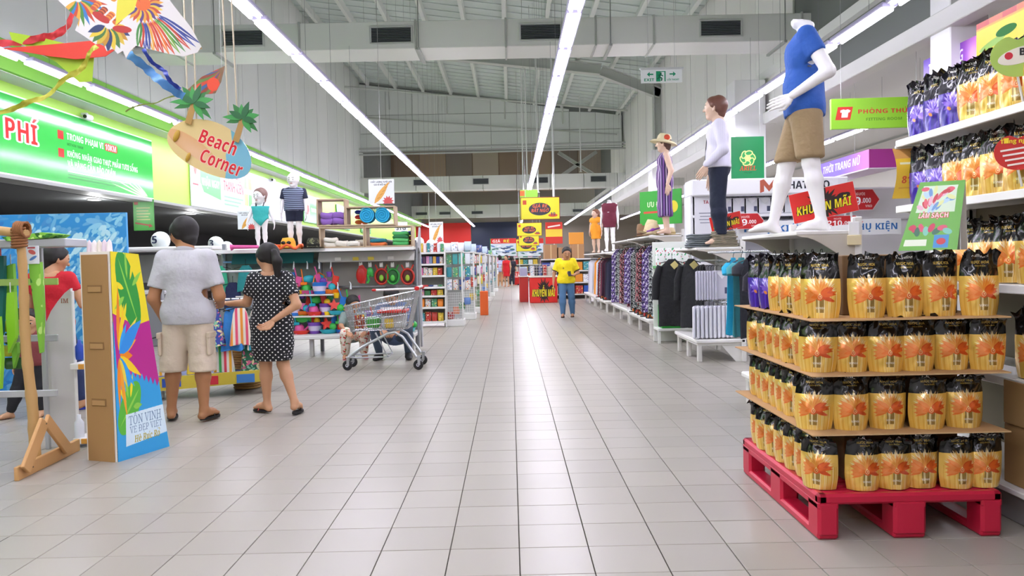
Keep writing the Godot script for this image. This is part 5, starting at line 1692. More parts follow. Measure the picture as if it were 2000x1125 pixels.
func folded_stack(called: String, label: String, at: Vector3, w: float, d: float, n: int, th: float, hexes: Array, turn := 0.0) -> void:
	# folded clothes, each a part
	for k in n:
		var o := one(called, "%s, %s from the bottom" % [label, ordinal(k + 1)], "clothing", folded_shape(w - 0.01 * k + rng.randf_range(-0.012, 0.012), d, th, k), mt(hexes[k % hexes.size()], 0.85, 0.0, "cloth"), at + Vector3(rng.randf_range(-0.012, 0.012), k * th * 0.96, 0), turn + rng.randf_range(-0.05, 0.05), "folded trousers on the rack tops")
		o.set_meta("label", "%s, %s from the bottom" % [label, ordinal(k + 1)])

func folded_shape(w: float, d: float, th: float, sd: int) -> Sh:
	# a rounded slab with a soft wavy edge
	var rows := []
	for q in [[0.9, 0.0], [1.0, 0.22], [1.02, 0.5], [1.0, 0.8], [0.88, 1.0]]:
		var ring := []
		for k in 24:
			var a := -TAU * k / 24.0
			var c := cos(a)
			var s := sin(a)
			ring.append(Vector3(signf(c) * pow(absf(c), 0.35) * w / 2 * q[0], th * q[1] + 0.12 * th * sin(3.0 * a + sd), signf(s) * pow(absf(s), 0.35) * d / 2 * q[0]))
		rows.append(ring)
	var sh := Sh.new()
	sh.grid(rows, true)
	sh.fan(rows[0], false)
	sh.fan(rows[-1], true)
	return sh

func right_racks() -> void:
	# near unit under the blue mannequin
	clothes_unit("white clothes rack under the blue-polo mannequin, behind the pallet", 2.13, -5.98, -7.4, 1.53, 0.46, [1.36], true)
	for k in 7:
		garment("hanging_shirt", "dark shirt, %s from the near end of the rack under the blue-polo mannequin" % ordinal(k + 1), "shirt", Vector3(2.36, 1.375, -6.1 - 0.18 * k), 0.1, mt(["17181d", "202230", "1a1426", "2a2a30"][k % 4], 0.85, 0.0, "cloth"), 0.62, 0.2, 0.22, 6, 0.03, 0.18, k, "dark shirts behind the pallet")
	# unit B
	clothes_unit("white clothes rack under the mannequin in dark trousers", 2.37, -10.25, -11.6, 1.47, 0.6, [1.3, 0.76])
	folded_stack("folded_trousers", "grey denim trousers folded left of the khaki stack", Vector3(2.5, 1.472, -10.62), 0.34, 0.36, 7, 0.026, ["6d7478", "5f666c", "787f82"])
	folded_stack("folded_trousers", "khaki trousers folded in the stack at the mannequin's feet", Vector3(2.76, 1.472, -10.44), 0.36, 0.3, 9, 0.024, ["8d8672", "7f7866", "988f7a"])
	var bag := mt("d6d4e2", 0.35)
	for k in 8:
		shirt_pack("pale lilac packed shirt, %s from the left in the upper row" % ordinal(k + 1), Vector3(2.42 + 0.035 * k, 0.79, -10.42), 1.25, 0.38, 0.03, "c9c6d4", "packed shirts in the upper row")
	shirt_pack("pale lilac packed shirt facing the camera at the right end of the upper row", Vector3(2.72, 0.79, -10.38), 0.1, 0.38, 0.04, "cfccd8", "packed shirts in the upper row")
	for k in 10:
		shirt_pack("white packed shirt, %s from the left in the lower row" % ordinal(k + 1), Vector3(2.39 + 0.057 * k, 0.3, -10.4), 1.1 - 0.03 * k, 0.42, 0.034, "e6e5ee", "packed shirts in the lower row")
	for k in 2:
		garment("hanging_jacket", ["black jacket hanging at the far left of the rack of packed shirts", "black jacket just right of the leftmost one, beside the packed shirts"][k], "jacket", Vector3(2.36 + 0.2 * k, 1.39, -11.75 + 0.35 * k), [-0.35, -0.9][k], mt("15161b", 0.8, 0.0, "cloth"), 0.92, 0.2, 0.21, 5, 0.05, 0.5, 3 + k, "")
		one("size_card", ["yellow size card on the leftmost black jacket", "yellow size card on the second black jacket"][k], "card", Sh.new().box(Vector3(0, 0, 0), Vector3(0.09, 0.09, 0.003), 0.001, Basis(Vector3.BACK, 0.7)), mt("e8d890", 0.5), Vector3(2.37 + 0.2 * k, 1.24, -11.62 + 0.35 * k))
	for k in 3:
		garment("hanging_tunic", ["bright cyan tunic hanging nearest the pallet", "teal tunic hanging just right of the cyan one", "dark spotted tunic hanging right of the teal one"][k], "tunic", Vector3(P(1432 + 16 * k, 500, 9.5 - 0.2 * k).x, 1.4, -9.5 + 0.2 * k), 0.9 - 0.2 * k, mt(["20a4cc", "3f8f98", "23252f"][k], 0.8, 0.0, "cloth"), 0.85, 0.16, 0.17, 5, 0.05, 0.1, 5 + k, "")
	var tr := T("garment_stand", "chrome stand with a slim rail holding the cyan and teal tunics", "stand", Vector3(2.85, 0, -9.2))
	M(tr, "rail", Sh.new().tube([Vector3(-0.5, 1.4, -0.35), Vector3(0.25, 1.4, 0.2)], 0.012, 8), mt("b9bcc0", 0.25, 0.85))
	M(tr, "post", Sh.new().tube([Vector3(0.25, 0.02, 0.2), Vector3(0.25, 1.4, 0.2)], 0.015, 8), mt("b9bcc0", 0.25, 0.85))
	M(tr, "foot", Sh.new().lathe([Vector2(0.2, 0.0), Vector2(0.2, 0.012), Vector2(0.03, 0.02)], 20, Vector3(0.25, 0, 0.2)), mt("a0a4a8", 0.4, 0.6))
	promo_tower()
	# unit C: printed dresses under the sun hats
	clothes_unit("white clothes rack of printed dresses under the sun-hat mannequin", 2.37, -13.8, -16.3, 1.73, 0.6, [1.62])
	clothes_unit("white clothes rack of printed dresses continuing behind the sun hats", 2.4, -16.6, -19.1, 1.73, 0.6, [1.62])
	var cols := [["101216", ["dfe3e0", "3a3f44", "8f9a96"]], ["0f1a20", ["cfe3dc", "2f6a6a", "e8ece8"]], ["e8e8ea", ["4a4a6a", "8a86a8", "22222c"]], ["352258", ["e8e0f0", "7a5ab0", "1a1430"]], ["5a1428", ["e8c8cc", "2a0a14", "b04a60"]], ["1c2a2c", ["9ad0c8", "e8f0ec", "30504e"]], ["20161c", ["e8dcd8", "c03a4a", "3a2a30"]], ["e0dcd8", ["1c1c20", "6a6a70", "303036"]], ["181a1c", ["48c0a8", "e0ece8", "c84a5a"]]]
	var k2 := 0
	for k in 22:
		var z := -13.95 - 0.235 * k
		if z < -16.3: z -= 0.15
		var c = cols[k % 9]
		garment("hanging_dress", "printed dress, %s from the camera on the racks under the sun hats" % ordinal(k + 1), "dress", Vector3(2.67 - (0.1 if k % 3 == 0 else 0.0), 1.635, z), rng.randf_range(-0.25, 0.25), pattern("print%d" % (k % 9), c[0], c[1], 7.5, 30 + k % 9, "leaf", 120), [1.12, 1.2, 1.0, 1.15][k % 4], 0.17, 0.2, 7, 0.055, 0.0, k % 5, "printed dresses under the sun hats")
	for k in 3:
		garment("hanging_dress", "plain black dress, %s from the camera beside the printed dresses" % ordinal(k + 1), "dress", Vector3(2.86, 1.635, -13.85 - 0.24 * k), 0.1, mt("131418", 0.8, 0.0, "cloth"), 1.15, 0.17, 0.2, 7, 0.05, 0.0, k, "plain black dresses under the sun hats")
	hats_and_shoes()
	# units D: plain dresses further back
	clothes_unit("white clothes rack of plain dresses below the maroon-top mannequin", 2.36, -20.1, -22.8, 1.5, 0.6, [1.42])
	clothes_unit("white clothes rack of plain dresses behind the orange-dress mannequin", 2.36, -23.0, -25.9, 1.5, 0.6, [1.42])
	for k in 20:
		var z := -20.3 - 0.275 * k
		var hx: String = ["1b1d38", "20223c", "14172c", "3a1430", "4a1a2c", "3a1430", "6a1f35", "e4e4ea", "8a1c2c", "e8e6e6", "dfe2ee", "e9962c", "e9962c", "d8d8e0"][mini(k, 13)]
		garment("hanging_dress", "plain dress, %s from the camera on the racks below the maroon and orange mannequins" % ordinal(k + 1), "dress", Vector3(2.64, 1.43, z), rng.randf_range(-0.25, 0.25), mt(hx, 0.8, 0.0, "cloth") if k != 7 and k != 9 else pattern("print7", cols[7][0], cols[7][1], 7.5, 37, "leaf", 120), 0.99, 0.17, 0.21, 7, 0.055, 0.0, k % 5, "plain dresses on the far racks")
	booth()
	boards_right()

func shirt_pack(label: String, at: Vector3, turn: float, h: float, th: float, hex: String, group: String) -> void:
	var o := T("packed_shirt", label, "shirt", at, turn, group)
	M(o, "folded_shirt", Sh.new().box(Vector3(0, h / 2, 0), Vector3(0.27, h, th), th * 0.42), mt(hex, 0.3))
	M(o, "collar", Sh.new().prism(PackedVector2Array([Vector2(-0.07, 0.03), Vector2(0, -0.05), Vector2(0.07, 0.03), Vector2(0.05, 0.045), Vector2(-0.05, 0.045)]), 0.012, Transform3D(Basis(), Vector3(0, h - 0.06, th / 2))), mt("f0eff4", 0.6))
	M(o, "hanger", Sh.new().tube([Vector3(0, h - 0.01, 0), Vector3(0, h + 0.045, 0), Vector3(0.0, h + 0.07, 0.02), Vector3(0, h + 0.06, 0.04)], 0.004, 5), mt("26272c", 0.4))
	M(o, "care_label", Sh.new().box(Vector3(0.06, h * 0.32, th / 2 + 0.002), Vector3(0.05, 0.08, 0.003)), mt("4a4e6a", 0.5))

func promo_tower() -> void:
	# detergent stand between two racks
	var o := T("promo_stand", "slim green and white display stand of detergent bags between two clothes racks", "display stand", Vector3(2.56, 0, -12.75))
	M(o, "back_panel", Sh.new().box(Vector3(0.0, 0.8, -0.22), Vector3(0.54, 1.6, 0.03), 0.004), mt("e4e6e0", 0.5))
	for y in [0.22, 0.88, 1.2]: M(o, "tray", Sh.new().box(Vector3(0, y, 0), Vector3(0.54, 0.04, 0.42), 0.006), mt("3f9a4a" if y > 0.5 else "d8dad4", 0.45))
	for x in [-0.25, 0.25]: M(o, "leg", Sh.new().box(Vector3(x, 0.1, 0.17), Vector3(0.04, 0.2, 0.04)), mt("d8dad4", 0.5))
	var gi := canvas(256, 256, "1f8a2c")
	rect(gi, 0, 0, 256, 18, "2c9c3a")
	poly(gi, ell(Vector2(210, 130), Vector2(60, 70)), Color("e8e0d0"))
	poly(gi, ell(Vector2(214, 130), Vector2(46, 54)), Color("d8504a"))
	poly(gi, ell(Vector2(220, 130), Vector2(22, 26)), Color("f0e8d8"))
	var g := T("carton", "green carton with a red and white emblem at the foot of the detergent stand", "box", Vector3(2.53, 0.241, -12.72))
	M(g, "box_body", Sh.new().box(Vector3(0, 0.18, 0), Vector3(0.36, 0.36, 0.34), 0.006), mt("23902f", 0.5))
	var q := Sh.new()
	q.quad(Vector3(-0.175, 0.01, 0.1715), Vector3(0.175, 0.01, 0.1715), Vector3(0.175, 0.35, 0.1715), Vector3(-0.175, 0.35, 0.1715))
	M(g, "printed_face", q, pic(gi, 0.4))
	for k in 4:
		one("soap_bag", "white striped soap bag, %s from the left on the green carton" % ordinal(k + 1), "bag", Sh.new().add(bag_shape(0.1, 0.24, 0.06)), pattern("soapstripe", "eceaf0", ["d8a8b8", "c8c8e0"], 7.0, 8, "vstripe", 6), Vector3(2.4 + 0.085 * k, 0.602, -12.66), 0.1, "soap bags on the green carton")
	var dm := pattern("detergent", "f0f0ee", ["d8384a", "2f9a58", "e8e8e8", "c82a3a", "48b070"], 3.4, 51, "leaf", 34)
	for r in 2:
		for k in 4:
			one("detergent_bag", "red, white and green detergent bag, %s from the left on the %s green tray" % [ordinal(k + 1), ["lower", "upper"][r]], "bag", bag_shape(0.15, 0.28, 0.08), dm, Vector3(2.36 + 0.13 * k, 0.901 + 0.32 * r, -12.66 - 0.04 * (k % 2)), 0.08, "detergent bags on the stand")

func bag_shape(w: float, h: float, d: float) -> Sh:
	var rows := []
	for q in [[0.86, 0.0, 0.8], [0.98, 0.12, 1.0], [1.0, 0.5, 0.95], [0.98, 0.82, 0.55], [0.98, 0.94, 0.12], [1.0, 1.0, 0.08]]:
		var ring := []
		for k in 16:
			var a := -TAU * k / 16.0
			var c := cos(a)
			var s := sin(a)
			ring.append(Vector3(signf(c) * pow(absf(c), 0.5) * w / 2 * q[0], h * q[1], signf(s) * pow(absf(s), 0.7) * d / 2 * q[2]))
		rows.append(ring)
	var sh := Sh.new()
	sh.grid(rows, true)
	sh.fan(rows[0], false)
	sh.fan(rows[-1], true)
	return sh

func hat_shape(r: float, hgt: float) -> Sh:
	return Sh.new().lathe([Vector2(r, 0.012), Vector2(r * 0.85, 0.0), Vector2(r * 0.55, 0.02), Vector2(r * 0.52, hgt * 0.6), Vector2(r * 0.4, hgt * 0.95), Vector2(0.0, hgt)], 26)

func hats_and_shoes() -> void:
	var straw := mt("d6c49a", 0.85, 0.0, "cloth")
	var spots := [[2.5, -13.98, 1.0, "wide straw hat with a purple flower at the near end of the hat shelf"], [2.78, -14.0, 0.85, "straw hat at the near right corner of the hat shelf"], [2.52, -14.5, 1.05, "tall straw hat behind the one with the purple flower"], [2.5, -15.1, 1.0, "straw hat with a brown crown farthest along the hat shelf"]]
	for k in 4:
		var q = spots[k]
		var o := T("straw_hat", q[3], "hat", Vector3(q[0], 1.732, q[1]))
		o.rotation.z = [0.25, 0.0, -0.2, 0.1][k]
		o.position.y += [0.06, 0.0, 0.05, 0.03][k]
		M(o, "hat_body", hat_shape(0.21 * q[2], [0.16, 0.14, 0.26, 0.24][k]), straw if k < 3 else mt("8a6a4c", 0.85, 0.0, "cloth"))
		M(o, "hat_band", Sh.new().lathe([Vector2(0.118 * q[2], 0.03), Vector2(0.121 * q[2], 0.045), Vector2(0.118 * q[2], 0.06)], 22), mt(["8a5aa0", "b09a6a", "c8b488", "5a4030"][k], 0.8))
		if k == 0: M(o, "purple_flower", Sh.new().ball(Vector3(-0.03, 0.05, 0.12), Vector3(0.045, 0.025, 0.02), 10), mt("8a3fb0", 0.6))
	# sandals on the platforms
	for k in 16:
		var z := -14.0 - 0.22 * k if k < 10 else -20.4 - 0.4 * (k - 10)
		shoe("%s sandal, %s from the camera on the platforms under the dresses" % [["orange-striped", "dark", "red", "brown"][k % 4], ordinal(k + 1)], Vector3(2.43 + 0.06 * (k % 2), 0.29, z), 0.6 + 0.3 * (k % 3), ["c8702a", "23222a", "b8322c", "6a4a34"][k % 4])

func shoe(label: String, at: Vector3, turn: float, hex: String) -> void:
	var o := T("sandal", label, "shoe", at, turn, "sandals on the platforms")
	var pt := PackedVector2Array()
	for i in 16:
		var a := TAU * i / 16.0
		pt.append(Vector2(cos(a) * (0.04 + 0.008 * sin(a)), sin(a) * 0.12))
	M(o, "sole", Sh.new().prism(pt, 0.02, Transform3D(Basis(Vector3.RIGHT, -PI / 2), Vector3(0, 0.01, 0))), mt("2a2624", 0.7))
	M(o, "strap", Sh.new().tube([Vector3(-0.04, 0.015, -0.03), Vector3(-0.02, 0.06, -0.04), Vector3(0.02, 0.06, -0.04), Vector3(0.04, 0.015, -0.03)], 0.014, 6), mt(hex, 0.6))
	M(o, "heel_strap", Sh.new().tube([Vector3(-0.035, 0.015, 0.07), Vector3(0.0, 0.05, 0.1), Vector3(0.035, 0.015, 0.07)], 0.009, 6), mt(hex, 0.6))

func arrow_board(label: String, at: Vector3, w: float, h: float, big: String, turn := 0.0) -> void:
	var i := canvas(512, int(512 * h / w), "c8262c")
	var ih := i.get_height()
	stamp(i, "NGƯỜI", 120, ih * 0.28, ih * 0.13, "f6e0da")
	stamp(i, big, 30, ih * 0.78, ih * 0.42, "ffffff", 0.0, 200)
	stamp(i, ".000", 245, ih * 0.66, ih * 0.24, "ffffff", 0.0, 140)
	stamp(i, "VND", 300, ih * 0.88, ih * 0.12, "f6e0da")
	var o := T("price_arrow", label, "sign", at, turn)
	var pg := PackedVector2Array([Vector2(-w / 2, -h / 2), Vector2(w * 0.3, -h / 2), Vector2(w / 2, 0), Vector2(w * 0.3, h / 2), Vector2(-w / 2, h / 2)])
	M(o, "arrow_board", Sh.new().prism(pg, 0.012), mt("f0d8d8", 0.4))
	var pi2 := PackedVector2Array()
	for p in pg: pi2.append(p * 0.95)
	M(o, "printed_face", Sh.new().prism(pi2, 0.0, Transform3D(Basis(), Vector3(0, 0, 0.0075))), pic(i, 0.35))

func promo_image(flip := false) -> Image:
	# the red promotion banner with yellow lettering on black brush marks
	var i := canvas(1024, 512, "d8261e")
	for k in 14: poly(i, ell(Vector2(140 + k * 56, 330 - k * 11 + (k % 3) * 18), Vector2(80, 46), -0.2), Color("241410"))
	for k in 22:
		var a := -0.5 + TAU * k / 22.0
		poly(i, petal(Vector2(520, 270), a, 60, 300 if k % 2 else 240, 26), Color("241410"))
	stamp(i, "KHUYẾN MÃI", 70, 390, 150, "f4e21a", 0.0, 860, true, 0.15, false, "3a2a08", 7)
	return i

func booth() -> void:
	# white shirt booth facing the camera behind the racks
	var o := T("shirt_booth", "white wall booth of packed shirts with a black brand name on its header", "display stand", Vector3(4.05, 0, -12.95))
	var white := mt("e8e8ec", 0.45)
	M(o, "header", Sh.new().box(Vector3(0, 2.42, 0.2), Vector3(2.44, 0.26, 0.5), 0.02), white)
	M(o, "back_panel", Sh.new().box(Vector3(0, 1.27, -0.08), Vector3(2.44, 2.5, 0.04)), mt("d9d9df", 0.6))
	for x in [-1.2, -0.78, 1.2]: M(o, "side_panel", Sh.new().box(Vector3(x, 1.15, 0.14), Vector3(0.04, 2.3, 0.42), 0.004), white)
	for y in [1.98, 1.62, 1.24, 0.84, 0.44, 0.1]: M(o, "shelf_board", Sh.new().box(Vector3(0, y, 0.15), Vector3(2.4, 0.04, 0.42), 0.004), white)
	var hd := M(o, "header_print", Sh.new().box(Vector3(0.1, 2.42, 0.452), Vector3(1.9, 0.2, 0.004)), mt("efeff2", 0.4))
	M(hd, "lettering", text_mesh("KHATOCO", 0.115, 0.006), mt("1d1f2e", 0.5), Vector3(0.55, 2.43, 0.455))
	var mm := PackedVector2Array([Vector2(-0.14, -0.1), Vector2(-0.14, 0.09), Vector2(-0.08, 0.11), Vector2(0.0, 0.01), Vector2(0.08, 0.11), Vector2(0.14, 0.09), Vector2(0.14, -0.1), Vector2(0.08, -0.08), Vector2(0.08, 0.02), Vector2(0.0, -0.08), Vector2(-0.08, 0.02), Vector2(-0.08, -0.08)])
	M(hd, "emblem", Sh.new().prism(mm, 0.008, Transform3D(Basis(), Vector3(-0.02, 2.42, 0.457))), mt("b0563e", 0.5))
	var fp := M(o, "frame_panel", Sh.new().box(Vector3(-0.98, 1.98, 0.362), Vector3(0.36, 0.62, 0.012), 0.003), mt("dcdce2", 0.5))
	M(fp, "lettering", text_mesh("TA", 0.05, 0.004), mt("9a2a3a", 0.5), Vector3(-0.98, 2.2, 0.37))
	for k in 4: M(fp, "text_line", Sh.new().box(Vector3(-0.98, 2.03 - 0.05 * k, 0.37), Vector3(0.22 - 0.03 * (k % 2), 0.014, 0.003)), mt("8a8c9a", 0.6))
	for r in 2:
		for k in 9:
			shirt_pack("white folded shirt in the booth, %s from the left on its %s shelf" % [ordinal(k + 1), ["upper", "lower"][r]], Vector3(3.42 + 0.205 * k, [2.005, 1.645][r], -12.76), 0.0, 0.27, 0.05, ["e4e4ec", "d8dae6"][r], "folded shirts in the booth")
	# wide blue-lettered board and the arrows
	var bi := canvas(1024, 160, "e9ebee")
	stamp(bi, "PHỤ KIỆN TAM", 40, 110, 66, "2c6ab4", 0.0, 620)
	stamp(bi, "PHỤ KIỆN", 720, 110, 66, "2c6ab4", 0.0, 280)
	var bb := T("blue_lettered_board", "long white board with blue lettering below the folded shirts of the booth", "sign", P(1600, 445, 12.3))
	board(bb, "panel", 2.5, 0.24, 0.02, pic(bi, 0.35), white)
	arrow_board("red arrow price board beside the dark trousers of the shirt mannequin", P(1462, 432, 12.2), 0.48, 0.24, "99")
	arrow_board("small red arrow price board behind the feet of the blue-polo mannequin", P(1648, 434, 12.1), 0.6, 0.2, "210")
	# second stand to the right
	var s2 := T("accessory_stand", "white accessory stand with a curved header right of the shirt booth", "display stand", Vector3(6.06, 0, -13.3))
	M(s2, "header", Sh.new().box(Vector3(0, 2.15, 0.2), Vector3(1.5, 0.52, 0.3), 0.02), white)
	M(s2, "body", Sh.new().box(Vector3(0, 0.95, 0.0), Vector3(1.5, 1.88, 0.5), 0.01), white)
	M(s2, "blue_disc", Sh.new().lathe([Vector2(0.09, 0), Vector2(0.09, 0.01)], 20, Vector3(0.55, 2.12, 0.35), Basis(Vector3.RIGHT, PI / 2)), mt("2c86c8", 0.4))
	arrow_board("large red arrow price board on the white stand right of the blue-polo mannequin", P(1684, 390, 12.7), 0.56, 0.33, "99")

func boards_right() -> void:
	# slanted promotion boards on the racks
	var pim := pic(promo_image(), 0.35)
	var a := T("promo_board", "slanted red promotion board with yellow lettering behind the legs of the blue-polo mannequin", "sign", P(1608, 396, 6.75), -0.25)
	a.rotation.z = 0.19
	board(a, "panel", 0.52, 0.25, 0.008, pim, mt("e8e0dc", 0.4))
	M(a, "stand_rod", Sh.new().tube([Vector3(0.2, -0.12, -0.01), Vector3(0.17, -0.3, -0.01)], 0.008, 6), mt("dcdcdc", 0.4))
	M(a, "foot", Sh.new().box(Vector3(0.165, -0.305, -0.01), Vector3(0.1, 0.02, 0.08), 0.003), mt("dcdcdc", 0.4))
	var b := T("promo_board", "slanted red promotion board with yellow lettering behind the dark trousers", "sign", P(1418, 434, 10.95), -0.2)
	b.rotation.z = 0.2
	board(b, "panel", 0.42, 0.22, 0.008, pim, mt("e8e0dc", 0.4))
	M(b, "stand_rod", Sh.new().tube([Vector3(0.12, -0.1, -0.01), Vector3(0.1, -0.36, -0.01)], 0.008, 6), mt("dcdcdc", 0.4))
	# clear card holder on the near rack
	var h := T("card_holder", "clear upright card holder with a beige card on the near clothes rack", "holder", P(1668, 478, 5.97), -0.2)
	M(h, "sleeve", Sh.new().box(Vector3(0, 0.12, 0), Vector3(0.075, 0.1, 0.012), 0.003), mt("e9e9ea", 0.2))
	M(h, "card_block", Sh.new().box(Vector3(0, 0.035, 0.0), Vector3(0.095, 0.075, 0.05), 0.004), mt("d9cba4", 0.3))
	M(h, "top_label", Sh.new().box(Vector3(0, 0.18, 0.0), Vector3(0.02, 0.04, 0.01), 0.002), mt("f0f0ee", 0.4))
	# green banner on the column
	var gi := canvas(512, 660, "17804a")
	var c := Vector2(256, 330)
	for k in 6:
		var p0 := c + Vector2.from_angle(TAU * k / 6.0 - 0.3) * 78.0
		poly(gi, ell(p0, Vector2(66, 44), TAU * k / 6.0 + 0.9), Color("d8e08a"))
		poly(gi, ell(p0, Vector2(48, 27), TAU * k / 6.0 + 0.9), Color("2f9a52"))
	poly(gi, ell(c, Vector2(34, 34)), Color("d8e08a"))
	stamp(gi, "ARIEL", 256, 520, 70, "e0402a", 0.5, 260, true, 0.15, true)
	stamp(gi, "Công nghệ", 256, 560, 18, "0c5a32", 0.5)
	var g := T("green_banner", "dark green hanging banner with a yellow flower emblem beside the dark-trousered mannequin", "banner", P(1460, 309, 13.0), 0.0)
	board(g, "panel", 0.53, 0.69, 0.02, pic(gi, 0.35), mt("12683c", 0.5))
	wire(g, 0.2, 0.34)
	# fitting room sign
	var fi := canvas(1024, 440, "8cc832")
	poly(fi, PackedVector2Array([Vector2(70, 120), Vector2(230, 120), Vector2(200, 310), Vector2(40, 310)]), Color("d03a30"))
	poly(fi, PackedVector2Array([Vector2(95, 170), Vector2(130, 155), Vector2(150, 165), Vector2(175, 155), Vector2(205, 175), Vector2(190, 205), Vector2(180, 200), Vector2(172, 275), Vector2(105, 275), Vector2(112, 200), Vector2(95, 205)]), Color("f6f6f0"))
	stamp(fi, "PHÒNG THỬ ĐỒ", 285, 225, 62, "c8402c", 0.0, 680)
	stamp(fi, "FITTING ROOM", 370, 330, 40, "5a8a20", 0.0, 380)
	var f := T("fitting_room_sign", "bright green hanging sign with a white shirt symbol and fitting room lettering", "sign", P(1716, 221, 11.0), -0.06)
	board(f, "panel", 1.28, 0.41, 0.06, pic(fi, 0.3), mt("9ad63c", 0.4))
	for s in [-0.5, 0.5]: wire(f, s, 0.2)
	# violet light boxes
	for q in [["violet and pink box sign for women's fashion above the accessory stand", 2.73, -12.7, 1.9, 0.27, "THỜI TRANG NỮ"], ["violet sign on the white column behind the tall pouch shelf", 3.6, -9.55, 1.3, 0.32, "THỜI TRANG"]]:
		var vi := canvas(1024, 160, "5a2ab0")
		for k in 32: rect(vi, 480 + k * 17, 0, 18, 160, Color("5a2ab0").lerp(Color("d060b8"), k / 31.0).to_html(false))
		stamp(vi, q[5], 90, 110, 70, "f6f2fa", 0.0, 760 if q[5].length() > 11 else 600, true, 0.12)
		var v := T("violet_sign", q[0], "sign", Vector3(5.45, q[1], q[2]), -PI / 2)
		board(v, "panel", q[3], q[4], 0.4, pic(vi, 0.3), mt("b03a98", 0.4))
		M(v, "trim_strip", Sh.new().box(Vector3(0, -q[4] / 2 - 0.01, 0), Vector3(q[3], 0.02, 0.42), 0.004), mt("e8d8ec", 0.4))
		wire(v, 0.0, q[4] / 2)
	# green slanted board behind the sun hats
	var si := canvas(640, 400, "3aa63a")
	stamp(si, "ƯU ĐÃI", 120, 190, 60, "d8e8c0")
	poly(si, ell(Vector2(520, 200), Vector2(70, 70)), Color("e8d83a"))
	rect(si, 60, 240, 300, 24, "d84a3a")
	var sb := T("green_board", "bright green slanted board behind the straw hats", "sign", P(1290, 405, 14.7), -0.85)
	board(sb, "panel", 0.95, 0.62, 0.02, pic(si, 0.3), mt("2f8a30", 0.5))
	M(sb, "post", Sh.new().tube([Vector3(0.3, -0.3, -0.02), Vector3(0.3, -0.65, -0.02)], 0.012, 6), mt("c8c8c8", 0.4, 0.6))
	# exit signs
	for q in [[1292, 149, 12.3, 0.62, 0.2, "white and green exit sign with arrows hanging nearest the camera"], [1122, 365, 37.0, 0.75, 0.22, "white and green exit sign hanging far down the aisle"]]:
		var ei := canvas(1024, 330, "eef4f0")
		var gr := "1a9a6a"
		for s in [0, 1]:
			var x := 210.0 if s == 0 else 800.0
			var dr := -1.0 if s == 0 else 1.0
			rect(ei, minf(x, x + dr * -90), 100, 90, 34, gr)
			poly(ei, PackedVector2Array([Vector2(x + dr * 70, 117), Vector2(x, 55), Vector2(x, 180)]), Color(gr))
		stamp(ei, "EXIT", 70, 290, 70, gr, 0.0, 250)
		stamp(ei, "LỐI THOÁT", 650, 280, 42, gr, 0.0, 300)
		rect(ei, 370, 40, 240, 260, gr)
		rect(ei, 480, 60, 100, 240, "eef4f0")
		poly(ei, ell(Vector2(492, 92), Vector2(22, 22)), Color(gr if false else "0c6a48"))
		for sgm in [[490, 110, 450, 190, 22], [450, 190, 520, 220, 16], [520, 220, 500, 285, 16], [450, 190, 400, 240, 16], [480, 125, 420, 150, 13], [485, 125, 545, 165, 13]]:
			var p0 := Vector2(sgm[0], sgm[1])
			var p1 := Vector2(sgm[2], sgm[3])
			var n2: Vector2 = (p1 - p0).normalized().orthogonal() * float(sgm[4])
			poly(ei, PackedVector2Array([p0 + n2, p1 + n2, p1 - n2, p0 - n2]), Color("0c6a48"))
		var e := T("exit_sign", q[5], "sign", P(q[0], q[1], q[2]))
		board(e, "panel", q[3], q[4], 0.03, pic(ei, 0.35), mt("e4eae6", 0.4))
		M(e, "top_rail", Sh.new().box(Vector3(0, q[4] / 2 + 0.015, 0), Vector3(q[3] + 0.04, 0.03, 0.06), 0.004), mt("c8ccca", 0.4))
		for s in [-0.2, 0.2]: wire(e, s, q[4] / 2)

# ---------------------------------------------------------------- left foreground
func px_poly(pts: Array, c: Vector2, d: float) -> PackedVector2Array:      # an outline in metres at depth d
	var a := PackedVector2Array()
	for p in pts: a.append(Vector2(p[0] - c.x, c.y - p[1]) * (d / FOC))
	return a

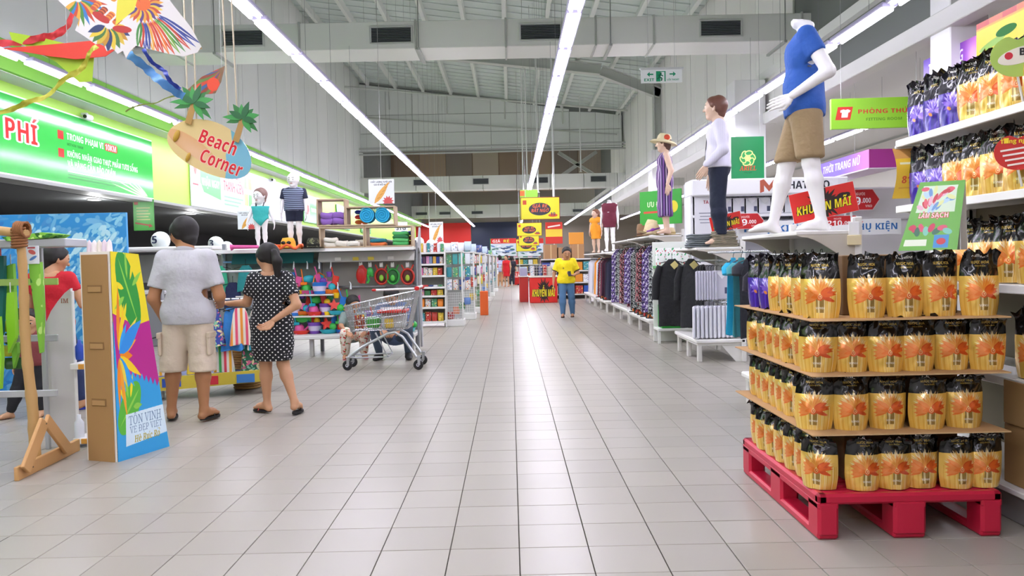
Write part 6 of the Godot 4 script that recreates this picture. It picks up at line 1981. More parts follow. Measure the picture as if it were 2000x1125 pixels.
func bamboo_rack() -> void:
	var o := T("bamboo_rack", "bamboo display rack on a wooden triangular foot at the left edge", "rack", Vector3(-3.2, 0, -5.4))
	var bam := mt("c09a62", 0.5)
	var wood := mt("c99a63", 0.6)
	var top := P(37, 452, 5.4) - o.position
	var bot := P(68, 880, 5.5) - o.position
	bot.y = 0.05
	var pts := []
	var rr := []
	for k in 29:
		var t := k / 28.0
		pts.append(bot.lerp(top, t) + Vector3(0.008 * sin(t * 9.0), 0, 0))
		rr.append((0.037 - 0.011 * t) * (1.12 if k % 4 == 0 else 1.0))
	M(o, "pole", Sh.new().tube(pts, rr, 12), bam)
	var left := P(-160, 430, 5.5) - o.position
	M(o, "cross_pole", Sh.new().tube([left, top + Vector3(0.05, -0.02, 0)], 0.032, 10), bam)
	var knot := []
	for k in 60:
		var a := k * 0.72
		knot.append(top + Vector3(cos(a) * 0.042, 0.02 - 0.0022 * k, sin(a) * 0.042))
	M(o, "rope_binding", Sh.new().tube(knot, 0.011, 6), mt("8a5a34", 0.9))
	var kn2 := []
	for k in 40:
		var a := k * 0.8
		kn2.append(top + Vector3(-0.01 + 0.0015 * k, cos(a) * 0.05 + 0.01, sin(a) * 0.05))
	M(o, "rope_knot", Sh.new().tube(kn2, 0.012, 6), mt("8a5a34", 0.9))
	# triangular foot: plank on the floor and two sloping boards
	var a := F(32, 940) - o.position
	var b := F(153, 880) - o.position
	beam_box(o, "floor_plank", a + Vector3(0, 0.045, 0), b + Vector3(0, 0.045, 0), 0.03, 0.09, wood)
	var ap := P(76, 822, 5.42) - o.position
	beam_box(o, "front_strut", a + Vector3(0.035, 0.06, -0.04), ap + Vector3(0.035, 0, 0), 0.025, 0.095, wood)
	beam_box(o, "rear_strut", ap + Vector3(0.03, 0, -0.03), a.lerp(b, 0.72) + Vector3(0.035, 0.07, 0), 0.025, 0.09, wood)
	for q in [ap + Vector3(0.05, -0.02, 0), a.lerp(b, 0.75) + Vector3(0.02, 0.05, 0.0), a.lerp(b, 0.2) + Vector3(0.02, 0.05, 0.0)]:
		M(o, "screw", Sh.new().lathe([Vector2(0.006, 0), Vector2(0.004, 0.004)], 8, q, Basis(Vector3.BACK, -PI / 2)), mt("6a5a4a", 0.4, 0.6))
	# metal ladder of rails behind the pole
	var r := T("metal_rack", "grey metal rack with flat rails behind the bamboo pole", "rack", Vector3(-3.9, 0, -5.95))
	var gm := mt("b9bcc0", 0.4, 0.5)
	for y in [[552, "a8c86a"], [662, "a9acae"], [770, "c4c6c8"]]:
		var p := P(0, y[0], 5.95) - r.position
		M(r, "rail", Sh.new().box(Vector3(p.x + 0.0, p.y, 0), Vector3(0.86, 0.05, 0.02), 0.004), mt(y[1], 0.4, 0.3))
	M(r, "top_shelf", Sh.new().box(Vector3(0.2, 1.555, 0), Vector3(1.0, 0.06, 0.3), 0.006), gm)
	for x in [-0.42, 0.36]: M(r, "upright", Sh.new().box(Vector3(x, 0.78, -0.12), Vector3(0.03, 1.56, 0.03), 0.003), gm)
	# things on the rack
	one("foam_board", "green leaf-printed foam board lying on top of the metal rack", "board", Sh.new().prism(px_poly([[20, 466], [100, 458], [125, 462], [112, 469], [30, 474]], Vector2(70, 466), 5.7), 0.22), pattern("leafgreen", "7fc040", ["3f8a30", "a8dc60", "2f6a28", "c0e880"], 3.0, 61, "leaf", 40), P(70, 463, 5.9))
	for q in [["long green leaf-printed water squirter hanging before the woman in red", [[62, 512], [84, 512], [86, 600], [80, 688], [76, 690], [70, 610], [63, 540]], 5.55, "leafgreen"],
		["plain lime paddle hanging just left of the bamboo pole", [[18, 572], [33, 570], [31, 660], [16, 690], [14, 620]], 5.9, "lime"],
		["green leaf-printed squirter hanging left of the bamboo pole", [[16, 520], [32, 515], [34, 690], [24, 720], [20, 640]], 6.05, "leafgreen"],
		["dark teal board at the left edge with a red and yellow top", [[-30, 500], [14, 500], [12, 560], [4, 650], [-20, 720], [-40, 640]], 6.0, "teal"],
		["bright green paddle low at the left edge", [[-12, 640], [4, 618], [6, 700], [0, 760], [-14, 740]], 5.8, "lime"]]:
		var pts2: Array = q[1]
		var c := Vector2()
		for p in pts2: c += Vector2(p[0], p[1])
		c /= pts2.size()
		var pm := px_poly(pts2, c, q[2])
		var m: Material = mats["leafgreen"] if q[3] == "leafgreen" else mt("8fd02a" if q[3] == "lime" else "15655f", 0.45)
		var w := T("pool_toy", q[0], "pool toy", P(c.x, c.y, q[2]))
		M(w, "blade", Sh.new().prism(pm, 0.035), m)
		var topy := -9.0
		for p in pm: topy = maxf(topy, p.y)
		M(w, "hang_loop", Sh.new().tube([Vector3(0.0, topy - 0.005, 0), Vector3(0.0, topy + 0.07, 0.0)], 0.004, 5), mt("d8d8d8", 0.4))
		if q[3] == "teal": M(w, "top_card", Sh.new().box(Vector3(-0.03, topy + 0.02, 0.0), Vector3(0.17, 0.075, 0.04), 0.004), mt("d8402a", 0.5))
		elif q[2] == 5.55:
			var ci := canvas(128, 176, "dfe6ee")
			poly(ci, ell(Vector2(60, 60), Vector2(40, 22), 0.4), Color("d86a6a"))
			poly(ci, ell(Vector2(70, 120), Vector2(44, 14), -0.5), Color("5a8ad0"))
			rect(ci, 14, 12, 80, 12, "c83a4a")
			board(w, "header_card", 0.088, 0.125, 0.006, pic(ci, 0.4), mt("e8ecf0", 0.4), Vector3(-0.01, topy + 0.05, 0.022))
	for k in 6:
		var p := P(12 + (k % 2) * 18, 600 + k * 24, 6.1)
		one("pool_noodle_pack", "yellow and dark green packed toy, %s from the top behind the rack rails" % ordinal(k + 1), "pool toy", bag_shape(0.14, 0.085, 0.08), mt(["c8c828", "2f5a2a"][k % 2], 0.4), p, 0.2, "packed toys behind the rack rails")

func beam_box(o: Node3D, called: String, a: Vector3, b: Vector3, w: float, h: float, m: Material) -> void:
	var d := (b - a).normalized()
	var s := d.cross(Vector3.UP).normalized()
	M(o, called, Sh.new().box((a + b) / 2, Vector3(w, h, a.distance_to(b)), 0.004, Basis(s, s.cross(d), -d)), m)

func left_displays() -> void:
	# white curved side panel with small shelves
	var o := T("white_panel_display", "tall white display side panel with a curved top hiding the woman in red", "display stand", P(118, 720, 6.15))
	var c := Vector2(118, 720)
	M(o, "side_panel", Sh.new().prism(px_poly([[84, 690], [88, 655], [95, 630], [106, 607], [120, 588], [134, 572], [146, 563], [146, 868], [86, 880], [84, 780]], c, 6.15), 0.03), mt("d4d2d0", 0.5))
	M(o, "edge_strip", Sh.new().box(Vector3(0.115, 0.0, 0), Vector3(0.012, 1.19, 0.034), 0.003), mt("e8e8e6", 0.5))
	M(o, "size_mark", text_mesh("IM", 0.034, 0.003, false, true), mt("a86a5a", 0.6), Vector3(0.062, 0.52, 0.016))
	for y in [0.02, -0.55]:
		var t: MeshInstance3D = M(o, "small_shelf", Sh.new().box(Vector3(0.16, y, -0.06), Vector3(0.1, 0.045, 0.26), 0.004), mt("e4e2de", 0.5))
		M(t, "price_strip", Sh.new().box(Vector3(0.2, y, 0.06), Vector3(0.05, 0.04, 0.03), 0.003), mt("d89a3a", 0.5))
	one("shampoo_bottle", "white bottle with a blue cap on the lower shelf of the white panel", "bottle", Sh.new().lathe([Vector2(0.03, 0), Vector2(0.034, 0.02), Vector2(0.034, 0.13), Vector2(0.014, 0.16), Vector2(0.014, 0.19), Vector2(0.0, 0.19)], 14), mt("dfe4ec", 0.35), P(156, 858, 6.12))
	one("shampoo_bottle", "blue bottle on the upper shelf of the white panel", "bottle", Sh.new().lathe([Vector2(0.026, 0), Vector2(0.03, 0.02), Vector2(0.03, 0.1), Vector2(0.012, 0.13), Vector2(0.012, 0.15), Vector2(0.0, 0.15)], 14), mt("2f4fb8", 0.35), P(156, 702, 6.12))
	# blue ocean backdrop
	var i := canvas(1024, 768, "2f8fd0")
	var r := RandomNumberGenerator.new()
	r.seed = 4
	for k in 900:
		var t := r.randf()
		var x := r.randf() * 1024
		var cc := Color("1f6fc0").lerp(Color("8fd0e8"), clampf(x / 1024.0 * 0.9 + r.randf_range(-0.3, 0.3), 0, 1))
		poly(i, ell(Vector2(x, t * 768), Vector2(r.randf_range(8, 40), r.randf_range(4, 14)), r.randf_range(-1.2, 0.4), 10), cc)
	for k in 160: poly(i, ell(Vector2(r.randf_range(480, 1000), r.randf_range(60, 420)), Vector2(r.randf_range(6, 36), r.randf_range(4, 16)), -0.8, 10), Color("b8e4f0"))
	var b := T("ocean_backdrop", "large blue ocean-print backdrop board behind the woman in red", "backdrop", Vector3(P(60, 600, 8.7).x, 1.0, -8.7))
	board(b, "panel", 2.15, 1.92, 0.04, pic(i, 0.5), mt("4aa0d8", 0.5))
	for s in [-0.8, 0.8]: M(b, "foot", Sh.new().box(Vector3(s, -0.97, 0), Vector3(0.06, 0.06, 0.5), 0.005), mt("8a8c90", 0.5))
	# cardboard display with the tropical print
	var p0 := F(175, 898)
	var p1 := F(230, 903)
	var p2 := F(329, 872)
	var h := 1.46
	var dd := (p2 - p1)
	var ln := dd.length() * 1.3
	var fwd := dd.normalized()
	var side := Vector3(fwd.z, 0, -fwd.x)       # towards the left of the print
	if side.x > 0: side = -side
	var wd := 0.27
	var tp := 0.52
	var d := T("cardboard_display", "cardboard floor display with a brown back and a tropical leaf print side", "display stand", p1)
	var bs := Basis(side, Vector3.UP, side.cross(Vector3.UP))
	var fl := fwd
	var body := Sh.new()
	var q := [Vector3.ZERO, fl * ln * 0.78, fl * ln * 0.78 * tp + Vector3.UP * h, Vector3.UP * (h + 0.02)]
	for e in 4:
		var u: Vector3 = q[e]
		var v: Vector3 = q[(e + 1) % 4]
		body.quad(u, v, v + side * wd, u + side * wd)
	body.tri(q[0] + side * wd, q[1] + side * wd, q[2] + side * wd)
	body.tri(q[0] + side * wd, q[2] + side * wd, q[3] + side * wd)
	M(d, "carton_body", body, mt("e9e4da", 0.7))
	# printed side
	var g := canvas(768, 1024, "2f9fdc")
	poly(g, PackedVector2Array([Vector2(0, 0), Vector2(768, 0), Vector2(768, 360), Vector2(600, 380), Vector2(0, 340)]), Color("f0dc20"))
	var mag := PackedVector2Array([Vector2(0, 300), Vector2(330, 360), Vector2(768, 320), Vector2(768, 690)])
	for k in 24: mag.append(Vector2(768 - k * 32, 700 - k * 6.5 + (22 if k % 2 else -14)))
	poly(g, mag, Color("b8208a"))
	for lf in [[Vector2(230, 190), 0.9, 230.0, "2f9a3a"], [Vector2(190, 770), 2.6, 190.0, "5ab83a"]]:
		var cl: Vector2 = lf[0]
		poly(g, ell(cl, Vector2(lf[2], lf[2] * 0.52), lf[1]), Color(lf[3]))
		for k in 6: poly(g, petal(cl, lf[1] + 1.2 + k * 0.62 + (0.6 if k > 2 else 0.0), lf[2] * 0.28, lf[2] * 0.95, 16.0), Color("8fd04a" if k % 2 else "f0dc20"))
		poly(g, petal(cl, lf[1], -lf[2] * 0.9, lf[2] * 0.9, 9.0), Color("8fd04a"))
	var bc := Vector2(60, 500)
	for k in 11: poly(g, petal(bc, -1.5 + k * 0.31, 20, 340 - (k % 3) * 70, 24.0), Color(["ef8a1a", "f6d020", "2f9fe8", "e8d24a", "f0a02a"][k % 5]))
	poly(g, petal(bc, -0.45, 10, 380, 46.0), Color("2f8fe0"))
	poly(g, PackedVector2Array([Vector2(130, 800), Vector2(720, 790), Vector2(735, 940), Vector2(120, 960)]), Color("d8ecf6"))
	stamp(g, "TÔN VINH", 170, 858, 46, "6a8aa8", 0.0, 480, false, 0.0, true)
	stamp(g, "VẺ ĐẸP VIỆT", 180, 900, 34, "6a8aa8", 0.0, 480, false, 0.0, true)
	stamp(g, "Hè Rực Rỡ", 240, 950, 34, "b0a030", 0.0, 380, true, 0.25, true)
	var f := Sh.new()
	var off := -side * 0.004
	var qa := [Vector2(0, 1), Vector2(1, 1), Vector2(tp, 0), Vector2(0, 0)]
	f.tri(q[0] + off, q[1] + off, q[2] + off, Vector3.ZERO, Vector3.ZERO, Vector3.ZERO, qa[0], qa[1], qa[2])
	f.tri(q[0] + off, q[2] + off, q[3] + off, Vector3.ZERO, Vector3.ZERO, Vector3.ZERO, qa[0], qa[2], qa[3])
	M(d, "printed_side", f, pic(g, 0.4))
	var bk := Sh.new()
	var out := -fl * 0.006
	bk.box(side * wd * 0.5 + Vector3(0, h * 0.5, 0) + out, Vector3(wd * 0.86, h, 0.008), 0.001, bs)
	var br := M(d, "brown_back", bk, mt("a57f4e", 0.8))
	for y in [0.42, 0.82, 1.22]:
		M(br, "hand_slot", Sh.new().box(side * wd * 0.5 + Vector3(0, y, 0) + out * 1.9, Vector3(0.13, 0.052, 0.004), 0.001, bs), mt("8a683e", 0.85))
		M(br, "slot_flap", Sh.new().box(side * wd * 0.5 + Vector3(0, y - 0.004, 0) + out * 2.6, Vector3(0.115, 0.036, 0.004), 0.001, bs), mt("b08a58", 0.8))
	for k in 5:
		one("cosmetic_tube", "pale upright tube, %s along the top tray of the cardboard display" % ordinal(k + 1), "tube", Sh.new().lathe([Vector2(0.018, 0), Vector2(0.02, 0.02), Vector2(0.016, 0.08), Vector2(0.002, 0.1)], 10), mt(["e8e0e0", "d8c8d0", "e4dccf"][k % 3], 0.4), p1 + Vector3.UP * (h + 0.005) + side * (0.05 + 0.045 * k) + fl * 0.05, 0.0, "tubes on the cardboard display")
	# towel stand behind the man
	var ts := T("towel_stand", "low stand with a yellow and blue base board behind the man in grey", "display stand", Vector3(-3.2, 0, -8.6), 0.3)
	M(ts, "base_board", Sh.new().box(Vector3(0, 0.2, 0), Vector3(1.1, 0.05, 0.6), 0.006), mt("3a4a8a", 0.5))
	M(ts, "front_board", Sh.new().prism(PackedVector2Array([Vector2(-0.55, 0.1), Vector2(0.55, 0.14), Vector2(0.55, 0.26), Vector2(-0.55, 0.24)]), 0.02, Transform3D(Basis(), Vector3(0, 0, 0.3))), mt("c8b43a", 0.5))
	for k in 3: M(ts, "colour_block", Sh.new().box(Vector3(-0.4 + 0.36 * k, 0.18, 0.312), Vector3(0.18, 0.09, 0.006), 0.001), mt(["2a50a8", "c82a3a", "3a7ac0"][k], 0.5))
	for x in [-0.5, 0.5]:
		M(ts, "post", Sh.new().tube([Vector3(x, 0.02, -0.1), Vector3(x, 1.32, -0.1)], 0.018, 8), mt("c8ccd0", 0.3, 0.7))
		M(ts, "caster", Sh.new().lathe([Vector2(0.04, -0.015), Vector2(0.045, 0), Vector2(0.04, 0.015)], 12, Vector3(x, 0.045, 0.2), Basis(Vector3.BACK, PI / 2)), mt("8a8c90", 0.5))
	for y in [1.0, 1.3]: M(ts, "rail", Sh.new().tube([Vector3(-0.52, y, -0.08), Vector3(0.55, y, -0.08)], 0.012, 8), mt("c8ccd0", 0.3, 0.7))
	var tw := [["rainbow", ["e84a5a", "f0b030", "48b858", "3a8ad0", "8a4ab0"]], ["aqua", ["3ab8d8", "2a7ac0", "f0f0f0"]], ["sunset", ["f09a3a", "e85a7a", "f0e06a"]]]
	var tcol := ["e0507a", "3a8ad8", "7ab040", "e8c83a", "7a5ab8", "c83a4a"]
	for k in 12:
		var m: Material = pattern("towel" + tw[k % 3][0], "f0e8d8", tw[k % 3][1], 2.4, k % 3, "vstripe", 8) if k % 2 == 0 else (pattern("beachprint%d" % (k % 3), ["2f6a4a", "7a3a5a", "3a4a9a"][k % 3], ["e8d8a0", "d86a8a", "8ac8a0"], 4.0, 70 + k % 3, "leaf", 60) if k % 4 == 1 else mt(tcol[k % 6], 0.85, 0.0, "cloth"))
		garment("hanging_towel", "bright hanging beach towel, %s from the left on the stand behind the man in grey" % ordinal(k + 1), "towel", ts.position + ts.transform.basis * Vector3(-0.44 + 0.09 * k, 1.0 if k % 3 else 0.74, 0.03 + 0.04 * (k % 3)), 0.3 + rng.randf_range(-0.3, 0.5), m, [0.5, 0.42, 0.36][k % 3], 0.07, 0.12, 5, 0.05, 0.0, k % 5, "beach towels on the stand")
	# wicker basket and pink rolls
	var wb := T("wicker_basket", "tall woven wicker basket beside the woman in the spotted dress", "basket", Vector3(P(482, 700, 8.9).x, 0, -8.9))
	for k in 17:
		var ring := []
		for e in 25:
			var a := TAU * e / 24.0
			ring.append(Vector3(cos(a), 0, sin(a)) * (0.135 + 0.004 * k * 0.4 + 0.004 * cos(12.0 * a + PI * (k % 2))) + Vector3(0, 0.02 + 0.027 * k, 0))
		M(wb, "wicker_strand", Sh.new().tube(ring, 0.0145, 6, false), mt(["b08a4e", "a67f45", "b89458"][k % 3], 0.7))
	for k in 8: M(wb, "wicker_stake", Sh.new().tube([Vector3(cos(TAU * k / 8.0) * 0.132, 0.01, sin(TAU * k / 8.0) * 0.132), Vector3(cos(TAU * k / 8.0) * 0.15, 0.47, sin(TAU * k / 8.0) * 0.15)], 0.01, 5), mt("9a743c", 0.7))
	for k in 3:
		one("towel_roll", "pink rolled towel in the wicker basket, %s from the left" % ordinal(k + 1), "towel", Sh.new().lathe([Vector2(0.02, 0.0), Vector2(0.05, 0.02), Vector2(0.056, 0.3), Vector2(0.05, 0.62), Vector2(0.015, 0.64)], 14), mt("e87aa8", 0.85, 0.0, "cloth"), wb.position + Vector3(-0.06 + 0.06 * k, 0.08 - 0.02 * (k % 2), 0.03 - 0.05 * (k % 2)), 0.0, "pink towels in the basket")

# ---------------------------------------------------------------- toy shelf, crates and trolley
func bucket_set(kind: int, label: String, at: Vector3, turn: float, group: String) -> void:
	var cols := ["e23a2a", "f0c41a", "3ab84a", "2a7ad0", "ef7a1a", "e05a9a", "7a4ab0", "2ab0c0"]
	var o := T("beach_toy_set", label, "beach toy", at, turn, group)
	o.scale = Vector3.ONE * 1.15
	var c := func(k: int) -> Material: return mt(cols[(kind + k) % 8], 0.35)
	if kind % 3 == 0:
		M(o, "bucket", Sh.new().lathe([Vector2(0.07, 0), Vector2(0.075, 0.01), Vector2(0.098, 0.14), Vector2(0.106, 0.145), Vector2(0.104, 0.155), Vector2(0.09, 0.15), Vector2(0.0, 0.12)], 18), c.call(0))
		M(o, "label_band", Sh.new().lathe([Vector2(0.083, 0.04), Vector2(0.096, 0.105)], 18), mt("d8d0e8", 0.4))
		M(o, "handle", Sh.new().tube([Vector3(-0.1, 0.14, 0), Vector3(-0.07, 0.24, 0), Vector3(0, 0.28, 0), Vector3(0.07, 0.24, 0), Vector3(0.1, 0.14, 0)], 0.008, 6), c.call(1))
		M(o, "spade", Sh.new().box(Vector3(-0.03, 0.2, 0.02), Vector3(0.08, 0.13, 0.02), 0.008, Basis(Vector3.BACK, 0.3)).tube([Vector3(-0.05, 0.26, 0.02), Vector3(-0.08, 0.36, 0.02)], 0.01, 6), c.call(2))
		M(o, "rake", Sh.new().box(Vector3(0.05, 0.22, -0.01), Vector3(0.09, 0.05, 0.02), 0.006, Basis(Vector3.BACK, -0.3)).tube([Vector3(0.05, 0.22, -0.01), Vector3(0.03, 0.1, 0)], 0.009, 6), c.call(4))
		M(o, "ball", Sh.new().ball(Vector3(0.02, 0.17, 0.05), Vector3.ONE * 0.045, 12), c.call(3))
	elif kind % 3 == 1:
		M(o, "boat_tray", Sh.new().lathe([Vector2(0.05, 0), Vector2(0.08, 0.01), Vector2(0.1, 0.055), Vector2(0.108, 0.06), Vector2(0.09, 0.055), Vector2(0.0, 0.03)], 18, Vector3.ZERO, Basis().scaled(Vector3(1.35, 1, 0.8))), c.call(0))
		M(o, "starfish_mould", Sh.new().prism(star(5, 0.085, 0.04), 0.03, Transform3D(Basis(Vector3.RIGHT, -0.2), Vector3(-0.06, 0.13, 0.03))), c.call(1))
		M(o, "spade", Sh.new().box(Vector3(0.06, 0.17, 0.02), Vector3(0.085, 0.13, 0.022), 0.01, Basis(Vector3.BACK, -0.25)).tube([Vector3(0.04, 0.24, 0.02), Vector3(0.01, 0.35, 0.0)], 0.01, 6), c.call(4))
		M(o, "ball", Sh.new().ball(Vector3(0.02, 0.09, 0.05), Vector3.ONE * 0.05, 12), c.call(3))
		M(o, "cup", Sh.new().lathe([Vector2(0.03, 0), Vector2(0.045, 0.07), Vector2(0.03, 0.07)], 12, Vector3(-0.02, 0.22, 0.0)), c.call(2))
	else:
		M(o, "watering_can", Sh.new().lathe([Vector2(0.06, 0), Vector2(0.066, 0.01), Vector2(0.06, 0.1), Vector2(0.04, 0.125), Vector2(0.0, 0.12)], 16, Vector3(-0.02, 0.0, 0)).tube([Vector3(0.03, 0.03, 0), Vector3(0.1, 0.1, 0), Vector3(0.13, 0.12, 0)], [0.018, 0.012, 0.022], 8), c.call(0))
		M(o, "can_handle", Sh.new().tube([Vector3(-0.08, 0.03, 0), Vector3(-0.13, 0.08, 0), Vector3(-0.07, 0.15, 0), Vector3(0.0, 0.125, 0)], 0.01, 6), c.call(1))
		M(o, "fish_mould", Sh.new().ball(Vector3(0.02, 0.2, 0.02), Vector3(0.085, 0.05, 0.03), 14).prism(PackedVector2Array([Vector2(0.08, 0.2), Vector2(0.14, 0.25), Vector2(0.14, 0.15)]), 0.02), c.call(5))
		M(o, "rake", Sh.new().tube([Vector3(-0.06, 0.14, 0.03), Vector3(-0.08, 0.33, 0.02)], 0.01, 6).box(Vector3(-0.055, 0.14, 0.035), Vector3(0.09, 0.04, 0.02), 0.006), c.call(2))
		M(o, "base_tub", Sh.new().lathe([Vector2(0.07, -0.001), Vector2(0.1, 0.05), Vector2(0.107, 0.052), Vector2(0.07, 0.03)], 16, Vector3.ZERO, Basis().scaled(Vector3(1.2, 1, 0.9))), c.call(3))
	M(o, "net_knot", Sh.new().tube([Vector3(0, 0.33, 0), Vector3(0.005, 0.4, 0), Vector3(0, 0.43, -0.02)], [0.014, 0.008, 0.006], 6), mt("e8eaec", 0.3))

func star(n: int, r0: float, r1: float) -> PackedVector2Array:
	var a := PackedVector2Array()
	for k in n * 2: a.append(Vector2.from_angle(PI / 2 + PI * k / n) * (r0 if k % 2 == 0 else r1))
	return a

func toy_shelf() -> void:
	var zf := -11.75
	var zb := -12.55
	var xl := -4.5
	var xr := -1.42
	var w := xr - xl
	var xc := (xl + xr) / 2
	var white := mt("dcdad4", 0.45)
	var grey := mt("aaa79e", 0.6)
	var o := T("toy_shelf", "long supermarket shelf unit of beach toys behind the trolley", "shelf unit", Vector3(xc, 0, zb))
	M(o, "back_panel", Sh.new().box(Vector3(w / 4, 0.95, 0), Vector3(w / 2, 1.3, 0.03)), grey)
	M(o, "back_panel", Sh.new().box(Vector3(-w / 4, 0.95, 0), Vector3(w / 2, 1.3, 0.03)), mt("8f9a92", 0.6))
	M(o, "teal_panel", Sh.new().box(Vector3(-w / 4 + 0.1, 1.46, 0.25), Vector3(w / 2 - 0.3, 0.17, 0.02), 0.0, Basis(Vector3.RIGHT, -0.5)), mt("2a7a7a", 0.5), Vector3.ZERO, "teal valance under the left half of the top shelf")
	M(o, "sloped_valance", Sh.new().box(Vector3(w / 4, 1.46, 0.3), Vector3(w / 2 - 0.08, 0.17, 0.02), 0.0, Basis(Vector3.RIGHT, -0.6)), white)
	M(o, "top_shelf", Sh.new().box(Vector3(0, 1.57, 0.3), Vector3(w, 0.04, 0.75), 0.006), white)
	M(o, "top_edge", Sh.new().box(Vector3(0, 1.57, 0.685), Vector3(w, 0.055, 0.02), 0.004), mt("f0efea", 0.4))
	M(o, "base_deck", Sh.new().box(Vector3(0, 0.285, 0.42), Vector3(w, 0.05, 0.8), 0.008), white)
	for x in [-w / 2 + 0.06, 0.0, w / 2 - 0.06]:
		M(o, "leg", Sh.new().box(Vector3(x, 0.13, 0.7), Vector3(0.06, 0.26, 0.05), 0.004), mt("b8b6b0", 0.5))
		M(o, "upright", Sh.new().box(Vector3(x, 0.85, 0.04), Vector3(0.05, 1.7, 0.06), 0.004), mt("8d9094", 0.4, 0.4))
	M(o, "end_panel", Sh.new().prism(PackedVector2Array([Vector2(0.0, 0.05), Vector2(0.14, 0.05), Vector2(0.14, 1.5), Vector2(0.3, 1.58), Vector2(0.0, 1.9)]), 0.03, Transform3D(Basis(Vector3.UP, -PI / 2), Vector3(w / 2 + 0.015, 0, 0.0))), mt("a9abad", 0.45))
	M(o, "end_bar", Sh.new().box(Vector3(w / 2 + 0.03, 0.85, 0.6), Vector3(0.03, 1.6, 0.03), 0.004), mt("9a9da0", 0.4, 0.5))
	var chrome := mt("b4b7ba", 0.25, 0.85)
	for y in [1.42, 1.0]:
		M(o, "hook_bar", Sh.new().box(Vector3(0, y, 0.08), Vector3(w - 0.1, 0.03, 0.02), 0.003), chrome)
	for y in [0.9, 0.58]:
		M(o, "wire_tray", Sh.new().box(Vector3(-w / 4 + 0.35, y, 0.35), Vector3(w / 2 - 0.1, 0.02, 0.5), 0.003), mt("d8d4cc", 0.4))
	for k in 5:
		M(o, "price_card", Sh.new().box(Vector3([-0.55, 0.35, 0.62, 0.85, 1.15][k], 1.43, 0.38), Vector3(0.09, 0.05, 0.005)), mt(["ece9e0", "f0eee6", "e8cf4a", "e8cf4a", "ece9e0"][k], 0.5))
	# buckets and nets on the left half
	var rows := [[0.91, [575, 600, 625, 646], 530], [0.59, [572, 592, 614, 636, 660, 684], 620], [0.31, [586, 612, 641, 668], 660]]
	var names := ["upper wire tray", "lower wire tray", "toy shelf base"]
	for r in 3:
		var xs: Array = rows[r][1]
		for k in xs.size():
			bucket_set(k + r * 2 + 1, "set of bright beach toys, %s from the left on the %s" % [ordinal(k + 1), names[r]], Vector3(P(xs[k], 600, 12.1).x, rows[r][0], -12.12 - 0.05 * (k % 2)), 0.4 * (k % 3), "beach toy sets")
	for k in 4: bucket_set(k + 4, "packed bright beach toys, %s from the left behind the trolley" % ordinal(k + 1), Vector3(-2.15 + 0.2 * k, 0.31, -12.15), 0.5 * k, "beach toy sets")
	# hanging toys on the right half
	var hang := [[705, "ef", "red fish-shaped toy hanging leftmost on the grey back panel", "c8241c", "c8241c"], [723, "gr", "small green toy hanging second on the grey back panel", "3fb84a", "2f9a3a"], [745, "ra", "red racket set with a green ball hanging on the grey back panel", "c8301f", "8ac83a"], [767, "ra", "green round scoop set hanging on the grey back panel", "2f9a3a", "5ac84a"], [796, "ra", "large red racket set hanging at the right end of the grey back panel", "c8301f", "a8c83a"]]
	for q in hang:
		var t := T("hanging_toy", q[2], "toy", P(q[0], 535, 12.25))
		M(t, "hook", Sh.new().tube([Vector3(0, 0.16, -0.22), Vector3(0, 0.165, 0.02), Vector3(0, 0.19, 0.025)], 0.004, 5), chrome)
		M(t, "hang_tag", Sh.new().box(Vector3(0, 0.14, 0), Vector3(0.05, 0.07, 0.004)), mt("e4e2da", 0.4))
		if q[1] == "ef":
			M(t, "fish_body", Sh.new().ball(Vector3(0, -0.02, 0), Vector3(0.075, 0.13, 0.03), 16), mt(q[3], 0.4))
			M(t, "fin", Sh.new().prism(PackedVector2Array([Vector2(-0.05, -0.12), Vector2(0.06, -0.15), Vector2(0.1, 0.05), Vector2(0.03, 0.14), Vector2(-0.03, 0.12)]), 0.03), mt(q[4], 0.4))
		elif q[1] == "gr":
			M(t, "toy_body", Sh.new().ball(Vector3(0, 0.03, 0), Vector3(0.055, 0.07, 0.03), 12).tube([Vector3(-0.04, 0.0, 0), Vector3(-0.02, -0.1, 0), Vector3(-0.05, -0.14, 0)], 0.018, 8), mt(q[3], 0.4))
			M(t, "wheel", Sh.new().ball(Vector3(0.03, -0.02, 0.02), Vector3(0.03, 0.03, 0.02), 10), mt(q[4], 0.4))
		else:
			var rng_ := []
			for k in 25: rng_.append(Vector3(cos(TAU * k / 24.0) * 0.095, sin(TAU * k / 24.0) * 0.115 - 0.04, 0))
			M(t, "rim", Sh.new().tube(rng_, 0.016, 8, false).tube([Vector3(-0.05, 0.06, 0), Vector3(-0.09, 0.14, 0)], 0.012, 6).tube([Vector3(0.05, 0.06, 0), Vector3(0.09, 0.14, 0)], 0.012, 6), mt(q[3], 0.4))
			M(t, "dish", Sh.new().ball(Vector3(0, -0.04, -0.01), Vector3(0.08, 0.1, 0.012), 16), mt("5a1a14" if q[0] != 767 else "1f6a2a", 0.5))
			M(t, "ball", Sh.new().ball(Vector3(0.0, -0.06, 0.02), Vector3(0.035, 0.05, 0.02), 12), mt(q[4], 0.4))
	for k in 6:
		garment("hanging_shorts", "%s swim shorts hanging, %s from the left behind the couple" % [["green", "navy", "teal", "checked grey", "black", "navy"][k], ordinal(k + 1)], "shorts", Vector3(-4.35 + 0.2 * k, 1.44 - 0.25 * (k % 2), -12.0), 0.2, mt(["3fae86", "1d2448", "2a8a8a", "8a8c94", "1c1d22", "1d2448"][k], 0.85, 0.0, "cloth"), 0.34, 0.1, 0.14, 3, 0.04, 0.0, k, "swim shorts behind the couple")
	crates()
	toys_on_top()

